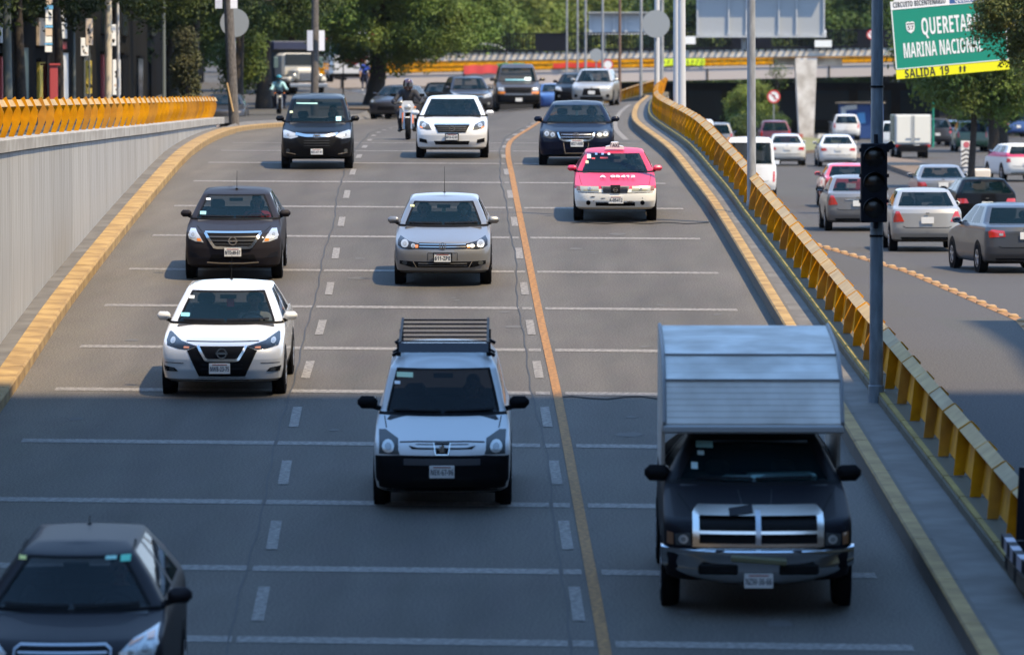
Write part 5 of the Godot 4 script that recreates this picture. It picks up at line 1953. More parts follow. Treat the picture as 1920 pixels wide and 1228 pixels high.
	var n57 := obj("route_number", text_mesh("57", 8.0 * k, true), mat("ink"), so)
	n57.position = Vector3(-74 * k, 20 * k, 0.037)
	var band := Soup.new()
	band.box(Vector3(-74 * k, 27.5 * k, 0.0365), Vector3(14 * k, 2.2 * k, 0.003))
	obj("shield_band", band, mat("ink"), so)
	for x in [14.0, 22.0]:
		var ar := Soup.new()
		ar.prism(PackedVector2Array([Vector2(-1.6, -6), Vector2(1.6, -6), Vector2(2.0, 1), Vector2(3.6, 1), Vector2(0.6, 6.5), Vector2(-2.6, 1), Vector2(-1.2, 1)]), 0.0, 0.9, Transform3D(Basis.IDENTITY.scaled(Vector3(k, k, 0.01)), Vector3(x * k, -64.5 * k, 0.025)))
		obj("arrow", ar, mat("ink"), g)
	var gp := lamp_post("sign_gantry", "pale steel post and tube arm that hold the green direction sign", "sign gantry", Vector3(18.5, 0, -165.4), 8.0, 0.16, mats.pole_pale)
	var arm := Soup.new()
	arm.tube([Vector3(0, 5.72, 0), Vector3(-3.6, 5.62, 0), Vector3(-7.0, 5.6, 0)], [0.085], 10)
	arm.tube([Vector3(0, 7.0, 0), Vector3(-3.6, 6.7, 0), Vector3(-7.0, 6.4, 0)], [0.085], 10)
	obj("arm", arm, mats.pole_pale, gp)
	# bottom right corner
	var dp := lamp_post("steel_post", "dark steel post at the lower right edge, by the end of the barrier", "post", Vector3(5.48, road_y(58.6, 5.4) + 0.15, -58.6), 1.22, 0.09, mats.rail_black, 0.02)
	var we := thing("guard_rail_end", "crash rail end wrapped in torn black and white checked tape", "guard rail", Vector3(5.2, road_y(57.6, 5.2) + 0.17, -57.6))
	var rp := [Vector3(0.0, 0.55, 0), Vector3(0.06, 0.42, 0.9), Vector3(0.2, 0.3, 2.0), Vector3(0.4, 0.2, 3.2)]
	for i in 14:
		var u0 := i / 14.0 * 3.0
		var u1 := (i + 1) / 14.0 * 3.0
		var f := func(u: float) -> Vector3: return rp[mini(int(u), 2)].lerp(rp[mini(int(u), 2) + 1], u - mini(int(u), 2))
		bar_box(we, "rail_band", mat("tape_light", Vector3(0.35, 0.34, 0.4), 0.5) if i % 2 else mats.rail_black, f.call(u0), f.call(u1), 0.1, 0.14)
		bar_box(we, "lower_rail_band", mat("tape_brown", Vector3(0.09, 0.075, 0.06), 0.6) if i % 3 else mats.rail_black, f.call(u0) + Vector3(0.03, -0.22, 0), f.call(u1) + Vector3(0.03, -0.22, 0), 0.08, 0.14)
	for z in [0.1, 2.0]:
		var s := Soup.new()
		s.box(Vector3(0.16, 0.15, z), Vector3(0.1, 0.8, 0.1))
		obj("rail_post", s, mats.rail_black, we)

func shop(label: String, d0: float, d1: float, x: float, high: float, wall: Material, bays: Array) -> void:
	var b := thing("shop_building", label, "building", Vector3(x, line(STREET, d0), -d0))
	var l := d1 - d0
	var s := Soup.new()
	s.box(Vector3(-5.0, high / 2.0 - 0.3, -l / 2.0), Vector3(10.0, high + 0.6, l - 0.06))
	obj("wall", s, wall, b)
	for k in bays:
		# [along, low, high, width, what, colour key]
		var q := Soup.new()
		q.box(Vector3(0.04, (k[1] + k[2]) / 2.0, -k[0]), Vector3(0.12, k[2] - k[1], k[3]))
		var o := obj(k[4], q, mats[k[5]], b)
		var f := Soup.new()
		f.box(Vector3(0.06, k[2] + 0.06, -k[0]), Vector3(0.2, 0.12, k[3] + 0.2))
		f.box(Vector3(0.06, k[1] - 0.04, -k[0]), Vector3(0.16, 0.08, k[3] + 0.2))
		obj("surround", f, mats.shop_brown, o)

func build_left_side() -> void:
	mat("door_red", Vector3(0.3, 0.035, 0.04), 0.6)
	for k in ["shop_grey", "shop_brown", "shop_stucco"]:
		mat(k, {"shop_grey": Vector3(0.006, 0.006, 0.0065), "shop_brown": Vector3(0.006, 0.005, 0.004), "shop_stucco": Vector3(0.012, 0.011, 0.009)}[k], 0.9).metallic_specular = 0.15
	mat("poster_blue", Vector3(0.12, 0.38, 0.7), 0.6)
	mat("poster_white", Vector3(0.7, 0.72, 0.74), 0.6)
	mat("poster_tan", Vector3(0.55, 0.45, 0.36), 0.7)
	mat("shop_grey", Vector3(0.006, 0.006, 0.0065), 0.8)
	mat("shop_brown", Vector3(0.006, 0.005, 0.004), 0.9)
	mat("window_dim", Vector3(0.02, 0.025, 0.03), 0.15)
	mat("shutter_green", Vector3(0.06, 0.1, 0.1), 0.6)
	mat("yellow_sign", Vector3(0.55, 0.4, 0.05), 0.6)
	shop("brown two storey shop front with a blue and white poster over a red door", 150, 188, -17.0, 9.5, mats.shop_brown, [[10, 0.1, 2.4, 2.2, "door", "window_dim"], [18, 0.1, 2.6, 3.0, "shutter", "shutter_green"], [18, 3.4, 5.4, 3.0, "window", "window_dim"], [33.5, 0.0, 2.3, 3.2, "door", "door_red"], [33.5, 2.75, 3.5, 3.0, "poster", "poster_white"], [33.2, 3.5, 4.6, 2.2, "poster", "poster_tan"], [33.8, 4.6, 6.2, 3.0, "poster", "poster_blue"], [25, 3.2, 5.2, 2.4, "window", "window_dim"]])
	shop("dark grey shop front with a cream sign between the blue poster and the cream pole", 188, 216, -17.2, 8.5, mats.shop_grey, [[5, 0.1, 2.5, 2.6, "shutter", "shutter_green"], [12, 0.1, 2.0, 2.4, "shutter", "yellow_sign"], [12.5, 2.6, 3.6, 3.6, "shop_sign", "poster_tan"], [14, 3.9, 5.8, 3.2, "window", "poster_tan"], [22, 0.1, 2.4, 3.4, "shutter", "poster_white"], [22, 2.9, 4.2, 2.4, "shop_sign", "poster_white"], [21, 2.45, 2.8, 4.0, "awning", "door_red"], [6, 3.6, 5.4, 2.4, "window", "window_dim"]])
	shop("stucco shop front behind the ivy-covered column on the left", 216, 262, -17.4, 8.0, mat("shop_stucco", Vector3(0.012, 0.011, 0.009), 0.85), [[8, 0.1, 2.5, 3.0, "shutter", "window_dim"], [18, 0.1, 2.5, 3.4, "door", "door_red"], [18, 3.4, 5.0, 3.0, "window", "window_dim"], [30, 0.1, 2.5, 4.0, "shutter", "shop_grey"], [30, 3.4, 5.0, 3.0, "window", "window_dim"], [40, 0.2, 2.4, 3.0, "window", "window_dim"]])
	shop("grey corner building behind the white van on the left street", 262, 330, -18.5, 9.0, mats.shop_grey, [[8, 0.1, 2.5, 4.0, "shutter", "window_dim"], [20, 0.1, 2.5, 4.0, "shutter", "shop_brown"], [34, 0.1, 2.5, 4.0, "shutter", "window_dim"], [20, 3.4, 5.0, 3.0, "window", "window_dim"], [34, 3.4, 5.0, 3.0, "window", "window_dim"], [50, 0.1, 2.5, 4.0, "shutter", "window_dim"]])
	# posters and boxes standing on the pavement
	for e in [[101, 133, 178.0, 18, 46, "door_red", "red street cabinet under the blue and white poster", "cabinet", 0.55], [606, 400, 0, 0, 0, "", "", "", 0]]:
		if e[7] == "":
			continue
		var d: float = e[2]
		var s := Soup.new()
		s.box(Vector3(0, 0.85, 0), Vector3(e[3] / 10300.0 * d, 1.9, e[8]), Basis(Vector3.UP, 0.5), 0.03)
		s.box(Vector3(0, 1.83, 0), Vector3(e[3] / 10300.0 * d + 0.1, 0.06, e[8] + 0.1), Basis(Vector3.UP, 0.5))
		var o := obj("street_cabinet", s, mats[e[5]])
		o.position = Vector3((94 - 960.0) / 10300.0 * d, line(STREET, d), -d)
		tag(o, e[6], "cabinet")
	var pb := thing("poster_board", "blue and white poster board standing over the red cabinet", "poster", Vector3(-14.93, 5.75, -177.0), 0.5)
	for e in [[0.62, 0.14, "poster_blue"], [0.42, 0.26, "poster_white"], [0.16, 0.24, "poster_white"], [0.0, 0.08, "poster_blue"], [-0.18, 0.26, "poster_tan"], [-0.42, 0.22, "poster_white"], [-0.56, 0.06, "poster_blue"], [-0.72, 0.22, "poster_white"], [0.8, 0.2, "poster_tan"]]:
		var s := Soup.new()
		s.box(Vector3(0.02 * e[0], e[0], 0.03 * e[1]), Vector3(0.24 + (0.04 if e[1] < 0.2 else 0.0), e[1] * 0.9, 0.03))
		obj("poster_sheet", s, mats[e[2]], pb)
	var sp := Soup.new()
	sp.box(Vector3(0, -1.2, -0.06), Vector3(0.08, 4.2, 0.06))
	obj("support", sp, mats.rail_black, pb)
	for e in [[167, 60, 183.0, 14, 50, "poster_tan", "cream torn poster board left of the cream pole, upper one"], [158, 88, 184.0, 15, 34, "poster_white", "pale square sign box left of the cream pole"], [207, 66, 189.0, 22, 40, "poster_white", "white sign board between the cream pole and the slim pole"], [218, 145, 190.0, 16, 66, "poster_white", "white and black graffiti panel behind the slim grey pole"], [166, 145, 186.0, 12, 62, "yellow_sign", "grey and yellow painted post panel left of the cream pole"], [480, 86, 172.0, 0, 0, "", ""]]:
		if e[6] == "":
			continue
		var d: float = e[2]
		var t := thing("sign_board", e[6], "sign", Vector3((e[0] - 960.0) / 10300.0 * d, EYE + (140.0 - e[1]) / 10300.0 * d, -d))
		var w: float = e[3] / 10300.0 * d
		var h: float = e[4] / 10300.0 * d
		var s := Soup.new()
		s.box(Vector3(), Vector3(w, h, 0.06), Basis(Vector3.UP, 0.4), 0.01)
		obj("board", s, mats[e[5]], t)
		var g := RandomNumberGenerator.new()
		g.seed = int(e[0])
		for i in 7:
			var q := Soup.new()
			q.box(Basis(Vector3.UP, 0.4) * Vector3(g.randf_range(-0.3, 0.3) * w, g.randf_range(-0.4, 0.4) * h, 0.034), Vector3(w * g.randf_range(0.15, 0.35), h * g.randf_range(0.04, 0.12), 0.008), Basis(Vector3.UP, 0.4) * Basis(Vector3.BACK, g.randf_range(-0.7, 0.7)))
			obj("painted_mark", q, mat(["ink", "shop_brown", "poster_tan"][i % 3]), t)
		var ps := Soup.new()
		ps.tube([Vector3(0, line(STREET, d) - t.position.y - 0.1, -0.06), Vector3(0, h / 2, -0.06)], [0.03], 6)
		obj("post", ps, mats.pole_dull, t)
	# the island under the big tree
	var isl := Soup.new()
	var ip := PackedVector2Array([Vector2(-9.2, -252), Vector2(-5.4, -246), Vector2(-4.0, -262), Vector2(-3.8, -290), Vector2(-6.4, -292)])
	isl.prism(ip, 0.0, 0.16, Transform3D(Basis(Vector3(1, 0, 0), Vector3(0, 0, 1), Vector3(0, 1, 0)), Vector3(0, 2.52, 0)))
	struct("tree_island", isl, mats.soil)

func island(pts: Array, y: float, h: float, top: Material, side: Material) -> void:
	var pl := PackedVector2Array()
	for q in pts:
		pl.append(Vector2(q[0], q[1]))
	var s := Soup.new()
	var n := pl.size()
	if Geometry2D.is_polygon_clockwise(pl):
		pl.reverse()
	# x, depth: counter-clockwise seen from above with depth going away
	for i in n:
		var a := pl[i]
		var b := pl[(i + 1) % n]
		s.quad(Vector3(a.x, y, -a.y), Vector3(b.x, y, -b.y), Vector3(b.x, y + h, -b.y), Vector3(a.x, y + h, -a.y))
	var o := struct("traffic_island", s, side)
	var t := Soup.new()
	var ix := Geometry2D.triangulate_polygon(pl)
	for i in range(0, ix.size(), 3):
		t.out_dir(Vector3(pl[ix[i]].x, y + h, -pl[ix[i]].y), Vector3(pl[ix[i + 1]].x, y + h, -pl[ix[i + 1]].y), Vector3(pl[ix[i + 2]].x, y + h, -pl[ix[i + 2]].y), Vector3.UP)
	obj("island_top", t, top, o)

func build_right_side() -> void:
	var f := func(u: float, v: float) -> Array:
		var d := 10300.0 * EYE / (v - 140.0)
		return [(u - 960.0) / 10300.0 * d, d]
	var a := []
	for e in [[1690, 326], [1745, 345], [1812, 358], [1848, 352], [1838, 338], [1780, 326], [1720, 308], [1640, 298], [1560, 290], [1560, 294], [1640, 308]]:
		a.append(f.call(e[0], e[1]))
	island(a, 0.0, 0.2, mats.soil, mat("kerb_brown", Vector3(0.12, 0.085, 0.06), 0.9))
	a = []
	for e in [[1430, 282], [1500, 288], [1570, 283], [1600, 272], [1520, 262], [1440, 264]]:
		a.append(f.call(e[0], e[1]))
	island(a, 0.0, 0.16, mat("dry_grass", Vector3(0.13, 0.13, 0.05), 0.95), mats.kerb_brown)
	var kb := Soup.new()
	kb.box(Vector3(18.2, 0.3, -215.0), Vector3(1.0, 0.45, 0.6), Basis(Vector3.UP, 0.3), 0.06)
	var ko := obj("concrete_block", kb, mats.bridge_concrete)
	tag(ko, "whitewashed concrete block at the nose of the traffic island", "concrete block")
	# orange line with raised studs on the right-hand road
	var rr := get_node("right_road")
	var ol := func(d: float) -> float: return line([[60, 6.6], [80, 8.0], [94, 8.72], [117, 8.45], [133, 7.65], [150, 6.7]], d)
	var s := Soup.new()
	for i in 60:
		var d0 := 60.0 + i * 1.4
		var d1 := d0 + 1.4
		s.quad(Vector3(ol.call(d0) - 0.1, right_y(d0) + 0.006, -d0), Vector3(ol.call(d0) + 0.1, right_y(d0) + 0.006, -d0), Vector3(ol.call(d1) + 0.1, right_y(d1) + 0.006, -d1), Vector3(ol.call(d1) - 0.1, right_y(d1) + 0.006, -d1))
	obj("edge_line", s, mats.mark_orange, rr)
	for i in 34:
		var d := 80.0 + i * 1.9
		var st := Soup.new()
		st.lathe([Vector2(0.1, 0.0), Vector2(0.09, 0.03), Vector2(0.05, 0.05), Vector2(0, 0.055)], 10)
		var o := obj("road_stud", st, mat("stud_cream", Vector3(0.3, 0.19, 0.09), 0.7), rr)
		o.position = Vector3(ol.call(d), right_y(d) + 0.008, -d)
	# hazard marker by the tree
	var hm := thing("hazard_marker", "black and white chevron marker board beside the tree trunk on the island", "road sign", Vector3(17.55, 0.2, -212.0))
	var pb := Soup.new()
	pb.box(Vector3(0, 0.95, 0), Vector3(0.42, 1.0, 0.05), Basis.IDENTITY, 0.01)
	obj("board", pb, mats.sign_white, hm)
	for i in 4:
		var c := Soup.new()
		for sx in [-1.0, 1.0]:
			c.box(Vector3(sx * 0.1, 0.56 + i * 0.17, 0.028), Vector3(0.22, 0.06, 0.012), Basis(Vector3.BACK, -0.55 * sx))
		obj("chevron", c, mat("chevron_ink", Vector3(0.06, 0.055, 0.05), 0.6), hm)
	var rp := round_mesh([Vector2(0.12, 0.026), Vector2(0.12, 0.034), Vector2(0.0, 0.034)], 16)
	var ro := obj("red_spot", rp, mat("spot_pink", Vector3(0.5, 0.12, 0.15), 0.6), hm)
	ro.position.y = 1.3
	var po := Soup.new()
	po.tube([Vector3(-0.12, -0.1, -0.04), Vector3(-0.12, 0.7, -0.04)], [0.03], 6)
	po.tube([Vector3(0.12, -0.1, -0.04), Vector3(0.12, 0.7, -0.04)], [0.03], 6)
	obj("legs", po, mats.pole_grey, hm)
	# red and white water barriers at the pier
	for i in 4:
		var w := Soup.new()
		w.prism(PackedVector2Array([Vector2(-0.45, 0), Vector2(0.45, 0), Vector2(0.4, 0.4), Vector2(-0.4, 0.4)]), -0.15, 0.15)
		var x: float = [17.4, 18.3, 20.1, 21.0][i]
		var o := obj("water_barrier", w, mat("barrier_red", Vector3(0.45, 0.12, 0.09), 0.6) if i % 2 else mats.sign_white)
		o.position = Vector3(x, 0.0, -353.0)
		tag(o, ["white plastic road barrier, outermost left of the pier's foot", "red plastic road barrier just left of the pier's foot", "white plastic road barrier just right of the pier's foot", "red plastic road barrier, outermost right of the pier's foot"][i], "road barrier", "plastic barriers at the pier")
	# blue painted kiosk behind the traffic light
	var kx := thing("kiosk", "blue painted kiosk with white and light blue patches behind the traffic light pole", "kiosk", Vector3(23.0, 0, -362.0), -0.25)
	var ks := Soup.new()
	ks.box(Vector3(0, 1.15, 0), Vector3(2.7, 2.3, 1.6), Basis.IDENTITY, 0.03)
	obj("wall", ks, mat("kiosk_blue", Vector3(0.03, 0.08, 0.25), 0.6), kx)
	for e in [[-0.95, 1.25, 0.32, 1.7, "sign_white"], [-0.5, 2.05, 0.8, 0.3, "sign_white"], [-0.3, 1.0, 0.55, 1.1, "poster_blue"], [0.2, 1.35, 0.5, 0.7, "poster_blue"], [-0.2, 0.55, 0.4, 0.35, "shutter_green"], [1.15, 1.4, 0.25, 1.7, "poster_white"], [0.9, 1.7, 0.2, 0.6, "kiosk_dark"]]:
		var q := Soup.new()
		q.box(Vector3(e[0], e[1], 0.815), Vector3(e[2], e[3], 0.03), Basis(Vector3.BACK, 0.1))
		obj("painted_panel", q, mat(e[4], Vector3(0.02, 0.03, 0.12), 0.6), kx)
	var rf := Soup.new()
	rf.box(Vector3(0, 2.36, 0.1), Vector3(3.0, 0.1, 2.0))
	obj("roof", rf, mats.stucco, kx)
	var gp := lamp_post("sign_post", "thin bright green post among the trees at the right", "post", Vector3(24.4, 0, -318.0), 2.6, 0.05, mat("post_green", Vector3(0.01, 0.25, 0.16), 0.5), 0.0, false)

func build_trees() -> void:
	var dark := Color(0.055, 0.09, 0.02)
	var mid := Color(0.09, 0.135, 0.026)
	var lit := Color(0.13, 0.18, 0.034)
	var sy := func(d: float) -> float: return line(STREET, d)
	var T := func(label: String, x: float, d: float, y: float, trunk: float, c: Vector3, r: Vector3, cl: int, per: int, tone: Color, sd: int, o := {}) -> void:
		tree("tree", label, Vector3(x, y, -d), trunk, c, r, cl, per, tone, sd, o)
	var street := "trees along the left pavement"
	T.call("big spreading tree on the island above the motorcycle, dark forked trunk", -6.7, 262.0, 2.62, 0.42, Vector3(1.3, 5.8, 0.5), Vector3(5.4, 3.7, 5.0), 120, 34, mid, 1, {"leaf": 1.15})
	var rowd := [[-15.9, 158.0, 0.2, "first in the left row, thin bare trunk at the picture's left edge", dark], [-15.3, 171.0, 0.17, "left row tree with a crooked trunk beside the dull green-grey pole", dark], [-14.2, 196.0, 0.2, "left row tree right of the slim grey pole, straight grey-brown trunk", mid], [-12.4, 213.0, 0.3, "left row tree with a thick dark trunk left of the grey post", dark], [-11.6, 232.0, 0.24, "left row tree just left of the leaning brown pole, small white tag on its trunk", dark], [-11.4, 252.0, 0.32, "left row tree with a thick dark trunk right of the leaning brown pole", mid], [-15.2, 184.0, 0.16, "left row tree hidden behind the cream pole", dark]]
	for i in rowd.size():
		var e: Array = rowd[i]
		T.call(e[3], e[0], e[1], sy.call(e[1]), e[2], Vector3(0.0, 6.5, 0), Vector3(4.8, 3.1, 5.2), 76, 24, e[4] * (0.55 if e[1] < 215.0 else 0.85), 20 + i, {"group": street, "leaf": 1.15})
	tree("ivy_column", "ivy-covered stump in the middle of the left pavement", Vector3(-12.3, sy.call(207.0), -207.5), 0.3, Vector3(0, 1.6, 0), Vector3(0.28, 1.8, 0.3), 26, 14, Color(0.06, 0.065, 0.025), 41, {"category": "shrub", "clump": 0.2, "core": 0.1})
	tree("climbing_plant", "green climber hanging right of the leaning brown pole", Vector3(-11.75, sy.call(236.0), -238.0), 0.1, Vector3(0, 2.9, 0), Vector3(0.6, 2.4, 0.7), 40, 20, mid, 43, {"category": "plant", "clump": 0.5, "core": 0.1})
	T.call("lower tree over the dark truck, lit on its upper leaves", -12.0, 300.0, sy.call(300.0), 0.25, Vector3(0, 5.2, 0), Vector3(4.2, 2.6, 4.0), 60, 26, mid, 44, {"leaf": 1.4})
	T.call("tree behind the coach, dark foliage down to its roof", -11.0, 352.0, sy.call(352.0), 0.3, Vector3(1.0, 6.5, 0), Vector3(6.5, 4.2, 4.0), 80, 26, dark, 45, {"leaf": 1.8})
	T.call("tall tree closing the left street", -19.0, 380.0, 4.2, 0.4, Vector3(0, 7.0, 0), Vector3(7.5, 6.0, 4.0), 90, 26, dark, 46, {"leaf": 2.0})
	T.call("tree behind the left pavement shops, filling the gap beside the round sign", -17.0, 275.0, 3.0, 0.3, Vector3(0, 6.0, 0), Vector3(5.0, 4.0, 4.5), 70, 26, dark, 47, {"leaf": 1.6})
	# beyond the bridges
	var far := [[-12.0, 470.0, 7.5, 9.0, mid, "far tree left of the brown van's antenna line, beyond the bridges"], [-2.0, 455.0, 7.0, 8.5, lit, "bright far tree directly above the brown van"], [4.5, 480.0, 6.0, 9.0, lit, "bright far tree above the dark hatchback, beyond the bridges"], [10.5, 500.0, 7.0, 9.5, mid, "far tree behind the smaller grey hoarding"], [17.0, 470.0, 6.5, 9.0, dark, "dark far tree behind the pale pair of lamp posts"], [24.0, 480.0, 7.0, 9.5, dark, "dark far tree behind the large hoarding"], [32.0, 470.0, 7.0, 9.5, dark, "dark far tree right of the large hoarding"], [40.0, 460.0, 7.0, 9.0, dark, "dark far tree behind the green sign"], [48.0, 450.0, 7.0, 9.0, mid, "far tree at the right edge behind the green sign"], [-24.0, 460.0, 8.0, 9.0, dark, "far tree behind the dark truck"], [-6.0, 560.0, 10.0, 13.0, mid, "tallest far tree on the left of the skyline"], [9.0, 580.0, 10.0, 13.0, mid, "tallest far tree in the middle of the skyline"], [24.0, 590.0, 10.0, 13.0, dark, "tallest far tree over the hoarding on the skyline"], [40.0, 590.0, 11.0, 13.0, dark, "tallest far tree on the right of the skyline"], [58.0, 570.0, 11.0, 13.0, dark, "tallest far tree beyond the right edge of the skyline"]]
	for i in far.size():
		var e: Array = far[i]
		T.call(e[5], e[0], e[1], 0.0, 0.4, Vector3(0, e[3] * 0.95, 0), Vector3(e[2], e[3] * 0.8, e[2] * 0.7), 100, 26, e[4], 60 + i, {"leaf": 2.6, "clump": 1.5, "group": "trees beyond the bridges"})
	# right-hand side
	T.call("slender tree on the traffic island, dark straight trunk beside the chevron board", 17.15, 205.0, 0.15, 0.13, Vector3(0.1, 5.0, 0), Vector3(2.6, 2.6, 2.4), 62, 24, mid, 81, {"leaf": 1.1, "clump": 0.7})
	T.call("leafy tree at the right edge whose branches hang over the green sign", 15.45, 150.0, 0.0, 0.2, Vector3(-0.05, 5.7, 0), Vector3(2.5, 1.7, 2.2), 46, 20, Color(0.1, 0.11, 0.03), 82, {"leaf": 0.9, "clump": 0.6, "core": 0.5})
	T.call("shady tree behind the green sign's lower edge", 21.5, 245.0, 0.0, 0.25, Vector3(0, 5.2, 0), Vector3(5.0, 3.0, 4.0), 80, 26, mid, 83, {"leaf": 1.4})
	T.call("shady tree over the white box truck", 29.5, 330.0, 0.0, 0.3, Vector3(0, 6.0, 0), Vector3(6.2, 3.8, 4.0), 90, 26, dark, 84, {"leaf": 1.8})
	T.call("wide dark tree at the right edge above the pink-banded taxi", 29.0, 300.0, 0.0, 0.35, Vector3(0, 5.4, 0), Vector3(6.5, 3.6, 5.0), 90, 26, dark, 85, {"leaf": 1.6})
	T.call("dark tree right of the tapering pier, in the shade", 36.0, 380.0, 0.0, 0.35, Vector3(0, 4.5, 0), Vector3(7.0, 4.4, 4.0), 90, 26, dark, 86, {"leaf": 1.8})
	T.call("small rounded green tree in front of the bridge, behind the grey lamp post", 15.0, 345.0, 0.0, 0.14, Vector3(0, 2.2, 0), Vector3(1.25, 1.2, 1.2), 40, 26, lit, 87, {"leaf": 1.0, "clump": 0.5, "core": 0.2})
	tree("shrub", "dark low shrub right of the small rounded tree", Vector3(16.0, 0, -342.0), 0.08, Vector3(0, 0.75, 0), Vector3(1.0, 0.8, 0.9), 26, 24, dark, 88, {"category": "shrub", "clump": 0.45, "core": 0.2})
	tree("shrub", "dark low shrub left of the no-turn sign's post", Vector3(14.4, 0, -340.0), 0.08, Vector3(0, 0.7, 0), Vector3(0.9, 0.75, 0.9), 24, 24, dark, 89, {"category": "shrub", "clump": 0.45, "core": 0.2})
	tree("bare_tree", "leafless young tree in front of the overpass, left of the pier", Vector3(17.0, 0, -352.0), 0.06, Vector3(0, 4.2, 0), Vector3(0.9, 1.0, 0.7), 14, 1, dark, 90, {"category": "tree", "clump": 0.3})

# ---------------------------------------------------------------- traffic
func set_on_road(d_tyre: float, x: float, S: Dictionary) -> Vector3:
	var d: float = d_tyre - S.fx + S.L / 2.0
	var a := road_y(d_tyre, x)
	var b := road_y(d_tyre + S.L - S.fx - S.rx, x)
	var k: float = (S.L / 2.0 - S.fx) / (S.L - S.fx - S.rx)
	return Vector3(x, lerpf(a, b, k), -d)

func slope_at(d: float, x: float) -> float:
	return atan((road_y(d + 3.0, x) - road_y(d, x)) / 3.0)

func front_car(called: String, label: String, cat: String, key: String, S: Dictionary, paint: Material, d: float, x: float, turn := 0.0, group := "", glass = null) -> Node3D:
	return vehicle(called, label, cat, key, S, paint, set_on_road(d, x, S), turn, group, glass, null, null, slope_at(d, x))

func near_cars() -> void:
	var on_main := "vehicles driving towards us on the main road"
	var blk: Material = mats.black_plastic
	var white := Vector3(0.7, 0.72, 0.72)
	# --- white saloon with the V-shaped grille
	var S := sedan({"L": 4.5, "W": 1.76, "H": 1.46, "lip": 0.745, "cowl": 0.95, "cf": 1.08, "wf": 1.88, "deck": 1.0, "dr": 0.5, "rr": 1.05, "b": 0.22})
	var c := front_car("parked_car".replace("parked_", ""), "white saloon with a black V-shaped grille and a red tag behind its windscreen", "car", "white_saloon", S, mats.paint_white, 79.0, -4.14, 0.0, on_main)
	var r := raster(shells.white_saloon, 0)
	patch(c, r, "grille_surround", blk, 0.005, [-0.5, 0.675, -0.33, 0.31, 0.33, 0.31, 0.5, 0.675, 0.34, 0.735, -0.34, 0.735], false)
	strip(c, r, "grille_chrome", mats.chrome, 0.02, 0.035, [-0.345, 0.73, -0.24, 0.56, -0.2, 0.545, 0.2, 0.545, 0.24, 0.56, 0.345, 0.73])
	for y in [0.36, 0.42, 0.48]:
		strip(c, r, "grille_slat", mats.rail_black, 0.012, 0.012, [-0.3, y, 0.3, y])
	badge(c, r, "ring_bar", 0.0, 0.645, 0.075)
	headlamps(c, r, [0.36, 0.735, 0.5, 0.685, 0.62, 0.69, 0.80, 0.735, 0.815, 0.79, 0.8, 0.87, 0.77, 0.875, 0.6, 0.79], [[0.72, 0.785, 0.036]], [0.47, 0.7, 0.55, 0.7, 0.55, 0.725, 0.47, 0.722], mats.lamp_dark)
	var fg := patch(c, r, "fog_recess", blk, 0.004, [0.63, 0.38, 0.82, 0.375, 0.84, 0.455, 0.68, 0.43])
	patch(c, r, "fog_lamp", mats.lamp_house, 0.01, [0.68, 0.39, 0.76, 0.388, 0.76, 0.425, 0.7, 0.42], true, fg)
	patch(c, r, "bumper_lip", mat("shade_grey", Vector3(0.12, 0.12, 0.12), 0.6), 0.004, [-0.4, 0.245, 0.4, 0.245, 0.33, 0.29, -0.33, 0.29], false)
	strip(c, r, "bonnet_seam", mats.seam, 0.002, 0.01, [-0.52, 0.79, -0.3, 0.79, 0.3, 0.79, 0.52, 0.79])
	strip(c, r, "bumper_crease", mats.shade_grey, 0.002, 0.014, [0.55, 0.5, 0.82, 0.5], true)
	number_plate(c, r, -0.03, 0.43, "NWB-23-75")
	sticker(c, r, white, -0.53, 1.29, 0.08, 0.035)
	sticker(c, r, Vector3(0.2, 0.5, 0.6), -0.6, 1.07, 0.13, 0.045)
	wipers(c, r, S)
	side_mirrors(c, S, mats.paint_white)
	var tg := Soup.new()
	tg.box(Vector3(0.03, 1.22, S.L / 2 - 1.95), Vector3(0.11, 0.17, 0.02), Basis.IDENTITY, 0.009)
	obj("hanging_tag", tg, mat("tag_red", Vector3(0.7, 0.03, 0.09), 0.5), c)
	aerial(c, Vector3(0, 1.45, -0.6), 0.45)
	driver("person driving the white saloon with the V-shaped grille, pale shirt", c, S, Color(0.4, 0.45, 0.47))
	# --- dark saloon with the chrome-framed grille
	S = sedan({"L": 4.45, "W": 1.72, "H": 1.5, "lip": 0.84, "cowl": 1.01, "cf": 1.05, "wf": 1.82, "deck": 1.04, "dr": 0.5, "rr": 1.05, "b": 0.23, "wr": 0.61})
	c = front_car("car", "dark brown-grey saloon with a wide chrome-framed grille in the left lane", "car", "dark_saloon", S, mats.paint_dark, 98.4, -5.0, 0.015, on_main)
	r = raster(shells.dark_saloon, 0)
	patch(c, r, "grille", blk, 0.01, [-0.48, 0.84, -0.31, 0.615, 0.31, 0.615, 0.48, 0.84], false)
	for y in [0.66, 0.72, 0.78]:
		strip(c, r, "grille_slat", mat("slat_grey", Vector3(0.035, 0.036, 0.038), 0.5), 0.018, 0.014, [-0.36 - (y - 0.66) * 0.6, y, 0.36 + (y - 0.66) * 0.6, y])
	strip(c, r, "grille_chrome", mats.chrome, 0.02, 0.045, [-0.5, 0.845, -0.33, 0.61, -0.28, 0.6, 0.28, 0.6, 0.33, 0.61, 0.5, 0.845])
	strip(c, r, "grille_chrome", mats.chrome, 0.02, 0.025, [-0.5, 0.85, 0.5, 0.85])
	badge(c, r, "ring_bar", 0.0, 0.72, 0.078)
	headlamps(c, r, [0.52, 0.685, 0.66, 0.7, 0.79, 0.745, 0.81, 0.8, 0.77, 0.9, 0.68, 0.9, 0.58, 0.78], [[0.72, 0.81, 0.06]], [0.56, 0.705, 0.64, 0.71, 0.64, 0.755, 0.58, 0.755], mats.lamp_clear)
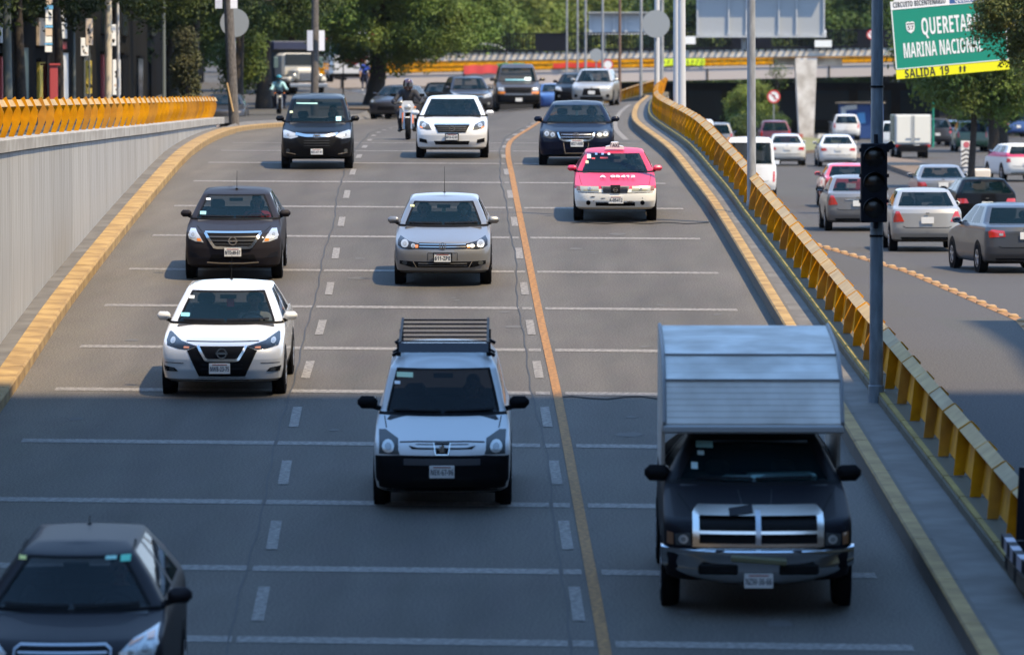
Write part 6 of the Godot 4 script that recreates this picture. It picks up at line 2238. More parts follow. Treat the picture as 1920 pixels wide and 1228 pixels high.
	patch(c, r, "lower_intake", blk, 0.004, [-0.43, 0.36, 0.43, 0.36, 0.38, 0.475, -0.38, 0.475], false)
	strip(c, r, "bumper_chrome", mats.chrome, 0.01, 0.022, [-0.46, 0.335, -0.2, 0.32, 0.2, 0.32, 0.46, 0.335])
	patch(c, r, "fog_recess", mats.rail_black, 0.004, [0.58, 0.42, 0.8, 0.42, 0.8, 0.53, 0.66, 0.49])
	strip(c, r, "bonnet_seam", mats.seam, 0.002, 0.01, [0.55, 0.86, 0.66, 0.93], true)
	number_plate(c, r, 0.0, 0.52, "NTD-49-57")
	sticker(c, r, white, -0.5, 1.34, 0.08, 0.03)
	sticker(c, r, Vector3(0.25, 0.5, 0.55), -0.58, 1.12, 0.11, 0.05)
	wipers(c, r, S)
	side_mirrors(c, S, mats.paint_dark, 1.0, 0.12)
	aerial(c, Vector3(0, 1.49, 0.0), 0.35)
	driver("person driving the dark brown-grey saloon, red sleeve at the window", c, S, Color(0.42, 0.03, 0.05))
	# --- silver saloon
	S = sedan({"L": 4.38, "W": 1.7, "H": 1.47, "lip": 0.775, "cowl": 0.985, "cf": 1.0, "wf": 1.74, "deck": 1.03, "dr": 0.45, "rr": 1.0, "b": 0.235, "wr": 0.62})
	c = front_car("car", "silver saloon with a round letter emblem, two people inside", "car", "silver_saloon", S, mats.paint_silver, 97.2, -1.22, 0.0, on_main)
	r = raster(shells.silver_saloon, 0)
	patch(c, r, "grille", blk, 0.01, [-0.42, 0.675, 0.42, 0.675, 0.42, 0.755, -0.42, 0.765], false)
	for y in [0.7, 0.738]:
		strip(c, r, "grille_chrome", mats.chrome, 0.018, 0.014, [-0.41, y, 0.41, y])
	badge(c, r, "letters_ring", 0.0, 0.72, 0.065)
	headlamps(c, r, [0.42, 0.675, 0.6, 0.66, 0.72, 0.675, 0.79, 0.715, 0.79, 0.8, 0.75, 0.86, 0.6, 0.79, 0.42, 0.755], [[0.67, 0.745, 0.068], [0.52, 0.715, 0.038]], [0.43, 0.685, 0.48, 0.68, 0.49, 0.73, 0.43, 0.73], mats.lamp_dark)
	patch(c, r, "lower_intake", blk, 0.004, [-0.76, 0.4, -0.55, 0.345, 0.55, 0.345, 0.76, 0.4, 0.76, 0.46, 0.5, 0.45, -0.5, 0.45, -0.76, 0.46], false)
	for y in [0.375, 0.415]:
		strip(c, r, "intake_slat", mats.shade_grey, 0.01, 0.012, [-0.43, y, 0.43, y])
	strip(c, r, "intake_chrome", mats.chrome, 0.012, 0.012, [0.46, 0.345, 0.52, 0.45], true)
	patch(c, r, "fog_lamp", mats.lamp_house, 0.01, disc(0.67, 0.42, 0.045, 0.04, 12))
	strip(c, r, "bumper_seam", mats.seam, 0.002, 0.008, [-0.26, 0.47, -0.26, 0.6, 0.26, 0.6, 0.26, 0.47])
	number_plate(c, r, 0.0, 0.52, "611-ZPE", true)
	sticker(c, r, Vector3(0.75, 0.75, 0.3), -0.56, 1.31, 0.07, 0.03)
	wipers(c, r, S)
	side_mirrors(c, S, mats.paint_silver)
	aerial(c, Vector3(0, 1.46, -0.7), 0.5)
	var ph := Soup.new()
	ph.box(Vector3(0.0, 1.25, S.L / 2 - 1.84), Vector3(0.07, 0.13, 0.015))
	obj("hanging_tag", ph, mat("tag_teal", Vector3(0.3, 0.55, 0.5), 0.5), c)
	driver("person driving the silver saloon, wearing a pale face mask", c, S, Color(0.03, 0.03, 0.035), Color(0.35, 0.45, 0.42))
	driver("passenger in the silver saloon, dark clothes", c, S, Color(0.025, 0.025, 0.03), Color(0, 0, 0, 0), -0.36)
	# --- white small van with roof rack
	S = sedan({"L": 3.95, "W": 1.66, "H": 1.74, "lip": 0.78, "cowl": 1.04, "cf": 0.86, "wf": 1.42, "ry": 1.57, "box": true, "deck": 1.05, "rr": 0.14, "b": 0.2, "wr": 0.655, "fx": 0.78, "rx": 0.65, "kk": 0.8, "ls": 0.12, "hp": 1.15, "rw": [1.07, 1.5], "side": [[1, 5], [6, 9]]})
	S.RC = [[0.2, 0.2], [0.78, 0.17], [1.0, 0.12], [1.08, 0.085], [1.57, 0.09], [1.74, 0.14]]
	c = front_car("van", "white small van with a black roof rack and black lower bumper", "van", "small_van", S, mats.paint_van, 66.4, -0.84, 0.0, on_main, mats.tinted)
	r = raster(shells.small_van, 0)
	patch(c, r, "bumper", blk, 0.012, [-0.8, 0.24, -0.66, 0.215, 0.66, 0.215, 0.8, 0.24, 0.81, 0.64, 0.5, 0.655, -0.5, 0.655, -0.81, 0.64], false)
	patch(c, r, "bumper_ledge", mat("plastic_worn", Vector3(0.03, 0.03, 0.034), 0.6), 0.022, [-0.46, 0.545, 0.46, 0.545, 0.46, 0.62, -0.46, 0.62], false)
	patch(c, r, "lower_intake", mats.seam, 0.016, [-0.36, 0.28, 0.36, 0.28, 0.36, 0.4, -0.36, 0.4], false)
	patch(c, r, "grille_slot", mats.seam, 0.004, [-0.4, 0.765, -0.36, 0.73, 0.36, 0.73, 0.4, 0.765, 0.3, 0.785, -0.3, 0.785], false)
	strip(c, r, "grille_bar", mats.paint_van, 0.016, 0.026, [-0.39, 0.77, -0.3, 0.752, 0.3, 0.752, 0.39, 0.77])
	patch(c, r, "emblem_shield", blk, 0.014, [-0.075, 0.665, 0.075, 0.665, 0.1, 0.79, -0.1, 0.79], false)
	strip(c, r, "shield_chrome", mats.chrome, 0.02, 0.012, [-0.1, 0.79, -0.075, 0.665, 0.075, 0.665, 0.1, 0.79])
	badge(c, r, "lion", 0.0, 0.73, 0.055)
	headlamps(c, r, [0.51, 0.665, 0.76, 0.665, 0.77, 0.9, 0.69, 0.905, 0.53, 0.83], [[0.65, 0.745, 0.075]], [], mats.lamp_house)
	strip(c, r, "bonnet_seam", mats.seam, 0.002, 0.012, [-0.51, 0.8, -0.3, 0.81, 0.3, 0.81, 0.51, 0.8])
	strip(c, r, "bonnet_seam", mats.seam, 0.002, 0.012, [0.68, 0.92, 0.71, 1.03], true)
	number_plate(c, r, 0.0, 0.47, "NEK-67-96")
	sticker(c, r, Vector3(0.45, 0.6, 0.4), -0.47, 1.49, 0.2, 0.055)
	sticker(c, r, white, -0.56, 1.4, 0.07, 0.035)
	wipers(c, r, S)
	side_mirrors(c, S, blk, 1.25, 0.17, 0.12)
	aerial(c, Vector3(0, 1.725, 0.05), 0.12)
	driver("person driving the white small van, wearing a white face mask", c, S, Color(0.05, 0.06, 0.08), Color(0.6, 0.62, 0.62))
	var rk := thing("roof_rack", "black metal roof rack on the white small van", "roof rack", Vector3())
	rk.transform = c.transform
	var z0: float = S.L / 2.0 - 1.78
	for sx in [-1.0, 1.0]:
		bar_box(rk, "side_rail", mats.paint_matt, Vector3(sx * 0.54, 1.82, z0), Vector3(sx * 0.54, 1.95, z0 - 2.0), 0.03, 0.05)
		for z in [0.0, -0.35, -1.6]:
			var s := Soup.new()
			s.box(Vector3(sx * 0.55, 1.77, z0 + z - 0.04), Vector3(0.05, 0.18, 0.05))
			s.box(Vector3(sx * 0.585, 1.71, z0 + z - 0.04), Vector3(0.1, 0.04, 0.07), Basis(Vector3.BACK, -sx * 0.5))
			obj("foot", s, mats.paint_matt, rk)
	var pl := Soup.new()
	pl.box(Vector3(0, 1.79, z0 + 0.03), Vector3(1.1, 0.12, 0.02), Basis(Vector3.RIGHT, -0.5))
	obj("front_plate", pl, mat("rack_navy", Vector3(0.02, 0.024, 0.035), 0.5), rk)
	for k in 6:
		bar_box(rk, "cross_bar", mats.paint_matt, Vector3(-0.54, 1.845 + k * 0.021, z0 - 0.22 - k * 0.34), Vector3(0.54, 1.845 + k * 0.021, z0 - 0.22 - k * 0.34), 0.026, 0.022)
	# --- pickup with camper box
	S = sedan({"L": 5.3, "W": 2.0, "H": 1.76, "lip": 0.97, "cowl": 1.19, "cf": 1.4, "wf": 2.02, "ry": 1.62, "box": true, "deck": 1.2, "rr": 1.9, "b": 0.34, "wr": 0.7, "fx": 0.95, "rx": 1.1, "wheel": 0.37, "kk": 0.55, "ls": 0.1, "hp": 1.25, "rw": [1.3, 1.5], "side": [[1, 6], [7, 8]]})
	c = front_car("pickup_truck", "matt black pickup with chrome bumper and broad chrome cross grille", "pickup truck", "pickup", S, mats.paint_matt, 58.0, 2.6, -0.012, on_main)
	r = raster(shells.pickup, 0)
	patch(c, r, "grille", mats.seam, 0.01, [-0.65, 0.73, 0.65, 0.73, 0.65, 0.99, -0.65, 0.99], false)
	strip(c, r, "grille_frame", mats.chrome, 0.05, 0.07, [-0.65, 0.72, -0.65, 0.99, -0.61, 1.02, 0.61, 1.02, 0.65, 0.99, 0.65, 0.72])
	strip(c, r, "grille_frame", mats.chrome, 0.05, 0.035, [-0.65, 0.735, 0.65, 0.735])
	strip(c, r, "grille_bar", mats.chrome, 0.045, 0.03, [-0.62, 0.86, 0.62, 0.86])
	strip(c, r, "grille_bar", mat("chrome_dull", Vector3(0.3, 0.31, 0.33), 0.3, 0.9), 0.055, 0.055, [0.0, 0.74, 0.0, 1.02])
	strip(c, r, "grille_peel", mats.paint_matt, 0.054, 0.05, [-0.3, 1.005, -0.05, 1.03])
	badge(c, r, "ram", 0.0, 1.02, 0.045)
	headlamps(c, r, [0.7, 0.73, 0.86, 0.73, 0.87, 0.84, 0.71, 0.86], [[0.78, 0.79, 0.05]], [], mats.lamp_house)
	patch(c, r, "side_marker", mat("amber_dim", Vector3(0.2, 0.09, 0.04), 0.3, 0.0, 0.8), 0.006, [0.885, 0.73, 0.95, 0.74, 0.95, 0.86, 0.885, 0.85])
	var bp := Soup.new()
	var bz: float = S.L / 2.0
	var bg := []
	for i in 25:
		var k := i / 12.0 - 1.0
		var zc := bz + 0.11 - 0.4 * pow(absf(k), 3.0)
		var yt := 0.71 - 0.0 * k
		var yb := 0.33 + 0.17 * pow(absf(k), 2.4)
		var row := []
		for e in [[-0.1, 1.0], [0.0, 1.0], [0.035, 0.93], [0.035, 0.78], [0.012, 0.68], [0.016, 0.4], [0.0, 0.12], [-0.05, 0.0], [-0.12, 0.0]]:
			row.append(Vector3(k * 1.01, lerpf(yb, yt, e[1]), zc + e[0]))
		bg.append(row)
	for i in 24:
		for j in 8:
			bp.quad(bg[i][j + 1], bg[i + 1][j + 1], bg[i + 1][j], bg[i][j])
	obj("front_bumper", bp, mat("chrome_bumper", Vector3(0.55, 0.56, 0.58), 0.16, 1.0), c, 50.0)
	for sx in [-1.0, 1.0]:
		var q := Soup.new()
		q.box(Vector3(sx * 0.42, 0.5, bz + 0.095), Vector3(0.42, 0.11, 0.06), Basis(Vector3.UP, sx * 0.06), 0.02)
		obj("bumper_opening", q, mats.seam, c)
		var hk := Soup.new()
		hk.box(Vector3(sx * 0.4, 0.69, bz + 0.1), Vector3(0.1, 0.04, 0.04), Basis.IDENTITY, 0.01)
		obj("bumper_guide", hk, mats.rack_navy, c)
	var wb := Soup.new()
	wb.box(Vector3(0.0, 0.6, bz + 0.15), Vector3(0.58, 0.06, 0.06), Basis(Vector3.BACK, -0.07), 0.01)
	obj("loose_bar", wb, mat("bar_olive", Vector3(0.12, 0.12, 0.06), 0.6), c)
	var pk := Soup.new()
	pk.box(Vector3(0.0, 0.5, bz + 0.1), Vector3(0.3, 0.16, 0.03))
	obj("plate_bracket", pk, mats.paint_grey, c)
	number_plate(c, r, 0.0, 0.385, "NZW-36-66")
	c.get_node("licence_plate").position.z = bz + 0.15
	sticker(c, r, Vector3(0.25, 0.5, 0.5), -0.52, 1.56, 0.18, 0.06)
	sticker(c, r, Vector3(0.45, 0.6, 0.6), -0.56, 1.48, 0.07, 0.04)
	sticker(c, r, Vector3(0.45, 0.6, 0.6), -0.63, 1.36, 0.07, 0.06)
	wipers(c, r, S)
	side_mirrors(c, S, blk, 1.4, 0.13, 0.08)
	strip(c, r, "bonnet_seam", mats.seam, 0.002, 0.012, [0.64, 0.98, 0.72, 1.06, 0.82, 1.14], true)
	strip(c, r, "bonnet_crease", mats.paint_grey, 0.001, 0.008, [0.14, 1.04, 0.18, 1.17], true)
	var cl := Soup.new()
	cl.box(Vector3(0.3, S.cowl + 0.05, S.L / 2 - S.cf - 0.3), Vector3(0.75, 0.1, 0.26), Basis(Vector3.UP, 0.2), 0.03)
	cl.box(Vector3(-0.15, S.cowl + 0.04, S.L / 2 - S.cf - 0.28), Vector3(0.4, 0.07, 0.2), Basis(Vector3.UP, -0.3), 0.03)
	var clo := obj("folded_cloth", cl, mat("cloth_teal", Vector3(0.12, 0.24, 0.25), 0.9))
	clo.transform = c.transform
	tag(clo, "crumpled pale green cloth lying on the pickup's dashboard", "cloth")
	# the box: sheets on a frame
	var cm := thing("camper_box", "white sheet-metal camper box overhanging the pickup's cab", "camper box", Vector3())
	cm.transform = c.transform
	var w := 0.955
	var pr := [Vector2(1.73, S.L / 2 - 1.75), Vector2(1.82, S.L / 2 - 1.72), Vector2(2.24, S.L / 2 - 2.1), Vector2(2.44, S.L / 2 - 2.85), Vector2(2.5, S.L / 2 - 3.7), Vector2(2.53, -S.L / 2 - 0.1)]
	var panel_m := mat("camper_white", Vector3(0.72, 0.7, 0.65), 0.65)
	grain(panel_m, noise_tex(71, 0.008, 0.74, 1.0, 512, 6, 0.03), Vector3(0.3, 0.3, 0.3), false)
	for i in pr.size() - 1:
		var a: Vector2 = pr[i]
		var b: Vector2 = pr[i + 1]
		var n := maxi(1, int(round(a.distance_to(b) / (0.085 if i == 1 else 0.25))))
		for j in n:
			var p: Vector2 = a.lerp(b, float(j) / n)
			var q: Vector2 = a.lerp(b, (j + 0.985) / n)
			var s := Soup.new()
			var nn := Vector3(0, -(q.y - p.y), q.x - p.x).normalized()
			var mid := Vector3(0, (p.x + q.x) / 2, (p.y + q.y) / 2)
			s.box(mid - nn * 0.015, Vector3(w * 2.0 - 0.04, Vector2(q - p).length(), 0.03), Basis(Vector3.RIGHT, Vector3(0, q.x - p.x, q.y - p.y).normalized(), Vector3.RIGHT.cross(Vector3(0, q.x - p.x, q.y - p.y).normalized())), 0.004)
			obj("sheet_strip", s, panel_m, cm)
	for sx in [-1.0, 1.0]:
		var s := Soup.new()
		var pg := PackedVector2Array()
		for q in pr:
			pg.append(Vector2(-q.y, q.x))
		pg.append(Vector2(S.L / 2 + 0.1, 0.95))
		pg.append(Vector2(-S.L / 2 + 2.75, 0.95))
		pg.append(Vector2(-S.L / 2 + 2.55, 1.73))
		s.prism(pg, -0.02, 0.02, Transform3D(Basis(Vector3(0, 0, -1), Vector3(0, 1, 0), Vector3(1, 0, 0)), Vector3(sx * w, 0, 0)))
		obj("side_wall", s, panel_m, cm)
		var e := Soup.new()
		var tp := []
		for q in pr:
			tp.append(Vector3(sx * w, q.x + 0.01, q.y + 0.01))
		e.tube(tp, [0.022], 6)
		obj("edge_trim", e, mat("trim_grime", Vector3(0.16, 0.165, 0.17), 0.6), cm)
	var lp := Soup.new()
	lp.box(Vector3(0, 1.76, S.L / 2 - 1.72), Vector3(w * 2.04, 0.09, 0.06), Basis.IDENTITY, 0.02)
	obj("lower_edge", lp, mat("trim_grey", Vector3(0.3, 0.31, 0.31), 0.5), cm)
	for q in [pr[2], pr[3]]:
		bar_box(cm, "sheet_seam", mats.trim_grime, Vector3(-w, q.x + 0.012, q.y + 0.01), Vector3(w, q.x + 0.012, q.y + 0.01), 0.02, 0.02)
	# --- dark crossover at the lower left
	S = sedan({"L": 4.3, "W": 1.78, "H": 1.64, "lip": 0.99, "cowl": 1.12, "cf": 1.05, "wf": 1.72, "box": true, "deck": 1.12, "rr": 0.45, "b": 0.22, "wr": 0.53, "wheel": 0.33, "ls": 0.2, "kk": 1.0})
	c = front_car("car", "dark grey crossover cut off by the lower left corner", "car", "crossover", S, mats.paint_dark, 49.4, -4.0, 0.0, on_main)
	r = raster(shells.crossover, 0)
	headlamps(c, r, [0.5, 0.9, 0.56, 0.83, 0.8, 0.85, 0.84, 0.95, 0.82, 1.06, 0.62, 1.0], [[0.6, 0.89, 0.05], [0.73, 0.92, 0.06]], [0.58, 0.945, 0.68, 0.985, 0.72, 1.01, 0.6, 0.98], mats.lamp_clear)
	patch(c, r, "side_marker", mats.amber, 0.014, [0.74, 0.985, 0.8, 0.99, 0.8, 1.03, 0.73, 1.02])
	patch(c, r, "grille", blk, 0.011, [-0.42, 0.74, 0.42, 0.74, 0.42, 0.93, 0.38, 0.965, -0.38, 0.965, -0.42, 0.93], false)
	strip(c, r, "grille_chrome", mats.chrome_dull, 0.016, 0.014, [-0.43, 0.74, -0.43, 0.93, -0.38, 0.965, 0.38, 0.965, 0.43, 0.93, 0.43, 0.74])
	strip(c, r, "grille_bar", mats.chrome_dull, 0.014, 0.016, [-0.4, 0.91, 0.4, 0.91])
	number_plate(c, r, 0.0, 0.5, "")
	sticker(c, r, Vector3(0.75, 0.72, 0.2), -0.5, 1.53, 0.07, 0.03)
	sticker(c, r, Vector3(0.3, 0.6, 0.5), 0.32, 1.54, 0.1, 0.028)
	sticker(c, r, Vector3(0.1, 0.6, 0.4), 0.45, 1.53, 0.09, 0.05)
	wipers(c, r, S)
	side_mirrors(c, S, mats.paint_dark, 1.15, 0.17, 0.1)
	for sx in [-1.0, 1.0]:
		strip(c, r, "roof_groove", mats.seam, 0.002, 0.012, [sx * 0.52, 1.6, sx * 0.5, 1.635])
	aerial(c, Vector3(0, 1.63, -1.2), 0.1)
	driver("person driving the dark grey crossover, hand on the wheel", c, S, Color(0.02, 0.02, 0.025))
	# --- pink and white taxi
	S = sedan({"L": 4.3, "W": 1.68, "H": 1.38, "lip": 0.745, "cowl": 0.94, "cf": 1.15, "wf": 1.82, "deck": 0.95, "dr": 0.6, "rr": 1.1, "b": 0.26, "wr": 0.61, "kk": 0.55, "ls": 0.06, "hp": 1.0})
	S.tone = [0.715, Color(0.7, 0.68, 0.62), Color(0.5, 0.014, 0.052)]
	c = front_car("taxi", "pink and white taxi with a white roof sign and scuffed bumper", "taxi", "taxi", S, mats.paint_two_tone, 112.2, 2.12, -0.01, on_main)
	r = raster(shells.taxi, 0)
	headlamps(c, r, [0.33, 0.64, 0.7, 0.64, 0.73, 0.735, 0.34, 0.735], [[0.52, 0.69, 0.04]], [], mat("lamp_yellowed", Vector3(0.42, 0.4, 0.3), 0.25, 0.3, 0.8))
	patch(c, r, "turn_signal", mat("amber_dim"), 0.008, [0.705, 0.645, 0.79, 0.65, 0.79, 0.73, 0.735, 0.73])
	patch(c, r, "grille", mats.shade_grey, 0.012, [-0.24, 0.61, 0.24, 0.61, 0.29, 0.735, -0.29, 0.735], false)
	for y in [0.635, 0.66, 0.685, 0.71]:
		strip(c, r, "grille_slat", mats.rail_black, 0.018, 0.012, [-0.25, y, 0.25, y])
	patch(c, r, "emblem_plate", blk, 0.022, [-0.09, 0.6, 0.09, 0.6, 0.1, 0.745, -0.1, 0.745], false)
	badge(c, r, "ring_bar", 0.0, 0.67, 0.045)
	patch(c, r, "lower_intake", blk, 0.004, [-0.4, 0.34, 0.4, 0.34, 0.4, 0.415, -0.4, 0.415], false)
	patch(c, r, "fog_hole", blk, 0.004, disc(0.55, 0.405, 0.045, 0.05, 12))
	for e in [[-0.46, 0.53, 0.1, 0.025], [-0.25, 0.5, 0.1, 0.02], [0.3, 0.43, 0.18, 0.03], [0.55, 0.5, 0.02, 0.03], [-0.44, 0.44, 0.03, 0.03]]:
		patch(c, r, "bumper_scuff", mat("scuff", Vector3(0.08, 0.07, 0.065), 0.8), 0.002, [e[0] - e[2] / 2, e[1], e[0] - e[2] * 0.1, e[1] - e[3] / 2, e[0] + e[2] / 2, e[1] + e[3] * 0.1, e[0], e[1] + e[3] / 2], false)
	strip(c, r, "bumper_seam", mats.seam, 0.002, 0.012, [-0.76, 0.615, -0.3, 0.605, 0.3, 0.605, 0.76, 0.615])
	strip(c, r, "bonnet_seam", mats.seam, 0.002, 0.008, [0.68, 0.74, 0.72, 0.85, 0.74, 0.92], true)
	number_plate(c, r, 0.01, 0.47, "A-05412")
	var hood := obj("bonnet_number", text_mesh("A  05412", 0.17, true), mats.sign_white, c)
	hood.scale = Vector3(0.72 / hood.mesh.get_aabb().size.x, 1, 1)
	hood.transform = Transform3D(Basis(Vector3.RIGHT, -PI / 2 + 0.185) * Basis().scaled(hood.scale), Vector3(0.05, 0.9, S.L / 2 - 0.7))
	sticker(c, r, white, -0.53, 1.24, 0.08, 0.08)
	sticker(c, r, Vector3(0.5, 0.55, 0.3), -0.57, 1.13, 0.06, 0.05)
	for k in 3:
		sticker(c, r, white, -0.38 + k * 0.13, 1.285, 0.05, 0.035)
	sticker(c, r, Vector3(0.55, 0.05, 0.04), -0.44, 1.2, 0.07, 0.025)
	sticker(c, r, Vector3(0.55, 0.05, 0.04), -0.22, 1.215, 0.16, 0.03)
	side_mirrors(c, S, mat("paint_pink", Vector3(0.52, 0.016, 0.056), 0.35, 0.0, 1.0), 0.95, 0.13, 0.07)
	driver("person driving the pink and white taxi, wearing a pale mask", c, S, Color(0.02, 0.02, 0.03), Color(0.3, 0.36, 0.4))
	var tx := thing("taxi_sign", "white wedge-shaped roof sign on the pink and white taxi", "taxi sign", Vector3())
	tx.transform = c.transform
	var ts := Soup.new()
	ts.prism(PackedVector2Array([Vector2(-0.2, 1.375), Vector2(0.2, 1.375), Vector2(0.18, 1.43), Vector2(0.1, 1.45), Vector2(0.07, 1.52), Vector2(-0.07, 1.52), Vector2(-0.1, 1.45), Vector2(-0.18, 1.43)]), 0.02, 0.16)
	obj("case", ts, mat("sign_glaze", Vector3(0.72, 0.7, 0.66), 0.3, 0.0, 0.6), tx)
	var tw := obj("taxi_word", text_mesh("TAXI", 0.07, true), mats.ink, tx)
	tw.position = Vector3(0, 1.455, 0.163)
	# --- black minivan
	S = sedan({"L": 4.15, "W": 1.67, "H": 1.68, "lip": 0.86, "cowl": 1.06, "cf": 0.85, "wf": 1.5, "box": true, "deck": 1.05, "rr": 0.3, "b": 0.25, "wr": 0.63, "fx": 0.8, "kk": 0.9})
	c = front_car("car", "black minivan with a broad chrome nose bar in the left lane", "car", "minivan", S, mats.paint_black, 129.5, -4.62, 0.02, on_main)
	r = raster(shells.minivan, 0)
	strip(c, r, "nose_chrome", mats.chrome, 0.014, 0.06, [-0.5, 0.83, -0.25, 0.79, 0.25, 0.79, 0.5, 0.83])
	badge(c, r, "ovals", 0.0, 0.79, 0.065)
	headlamps(c, r, [0.44, 0.76, 0.6, 0.72, 0.79, 0.74, 0.79, 0.9, 0.74, 0.91, 0.48, 0.84], [[0.68, 0.8, 0.06]], [], mats.lamp_clear)
	patch(c, r, "grille", mats.seam, 0.012, [-0.5, 0.73, -0.3, 0.5, 0.3, 0.5, 0.5, 0.73], false)
	for y in [0.56, 0.62, 0.68]:
		strip(c, r, "grille_slat", mats.slat_grey, 0.018, 0.012, [-0.3, y, 0.3, y])
	number_plate(c, r, 0.0, 0.42, "NEL-67-41", false, 0.28, 0.13)
	strip(c, r, "bumper_chrome", mats.chrome, 0.01, 0.02, [0.5, 0.36, 0.72, 0.4], true)
	patch(c, r, "fog_lamp", mats.lamp_house, 0.006, disc(0.68, 0.44, 0.045, 0.045, 10))
	sticker(c, r, Vector3(0.6, 0.65, 0.4), -0.62, 1.3, 0.07, 0.05)
	sticker(c, r, Vector3(0.3, 0.6, 0.7), 0.5, 1.15, 0.12, 0.1)
	sticker(c, r, Vector3(0.3, 0.5, 0.45), -0.25, 1.5, 0.5, 0.03)
	side_mirrors(c, S, mats.paint_black)
	driver("person driving the black minivan", c, S, Color(0.03, 0.03, 0.04))
	# --- white saloon further back
	S = sedan({"L": 4.6, "W": 1.76, "H": 1.495, "lip": 0.8, "cowl": 0.99, "cf": 1.1, "wf": 1.85, "deck": 1.04, "dr": 0.5, "rr": 1.05, "b": 0.23, "wr": 0.63})
	c = front_car("car", "white saloon with a slatted dark grille in the middle lane, behind the silver one", "car", "white_saloon_far", S, mats.paint_white, 135.1, -1.47, 0.0, on_main)
	r = raster(shells.white_saloon_far, 0)
	patch(c, r, "grille", mats.seam, 0.012, [-0.34, 0.64, 0.34, 0.64, 0.44, 0.81, -0.44, 0.81], false)
	for y in [0.68, 0.72, 0.76]:
		strip(c, r, "grille_slat", mat("slat_grey", Vector3(0.035, 0.036, 0.038), 0.5), 0.018, 0.014, [-0.36, y, 0.36, y])
	strip(c, r, "grille_chrome", mats.chrome, 0.02, 0.022, [-0.43, 0.82, 0.43, 0.82])
	badge(c, r, "ring_bar", 0.0, 0.73, 0.07)
	headlamps(c, r, [0.5, 0.7, 0.62, 0.7, 0.8, 0.75, 0.8, 0.88, 0.74, 0.9, 0.56, 0.82], [[0.69, 0.8, 0.055]], [0.72, 0.72, 0.79, 0.75, 0.79, 0.78, 0.72, 0.76], mats.lamp_house)
	patch(c, r, "lower_intake", blk, 0.005, [-0.4, 0.34, 0.4, 0.34, 0.44, 0.43, -0.44, 0.43], false)
	patch(c, r, "fog_recess", blk, 0.005, [0.6, 0.37, 0.8, 0.4, 0.8, 0.5, 0.62, 0.46])
	number_plate(c, r, 0.0, 0.53, "MYA-42-81", true)
	side_mirrors(c, S, mats.paint_white)
	driver("person driving the white saloon with the slatted grille", c, S, Color(0.05, 0.02, 0.02))
	# --- dark blue saloon
	S = sedan({"L": 4.55, "W": 1.78, "H": 1.46, "lip": 0.8, "cowl": 0.97, "cf": 1.05, "wf": 1.78, "deck": 1.04, "dr": 0.45, "rr": 1.0, "b": 0.22, "wr": 0.62})
	c = front_car("car", "dark blue saloon with a bright chrome-edged nose ahead of the taxi's roof", "car", "navy_saloon", S, mats.paint_navy, 131.3, 1.57, -0.02, on_main)
	r = raster(shells.navy_saloon, 0)
	patch(c, r, "grille", blk, 0.011, [-0.28, 0.52, 0.28, 0.52, 0.42, 0.78, -0.42, 0.78], false)
	strip(c, r, "grille_chrome", mats.chrome, 0.02, 0.04, [-0.44, 0.78, -0.38, 0.64, -0.3, 0.6, 0.3, 0.6, 0.38, 0.64, 0.44, 0.78])
	for y in [0.68, 0.74]:
		strip(c, r, "grille_slat", mats.chrome_dull, 0.012, 0.016, [-0.36, y, 0.36, y])
	strip(c, r, "grille_chrome", mats.chrome, 0.02, 0.02, [-0.3, 0.55, -0.26, 0.3, 0.26, 0.3, 0.3, 0.55])
	badge(c, r, "letters_ring", 0.0, 0.72, 0.075)
	headlamps(c, r, [0.47, 0.67, 0.6, 0.64, 0.78, 0.68, 0.79, 0.8, 0.72, 0.85, 0.5, 0.8], [[0.56, 0.73, 0.055], [0.7, 0.75, 0.06]], [], mats.lamp_house)
	number_plate(c, r, 0.02, 0.54, "M27-AHB", false, 0.3, 0.17)
	side_mirrors(c, S, mats.paint_navy)
	var wd := Soup.new()
	wd.box(Vector3(0.0, 1.22, S.L / 2 - 1.85), Vector3(0.06, 0.18, 0.02))
	obj("hanging_tag", wd, mat("tag_pale", Vector3(0.5, 0.6, 0.5), 0.5), c)
	driver("person driving the dark blue saloon", c, S, Color(0.04, 0.04, 0.05))
	# --- the group at the crest
	var suv := {"L": 4.5, "W": 1.82, "H": 1.67, "lip": 0.92, "cowl": 1.09, "cf": 1.0, "wf": 1.7, "box": true, "deck": 1.1, "rr": 0.4, "b": 0.26, "wr": 0.66, "wheel": 0.34}
	S = sedan(suv)
	c = front_car("car", "dark grey crossover with lit headlamps and a letter emblem at the crest", "car", "suv", S, mats.paint_grey, 237.0, -1.95, 0.12, on_main)
	r = raster(shells.suv, 0)
	patch(c, r, "grille", blk, 0.011, [-0.4, 0.72, 0.4, 0.72, 0.46, 0.86, -0.46, 0.86], false)
	strip(c, r, "grille_chrome", mats.chrome, 0.02, 0.03, [-0.46, 0.79, 0.46, 0.79])
	badge(c, r, "letter_h", 0.0, 0.8, 0.09)
	headlamps(c, r, [0.47, 0.72, 0.82, 0.78, 0.83, 0.96, 0.5, 0.85], [[0.7, 0.84, 0.06]], [], mats.lamp_clear)
	patch(c, r, "lower_intake", blk, 0.005, [-0.6, 0.34, 0.6, 0.34, 0.6, 0.5, -0.6, 0.5], false)
	patch(c, r, "fog_lamp", mats.lamp_bowl, 0.01, disc(0.7, 0.5, 0.06, 0.05, 10))
	side_mirrors(c, S, mats.paint_grey)
	S = sedan(suv)
	c = front_car("car", "silver crossover at the crest by the right kerb", "car", "suv", S, mats.paint_silver_warm, 233.1, 3.58, -0.1, on_main)
	c.scale = Vector3(0.97, 0.97, 0.97)
	patch(c, r, "grille", blk, 0.011, [-0.42, 0.5, 0.42, 0.5, 0.34, 0.8, -0.34, 0.8], false)
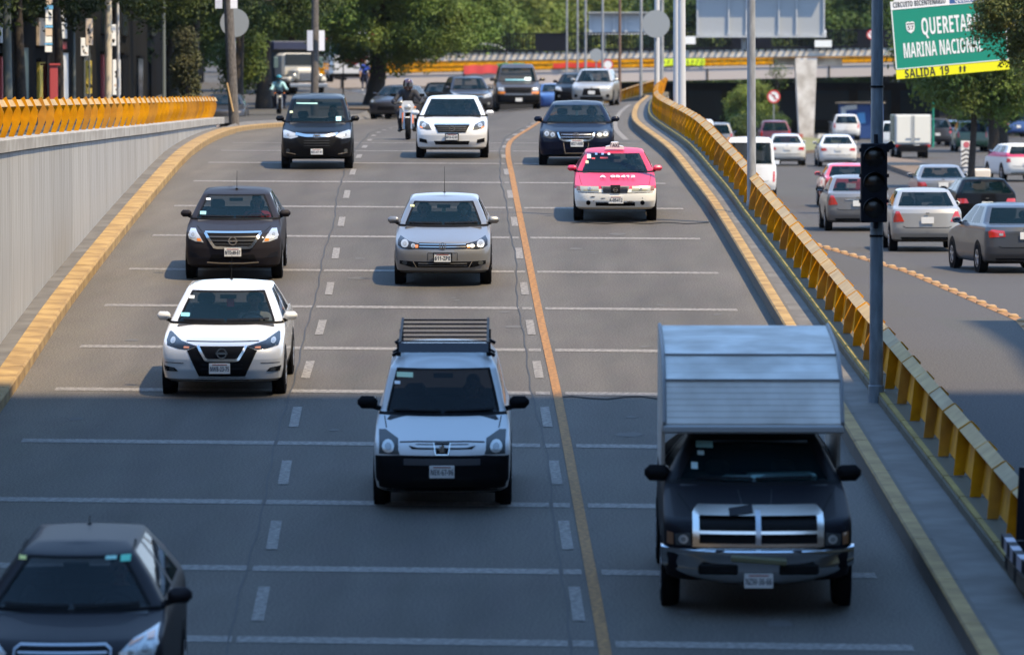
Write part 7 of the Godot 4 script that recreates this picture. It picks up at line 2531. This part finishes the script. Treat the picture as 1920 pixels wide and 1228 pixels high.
	badge(c, r, "diamonds", 0.0, 0.83, 0.07)
	headlamps(c, r, [0.42, 0.76, 0.8, 0.8, 0.82, 0.95, 0.5, 0.87], [[0.66, 0.84, 0.055]], [], mats.lamp_clear)
	patch(c, r, "lower_intake", blk, 0.005, [-0.5, 0.3, 0.5, 0.3, 0.5, 0.44, -0.5, 0.44], false)
	patch(c, r, "fog_recess", blk, 0.006, disc(0.7, 0.48, 0.08, 0.08, 10))
	number_plate(c, r, 0.0, 0.62, "", false)
	side_mirrors(c, S, mats.paint_silver_warm)
	S = sedan({"L": 4.1, "W": 1.7, "H": 1.5, "lip": 0.82, "cowl": 1.02, "cf": 0.95, "wf": 1.65, "box": true, "deck": 1.05, "rr": 0.45, "b": 0.22, "wr": 0.62})
	c = front_car("car", "charcoal hatchback angled under the big tree, behind the motorcycle", "car", "hatch", S, mats.paint_grey, 240.0, -5.0, -0.25, on_main)
	r = raster(shells.hatch, 0)
	headlamps(c, r, [0.45, 0.68, 0.78, 0.72, 0.78, 0.88, 0.55, 0.84], [[0.66, 0.78, 0.055]], [], mats.lamp_house)
	patch(c, r, "grille", blk, 0.011, [-0.4, 0.4, 0.4, 0.4, 0.36, 0.56, -0.36, 0.56], false)
	side_mirrors(c, S, mats.paint_grey)
	c = front_car("car", "black hatchback half hidden behind the silver crossover", "car", "hatch", S, mats.paint_black, 247.0, 2.9, -0.1, on_main)
	headlamps(c, r, [0.45, 0.68, 0.78, 0.72, 0.78, 0.88, 0.55, 0.84], [[0.66, 0.78, 0.055]], [], mats.lamp_clear)
	patch(c, r, "fog_lamp", mats.lamp_bowl, 0.01, disc(0.6, 0.45, 0.06, 0.05, 10))
	side_mirrors(c, S, mats.paint_black)
	c = front_car("car", "blue car whose roof shows beyond the crest, left of the silver crossover", "car", "hatch", S, mats.paint_blue, 286.0, 2.15, 0.1, on_main)
	c = front_car("car", "dark hatchback tucked behind the grey crossover's left side", "car", "hatch", S, mats.paint_black, 252.0, -3.3, 0.0, on_main)
	# --- brown passenger van
	S = sedan({"L": 5.6, "W": 2.0, "H": 2.08, "lip": 1.03, "cowl": 1.27, "cf": 0.85, "wf": 1.4, "ry": 1.9, "box": true, "deck": 1.25, "rr": 0.1, "b": 0.3, "wr": 0.78, "wheel": 0.36, "kk": 0.6, "side": [[1, 5], [6, 10]]})
	c = front_car("van", "brown full-size passenger van with orange corner lamps at the crest", "van", "big_van", S, mats.paint_brown, 244.8, 0.2, 0.03, on_main)
	r = raster(shells.big_van, 0)
	patch(c, r, "grille", blk, 0.011, [-0.55, 0.8, 0.55, 0.8, 0.6, 1.02, -0.6, 1.02], false)
	strip(c, r, "bumper_chrome", mats.chrome_dull, 0.014, 0.06, [-0.62, 0.72, 0.62, 0.72])
	headlamps(c, r, [0.63, 0.86, 0.9, 0.86, 0.9, 1.02, 0.64, 1.02], [[0.76, 0.94, 0.06]], [], mats.lamp_clear)
	patch(c, r, "turn_signal", mats.amber, 0.008, [0.56, 0.74, 0.92, 0.74, 0.92, 0.85, 0.62, 0.85])
	patch(c, r, "bumper", blk, 0.008, [-0.95, 0.36, 0.95, 0.36, 0.95, 0.66, -0.95, 0.66], false)
	number_plate(c, r, 0.02, 0.48, "", false)
	sticker(c, r, Vector3(0.6, 0.75, 0.75), 0.45, 1.4, 0.28, 0.14)
	sticker(c, r, Vector3(0.12, 0.3, 0.35), -0.1, 1.36, 0.9, 0.07)
	side_mirrors(c, S, mats.paint_brown, 1.3, 0.2, 0.12)
	# --- motorcycles
	var mp := on_road(152.5, -2.9)
	motorcycle("white and orange motorcycle between the black minivan and the white saloon", Transform3D(Basis.IDENTITY, mp + Vector3(0, 0, -0.7)), mats.paint_white, false, "")
	var mc: Node3D = get_child(get_child_count() - 1)
	for sx in [-1.0, 1.0]:
		var fs := Soup.new()
		fs.tube([Vector3(0.135 * sx, 0.75, 0.53), Vector3(0.13 * sx, 0.45, 0.62)], [0.03], 8)
		obj("fork_guard", fs, mat("fork_orange", Vector3(0.6, 0.16, 0.05), 0.4), mc)
	rider("person riding the white and orange motorcycle, black jacket and dark helmet", Transform3D(Basis.IDENTITY, mp + Vector3(0, 0, -0.7)), Color(0.013, 0.013, 0.017), Color(0.012, 0.013, 0.02), Color(0.05, 0.015, 0.015), Color(0.02, 0.015, 0.015), 0.15, 0.22)
	var sp := Vector3(-10.15, line(STREET, 239.0), -239.0)
	motorcycle("dark scooter with a bright headlamp on the left street", Transform3D(Basis(Vector3.UP, 0.1), sp), mats.paint_navy, true, "")
	rider("person in a pale blue jacket and blue helmet riding the dark scooter", Transform3D(Basis(Vector3.UP, 0.1), sp), Color(0.28, 0.5, 0.56), Color(0.015, 0.02, 0.045), Color(0.03, 0.2, 0.3), Color(0.4, 0.42, 0.42), 0.08, 0.24)

func truck_box(t: Node3D, called: String, m: Material, c: Vector3, s: Vector3, ch := 0.03) -> MeshInstance3D:
	var q := Soup.new()
	q.box(c, s, Basis.IDENTITY, ch)
	return obj(called, q, m, t)

func big_wheels(t: Node3D, R: float, at: Array) -> void:
	for p in at:
		var w := Node3D.new()
		w.name = "wheel"
		t.add_child(w, true)
		w.position = p
		var s := Soup.new()
		s.lathe([Vector2(0.0, -0.14), Vector2(R * 0.94, -0.14), Vector2(R, -0.1), Vector2(R, 0.1), Vector2(R * 0.94, 0.14), Vector2(0.0, 0.14)], 22, Transform3D(Basis(Vector3.FORWARD, PI / 2), Vector3()))
		obj("tyre", s, mats.rubber, w)
		var h := Soup.new()
		h.lathe([Vector2(R * 0.55, 0.14), Vector2(R * 0.5, 0.16), Vector2(0, 0.15)], 14, Transform3D(Basis(Vector3.FORWARD, (PI / 2 if p.x > 0 else -PI / 2)), Vector3()))
		obj("hub", h, mats.alloy, w)

func far_cars() -> void:
	var away := "vehicles driving away on the right-hand road"
	# [key, saloon numbers, paint, depth, x, turn, label, lamp, plate height, plate, options]
	var aveo := {"L": 4.3, "W": 1.7, "H": 1.5, "lip": 0.8, "cowl": 1.0, "cf": 1.0, "wf": 1.75, "deck": 1.06, "dr": 0.42, "rr": 0.95, "b": 0.25, "wr": 0.62}
	var rear := {"L": 4.5, "W": 1.75, "H": 1.47, "lip": 0.8, "cowl": 0.98, "cf": 1.05, "wf": 1.8, "deck": 1.03, "dr": 0.5, "rr": 1.0, "b": 0.22, "wr": 0.62}
	var boxy := {"L": 4.2, "W": 1.65, "H": 1.4, "lip": 0.75, "cowl": 0.95, "cf": 1.1, "wf": 1.75, "deck": 0.97, "dr": 0.6, "rr": 1.1, "b": 0.25, "wr": 0.6, "kk": 0.6}
	var suv := {"L": 4.5, "W": 1.8, "H": 1.68, "lip": 0.92, "cowl": 1.09, "cf": 1.0, "wf": 1.7, "box": true, "deck": 1.08, "rr": 0.3, "b": 0.28, "wr": 0.66, "wheel": 0.34}
	var tri := [0.55, 0.72, 0.8, 0.7, 0.8, 0.8, 0.74, 0.96, 0.66, 0.96]
	var flat := [0.45, 0.78, 0.78, 0.76, 0.8, 0.88, 0.72, 0.93, 0.47, 0.9]
	var small := [0.5, 0.74, 0.79, 0.72, 0.79, 0.86, 0.56, 0.86]
	var tall := [0.7, 0.8, 0.82, 0.78, 0.8, 1.1, 0.72, 1.1]
	for e in [
		["aveo", aveo, mats.paint_silver_warm, 131.1, 9.86, 0.0, "light silver saloon with triangular red tail lamps right of the traffic light", tri, 0.75, "", {"mirror": mats.paint_silver_warm}],
		["passat", rear, mats.paint_steel, 116.9, 10.62, 0.12, "steel grey saloon cut off by the right edge, nearest on the right-hand road", flat, 0.8, "", {"mirror": mats.paint_steel, "inner": [0.5, 0.8, 0.58, 0.8, 0.58, 0.85, 0.5, 0.85]}],
		["beetle", {"L": 3.9, "W": 1.7, "H": 1.42, "lip": 0.8, "cowl": 1.0, "cf": 1.0, "wf": 1.7, "box": true, "deck": 1.0, "rr": 0.55, "b": 0.25, "wr": 0.6}, mats.paint_black, 149.2, 12.75, 0.05, "black hatchback between the light silver and steel grey saloons", small, 0.7, "", {}],
		["rear_boxy", boxy, mats.paint_silver, 171.7, 13.43, 0.0, "pale blue-silver saloon ahead of the light silver one", small, 0.78, "", {"mirror": mats.paint_silver}],
		["tiida", aveo, mats.paint_silver, 148.2, 9.3, 0.0, "silver saloon with dark rear window left of the traffic light", tri, 0.75, "", {"mirror": mats.rubber, "garnish": [-0.35, 0.84, 0.35, 0.84, 0.35, 0.87, -0.35, 0.87]}],
		["red_boxy", boxy, mats.paint_red, 174.4, 10.68, 0.02, "red saloon partly hidden behind the silver one left of the traffic light", small, 0.7, "", {"mirror": mats.paint_red}],
		["rear_white", rear, mats.paint_white, 251.5, 14.9, 0.0, "white saloon with red lamps just left of the traffic light's top", small, 0.8, "", {"mirror": mats.paint_white}],
		["rear_white", rear, mats.paint_pearl, 254.5, 12.72, 0.0, "white saloon right of the white van, beside the dark red car", small, 0.8, "", {"mirror": mats.paint_white}],
		["rear_suv", suv, mats.paint_white, 352.0, 21.4, 0.0, "white tailgate car far off below the footbridge pier's right side", tall, 0.72, "", {}],
		["rear_suv", suv, mats.paint_maroon, 305.0, 14.6, 0.0, "dark red car beyond the white van, under the no-turn sign", tall, 0.72, "", {}],
		["rear_suv", suv, mats.paint_pearl, 300.0, 20.9, 0.0, "white hatchback squeezed between the blue-grey pole and the box truck", tall, 0.72, "", {}],
		["rear_suv", suv, mats.paint_silver, 290.0, 10.9, -0.05, "silver off-roader with red lamps seen over the barrier, beside the lamp post pair", tall, 0.72, "", {}],
		["rear_white", rear, mats.paint_white, 330.0, 26.3, 0.1, "white saloon with red lamps right of the box truck, in tree shade", small, 0.8, "", {}],
		["rear_suv", suv, mats.paint_grey, 322.0, 24.9, 0.0, "dark grey car just right of the box truck", tall, 0.72, "", {}],
		["rear_suv", suv, mats.paint_green, 300.0, 25.1, 0.0, "dark green car standing in the shade behind the island tree", tall, 0.72, "", {}],
		["hatch_r", suv, mats.paint_blue, 370.0, 33.2, 0.4, "violet-blue car far off at the right under the trees", tall, 0.72, "", {}],
	]:
		var S := sedan(e[1])
		var p := Vector3(e[4], right_y(e[3]), -(e[3] + S.L / 2.0 - S.rx))
		var c := vehicle("car", e[6], "car", e[0] + "_r", S, e[2], p, PI + e[5], away)
		tail_end(c, shells[e[0] + "_r"], e[7], e[8], e[9], e[10])
	# pink-banded taxi
	var B := sedan(suv.merged({"H": 1.5, "W": 1.7}, true))
	B.tone = [0.99, Color(0.62, 0.62, 0.6), Color(0.6, 0.06, 0.16)]
	B.tone_top = 1.14
	var tc := vehicle("taxi", "white taxi with a pink band at the right edge", "taxi", "pink_band", B, mats.paint_two_tone, Vector3(19.95, 0, -217.5), PI + 0.12, away)
	tail_end(tc, shells.pink_band, [0.64, 0.78, 0.8, 0.76, 0.78, 0.92, 0.66, 0.92], 0.72, "")
	# white panel van
	var V := sedan({"L": 5.2, "W": 1.78, "H": 2.1, "lip": 0.95, "cowl": 1.2, "cf": 0.8, "wf": 1.5, "ry": 1.95, "box": true, "deck": 1.15, "rr": 0.12, "b": 0.28, "wr": 0.76, "wheel": 0.34, "kk": 0.6, "rw": [1.2, 1.9]})
	var vc := vehicle("van", "white high-roofed van with a dark rear window behind the median barrier", "van", "panel_van", V, mats.paint_white, Vector3(8.05, 0, -187.5), PI, away)
	tail_end(vc, shells.panel_van, [0.74, 0.6, 0.82, 0.6, 0.82, 0.95, 0.76, 0.95], 0.8, "")
	side_mirrors(vc, V, mats.black_plastic, 1.5, 0.24, 0.0)
	vc = vehicle("van", "small white van seen over the barrier just right of the lamp post pair", "van", "panel_van", V, mats.paint_white, Vector3(9.6, 0, -283.0), PI, away)
	vc.scale = Vector3(0.92, 0.92, 0.92)
	tail_end(vc, shells.panel_van, [0.74, 0.6, 0.82, 0.6, 0.82, 0.95, 0.76, 0.95], 0.8, "")
	# white box truck
	var t := thing("box_truck", "white box truck with double rear doors on the right-hand road", "truck", Vector3(20.15, 0, -277.6), PI)
	truck_box(t, "box", mats.paint_pearl, Vector3(0, 1.45, 0), Vector3(1.8, 1.5, 3.6))
	for sx in [-1.0, 1.0]:
		truck_box(t, "rear_door", mat("door_cream", Vector3(0.66, 0.64, 0.56), 0.5), Vector3(sx * 0.42, 1.47, -1.82), Vector3(0.8, 1.36, 0.05), 0.01)
		truck_box(t, "door_handle", mats.chrome_dull, Vector3(sx * 0.22, 1.0, -1.86), Vector3(0.3, 0.05, 0.04))
		truck_box(t, "tail_light", mats.tail_red, Vector3(sx * 0.72, 0.62, -1.78), Vector3(0.3, 0.12, 0.06))
		truck_box(t, "door_bar", mats.trim_grey, Vector3(sx * 0.06, 1.47, -1.86), Vector3(0.03, 1.36, 0.03), 0.0)
	truck_box(t, "chassis", mats.black_plastic, Vector3(0, 0.52, 0.4), Vector3(1.5, 0.28, 4.8))
	truck_box(t, "rear_bumper", mats.chrome_dull, Vector3(0, 0.4, -1.85), Vector3(1.3, 0.1, 0.1))
	truck_box(t, "cab", mats.paint_white, Vector3(0, 1.05, 2.6), Vector3(1.65, 1.25, 1.4), 0.15)
	truck_box(t, "licence_plate", mats.plate_white, Vector3(-0.2, 0.62, -1.82), Vector3(0.3, 0.14, 0.02), 0.0)
	big_wheels(t, 0.34, [Vector3(0.68, 0.34, 2.4), Vector3(-0.68, 0.34, 2.4), Vector3(0.66, 0.34, -1.0), Vector3(-0.66, 0.34, -1.0)])
	# left street: dark covered truck, white van, coach, parked car
	var d := 288.0
	t = thing("covered_truck", "old pale-nosed truck with a dark tarpaulin body and dark name board on the left street", "truck", Vector3(-11.7, line(STREET, d), -d - 3.0), 0.34)
	truck_box(t, "tarpaulin_body", mat("tarp", Vector3(0.035, 0.04, 0.04), 0.85), Vector3(0, 1.75, -2.2), Vector3(2.3, 2.2, 4.6), 0.08)
	truck_box(t, "name_board", mat("board_navy", Vector3(0.012, 0.016, 0.045), 0.5), Vector3(0, 2.6, 0.35), Vector3(2.3, 0.42, 0.4))
	truck_box(t, "cab", mat("truck_cream", Vector3(0.42, 0.4, 0.35), 0.6), Vector3(0, 1.55, 0.75), Vector3(1.9, 1.3, 1.5), 0.14)
	truck_box(t, "windshield", mats.window_dim, Vector3(0, 1.85, 1.52), Vector3(1.6, 0.6, 0.05), 0.02)
	truck_box(t, "bonnet", mats.truck_cream, Vector3(0, 1.05, 2.2), Vector3(1.35, 0.75, 1.5), 0.16)
	truck_box(t, "grille", mats.shade_grey, Vector3(0, 0.95, 2.97), Vector3(0.9, 0.45, 0.05))
	for k in 4:
		truck_box(t, "grille_bar", mats.chrome_dull, Vector3(0, 0.8 + k * 0.1, 3.0), Vector3(0.85, 0.03, 0.03), 0.0)
	for sx in [-1.0, 1.0]:
		truck_box(t, "mudguard", mats.truck_cream, Vector3(sx * 0.88, 0.8, 2.2), Vector3(0.42, 0.3, 1.3), 0.1)
		var hl := round_mesh([Vector2(0.12, 0.0), Vector2(0.12, 0.06), Vector2(0.06, 0.1), Vector2(0, 0.1)], 14)
		obj("headlight", hl, mats.lamp_bowl, t).position = Vector3(sx * 0.72, 0.98, 2.88)
		truck_box(t, "mirror", mats.shutter_green, Vector3(sx * 1.25, 1.7, 1.3), Vector3(0.25, 0.6, 0.08))
	truck_box(t, "front_bumper", mats.chrome_dull, Vector3(0, 0.5, 3.05), Vector3(2.1, 0.2, 0.12))
	big_wheels(t, 0.45, [Vector3(0.9, 0.45, 2.1), Vector3(-0.9, 0.45, 2.1), Vector3(0.95, 0.45, -2.8), Vector3(-0.95, 0.45, -2.8)])
	d = 338.0
	t = thing("coach", "white and red coach with a wide dark windscreen on the left street", "bus", Vector3(-10.35, line(STREET, d) - 0.15, -d - 6.0), 0.06)
	truck_box(t, "body", mats.paint_white, Vector3(0, 1.75, 0), Vector3(2.5, 2.9, 11.5), 0.25)
	truck_box(t, "windshield", mat("coach_glass", Vector3(0.01, 0.03, 0.035), 0.06), Vector3(0, 2.35, 5.72), Vector3(2.3, 1.35, 0.12), 0.05)
	truck_box(t, "sun_blind", mat("blind_teal", Vector3(0.05, 0.18, 0.17), 0.6), Vector3(-0.45, 2.85, 5.8), Vector3(1.1, 0.3, 0.02), 0.0)
	var vn := Soup.new()
	vn.prism(PackedVector2Array([Vector2(-0.5, 1.62), Vector2(0.1, 1.3), Vector2(1.1, 1.62), Vector2(1.1, 1.45), Vector2(0.1, 0.95), Vector2(-0.3, 1.4)]), 5.74, 5.78)
	obj("red_flash", vn, mats.paint_red, t)
	for sx in [-1.0, 1.0]:
		truck_box(t, "headlight", mats.lamp_bowl, Vector3(sx * 0.95, 0.85, 5.72), Vector3(0.4, 0.16, 0.1), 0.05)
		truck_box(t, "mirror", mats.paint_red, Vector3(sx * 1.42, 2.75, 5.9), Vector3(0.22, 0.6, 0.18), 0.06)
		truck_box(t, "side_window", mats.coach_glass, Vector3(sx * 1.24, 2.35, -0.2), Vector3(0.05, 1.0, 9.6), 0.0)
	truck_box(t, "front_bumper", mats.black_plastic, Vector3(0, 0.42, 5.72), Vector3(2.4, 0.22, 0.14), 0.05)
	truck_box(t, "wiper", mats.black_plastic, Vector3(0.3, 1.85, 5.84), Vector3(0.9, 0.03, 0.03), 0.0)
	big_wheels(t, 0.48, [Vector3(1.08, 0.48, 3.4), Vector3(-1.08, 0.48, 3.4), Vector3(1.08, 0.48, -3.2), Vector3(-1.08, 0.48, -3.2)])
	d = 330.0
	var vb := vehicle("van", "white box van parked behind the dark truck on the left street", "van", "panel_van", V, mats.paint_white, Vector3(-14.4, line(STREET, d) - 0.3, -d), 0.2)
	headlamps(vb, raster(shells.panel_van, 0), [0.5, 0.75, 0.8, 0.75, 0.8, 0.95, 0.55, 0.92], [], [])
	var P := sedan(rear)
	vb = vehicle("car", "grey car parked behind the left barrier, only its roof in view", "car", "rear_white_r", P, mats.paint_grey, Vector3(-11.6, line(STREET, 222.0) - 0.55, -222.0), 0.0)
	# person in blue beside the coach
	var pd := 300.0
	var pm := Soup.new()
	var bl := Color(0.02, 0.06, 0.35)
	var jean := Color(0.02, 0.025, 0.05)
	var bones := [[Vector3(-0.08, 0.95, 0), Vector3(0.08, 0.95, 0), 0.13, 0.13, jean], [Vector3(0, 1.0, 0), Vector3(0, 1.3, 0), 0.14, 0.16, bl], [Vector3(-0.15, 1.4, 0), Vector3(0.15, 1.4, 0), 0.075, 0.075, bl], [Vector3(0, 1.4, 0), Vector3(0, 1.55, 0.01), 0.055, 0.05, Color(0.3, 0.16, 0.1)]]
	for sx in [1.0, -1.0]:
		bones.append([Vector3(0.19 * sx, 1.38, 0), Vector3(0.25 * sx, 1.12, 0.02), 0.06, 0.048, bl])
		bones.append([Vector3(0.25 * sx, 1.12, 0.02), Vector3(0.24 * sx, 0.88, 0.1), 0.045, 0.03, Color(0.3, 0.16, 0.1)])
		bones.append([Vector3(0.09 * sx, 0.92, 0), Vector3(0.11 * sx, 0.5, 0.03 * sx), 0.1, 0.065, jean])
		bones.append([Vector3(0.11 * sx, 0.5, 0.03 * sx), Vector3(0.11 * sx, 0.08, -0.03 * sx), 0.062, 0.042, jean])
		bones.append([Vector3(0.11 * sx, 0.05, -0.05 * sx), Vector3(0.12 * sx, 0.04, 0.13), 0.048, 0.04, Color(0.5, 0.5, 0.5)])
		nets(hand_bones(Vector3(0.24 * sx, 0.88, 0.1), Vector3(0, -1, 0.2).normalized(), Vector3(-0.3 * sx, -0.5, 0.5).normalized(), Vector3(0, 0, 1), Color(0.3, 0.16, 0.1)), 0.009, 0.009, pm)
	nets(bones, 0.024, 0.05, pm)
	nets(head_bones(Vector3(0, 1.65, 0.02), Color(0.3, 0.16, 0.1), Color(0.012, 0.01, 0.009)), 0.0125, 0.025, pm)
	var po := obj("person", pm.mesh(70.0, true), person_mat())
	po.position = Vector3(-8.05, line(STREET, pd), -pd)
	tag(po, "person in a blue top standing between the coach and the big tree", "person")
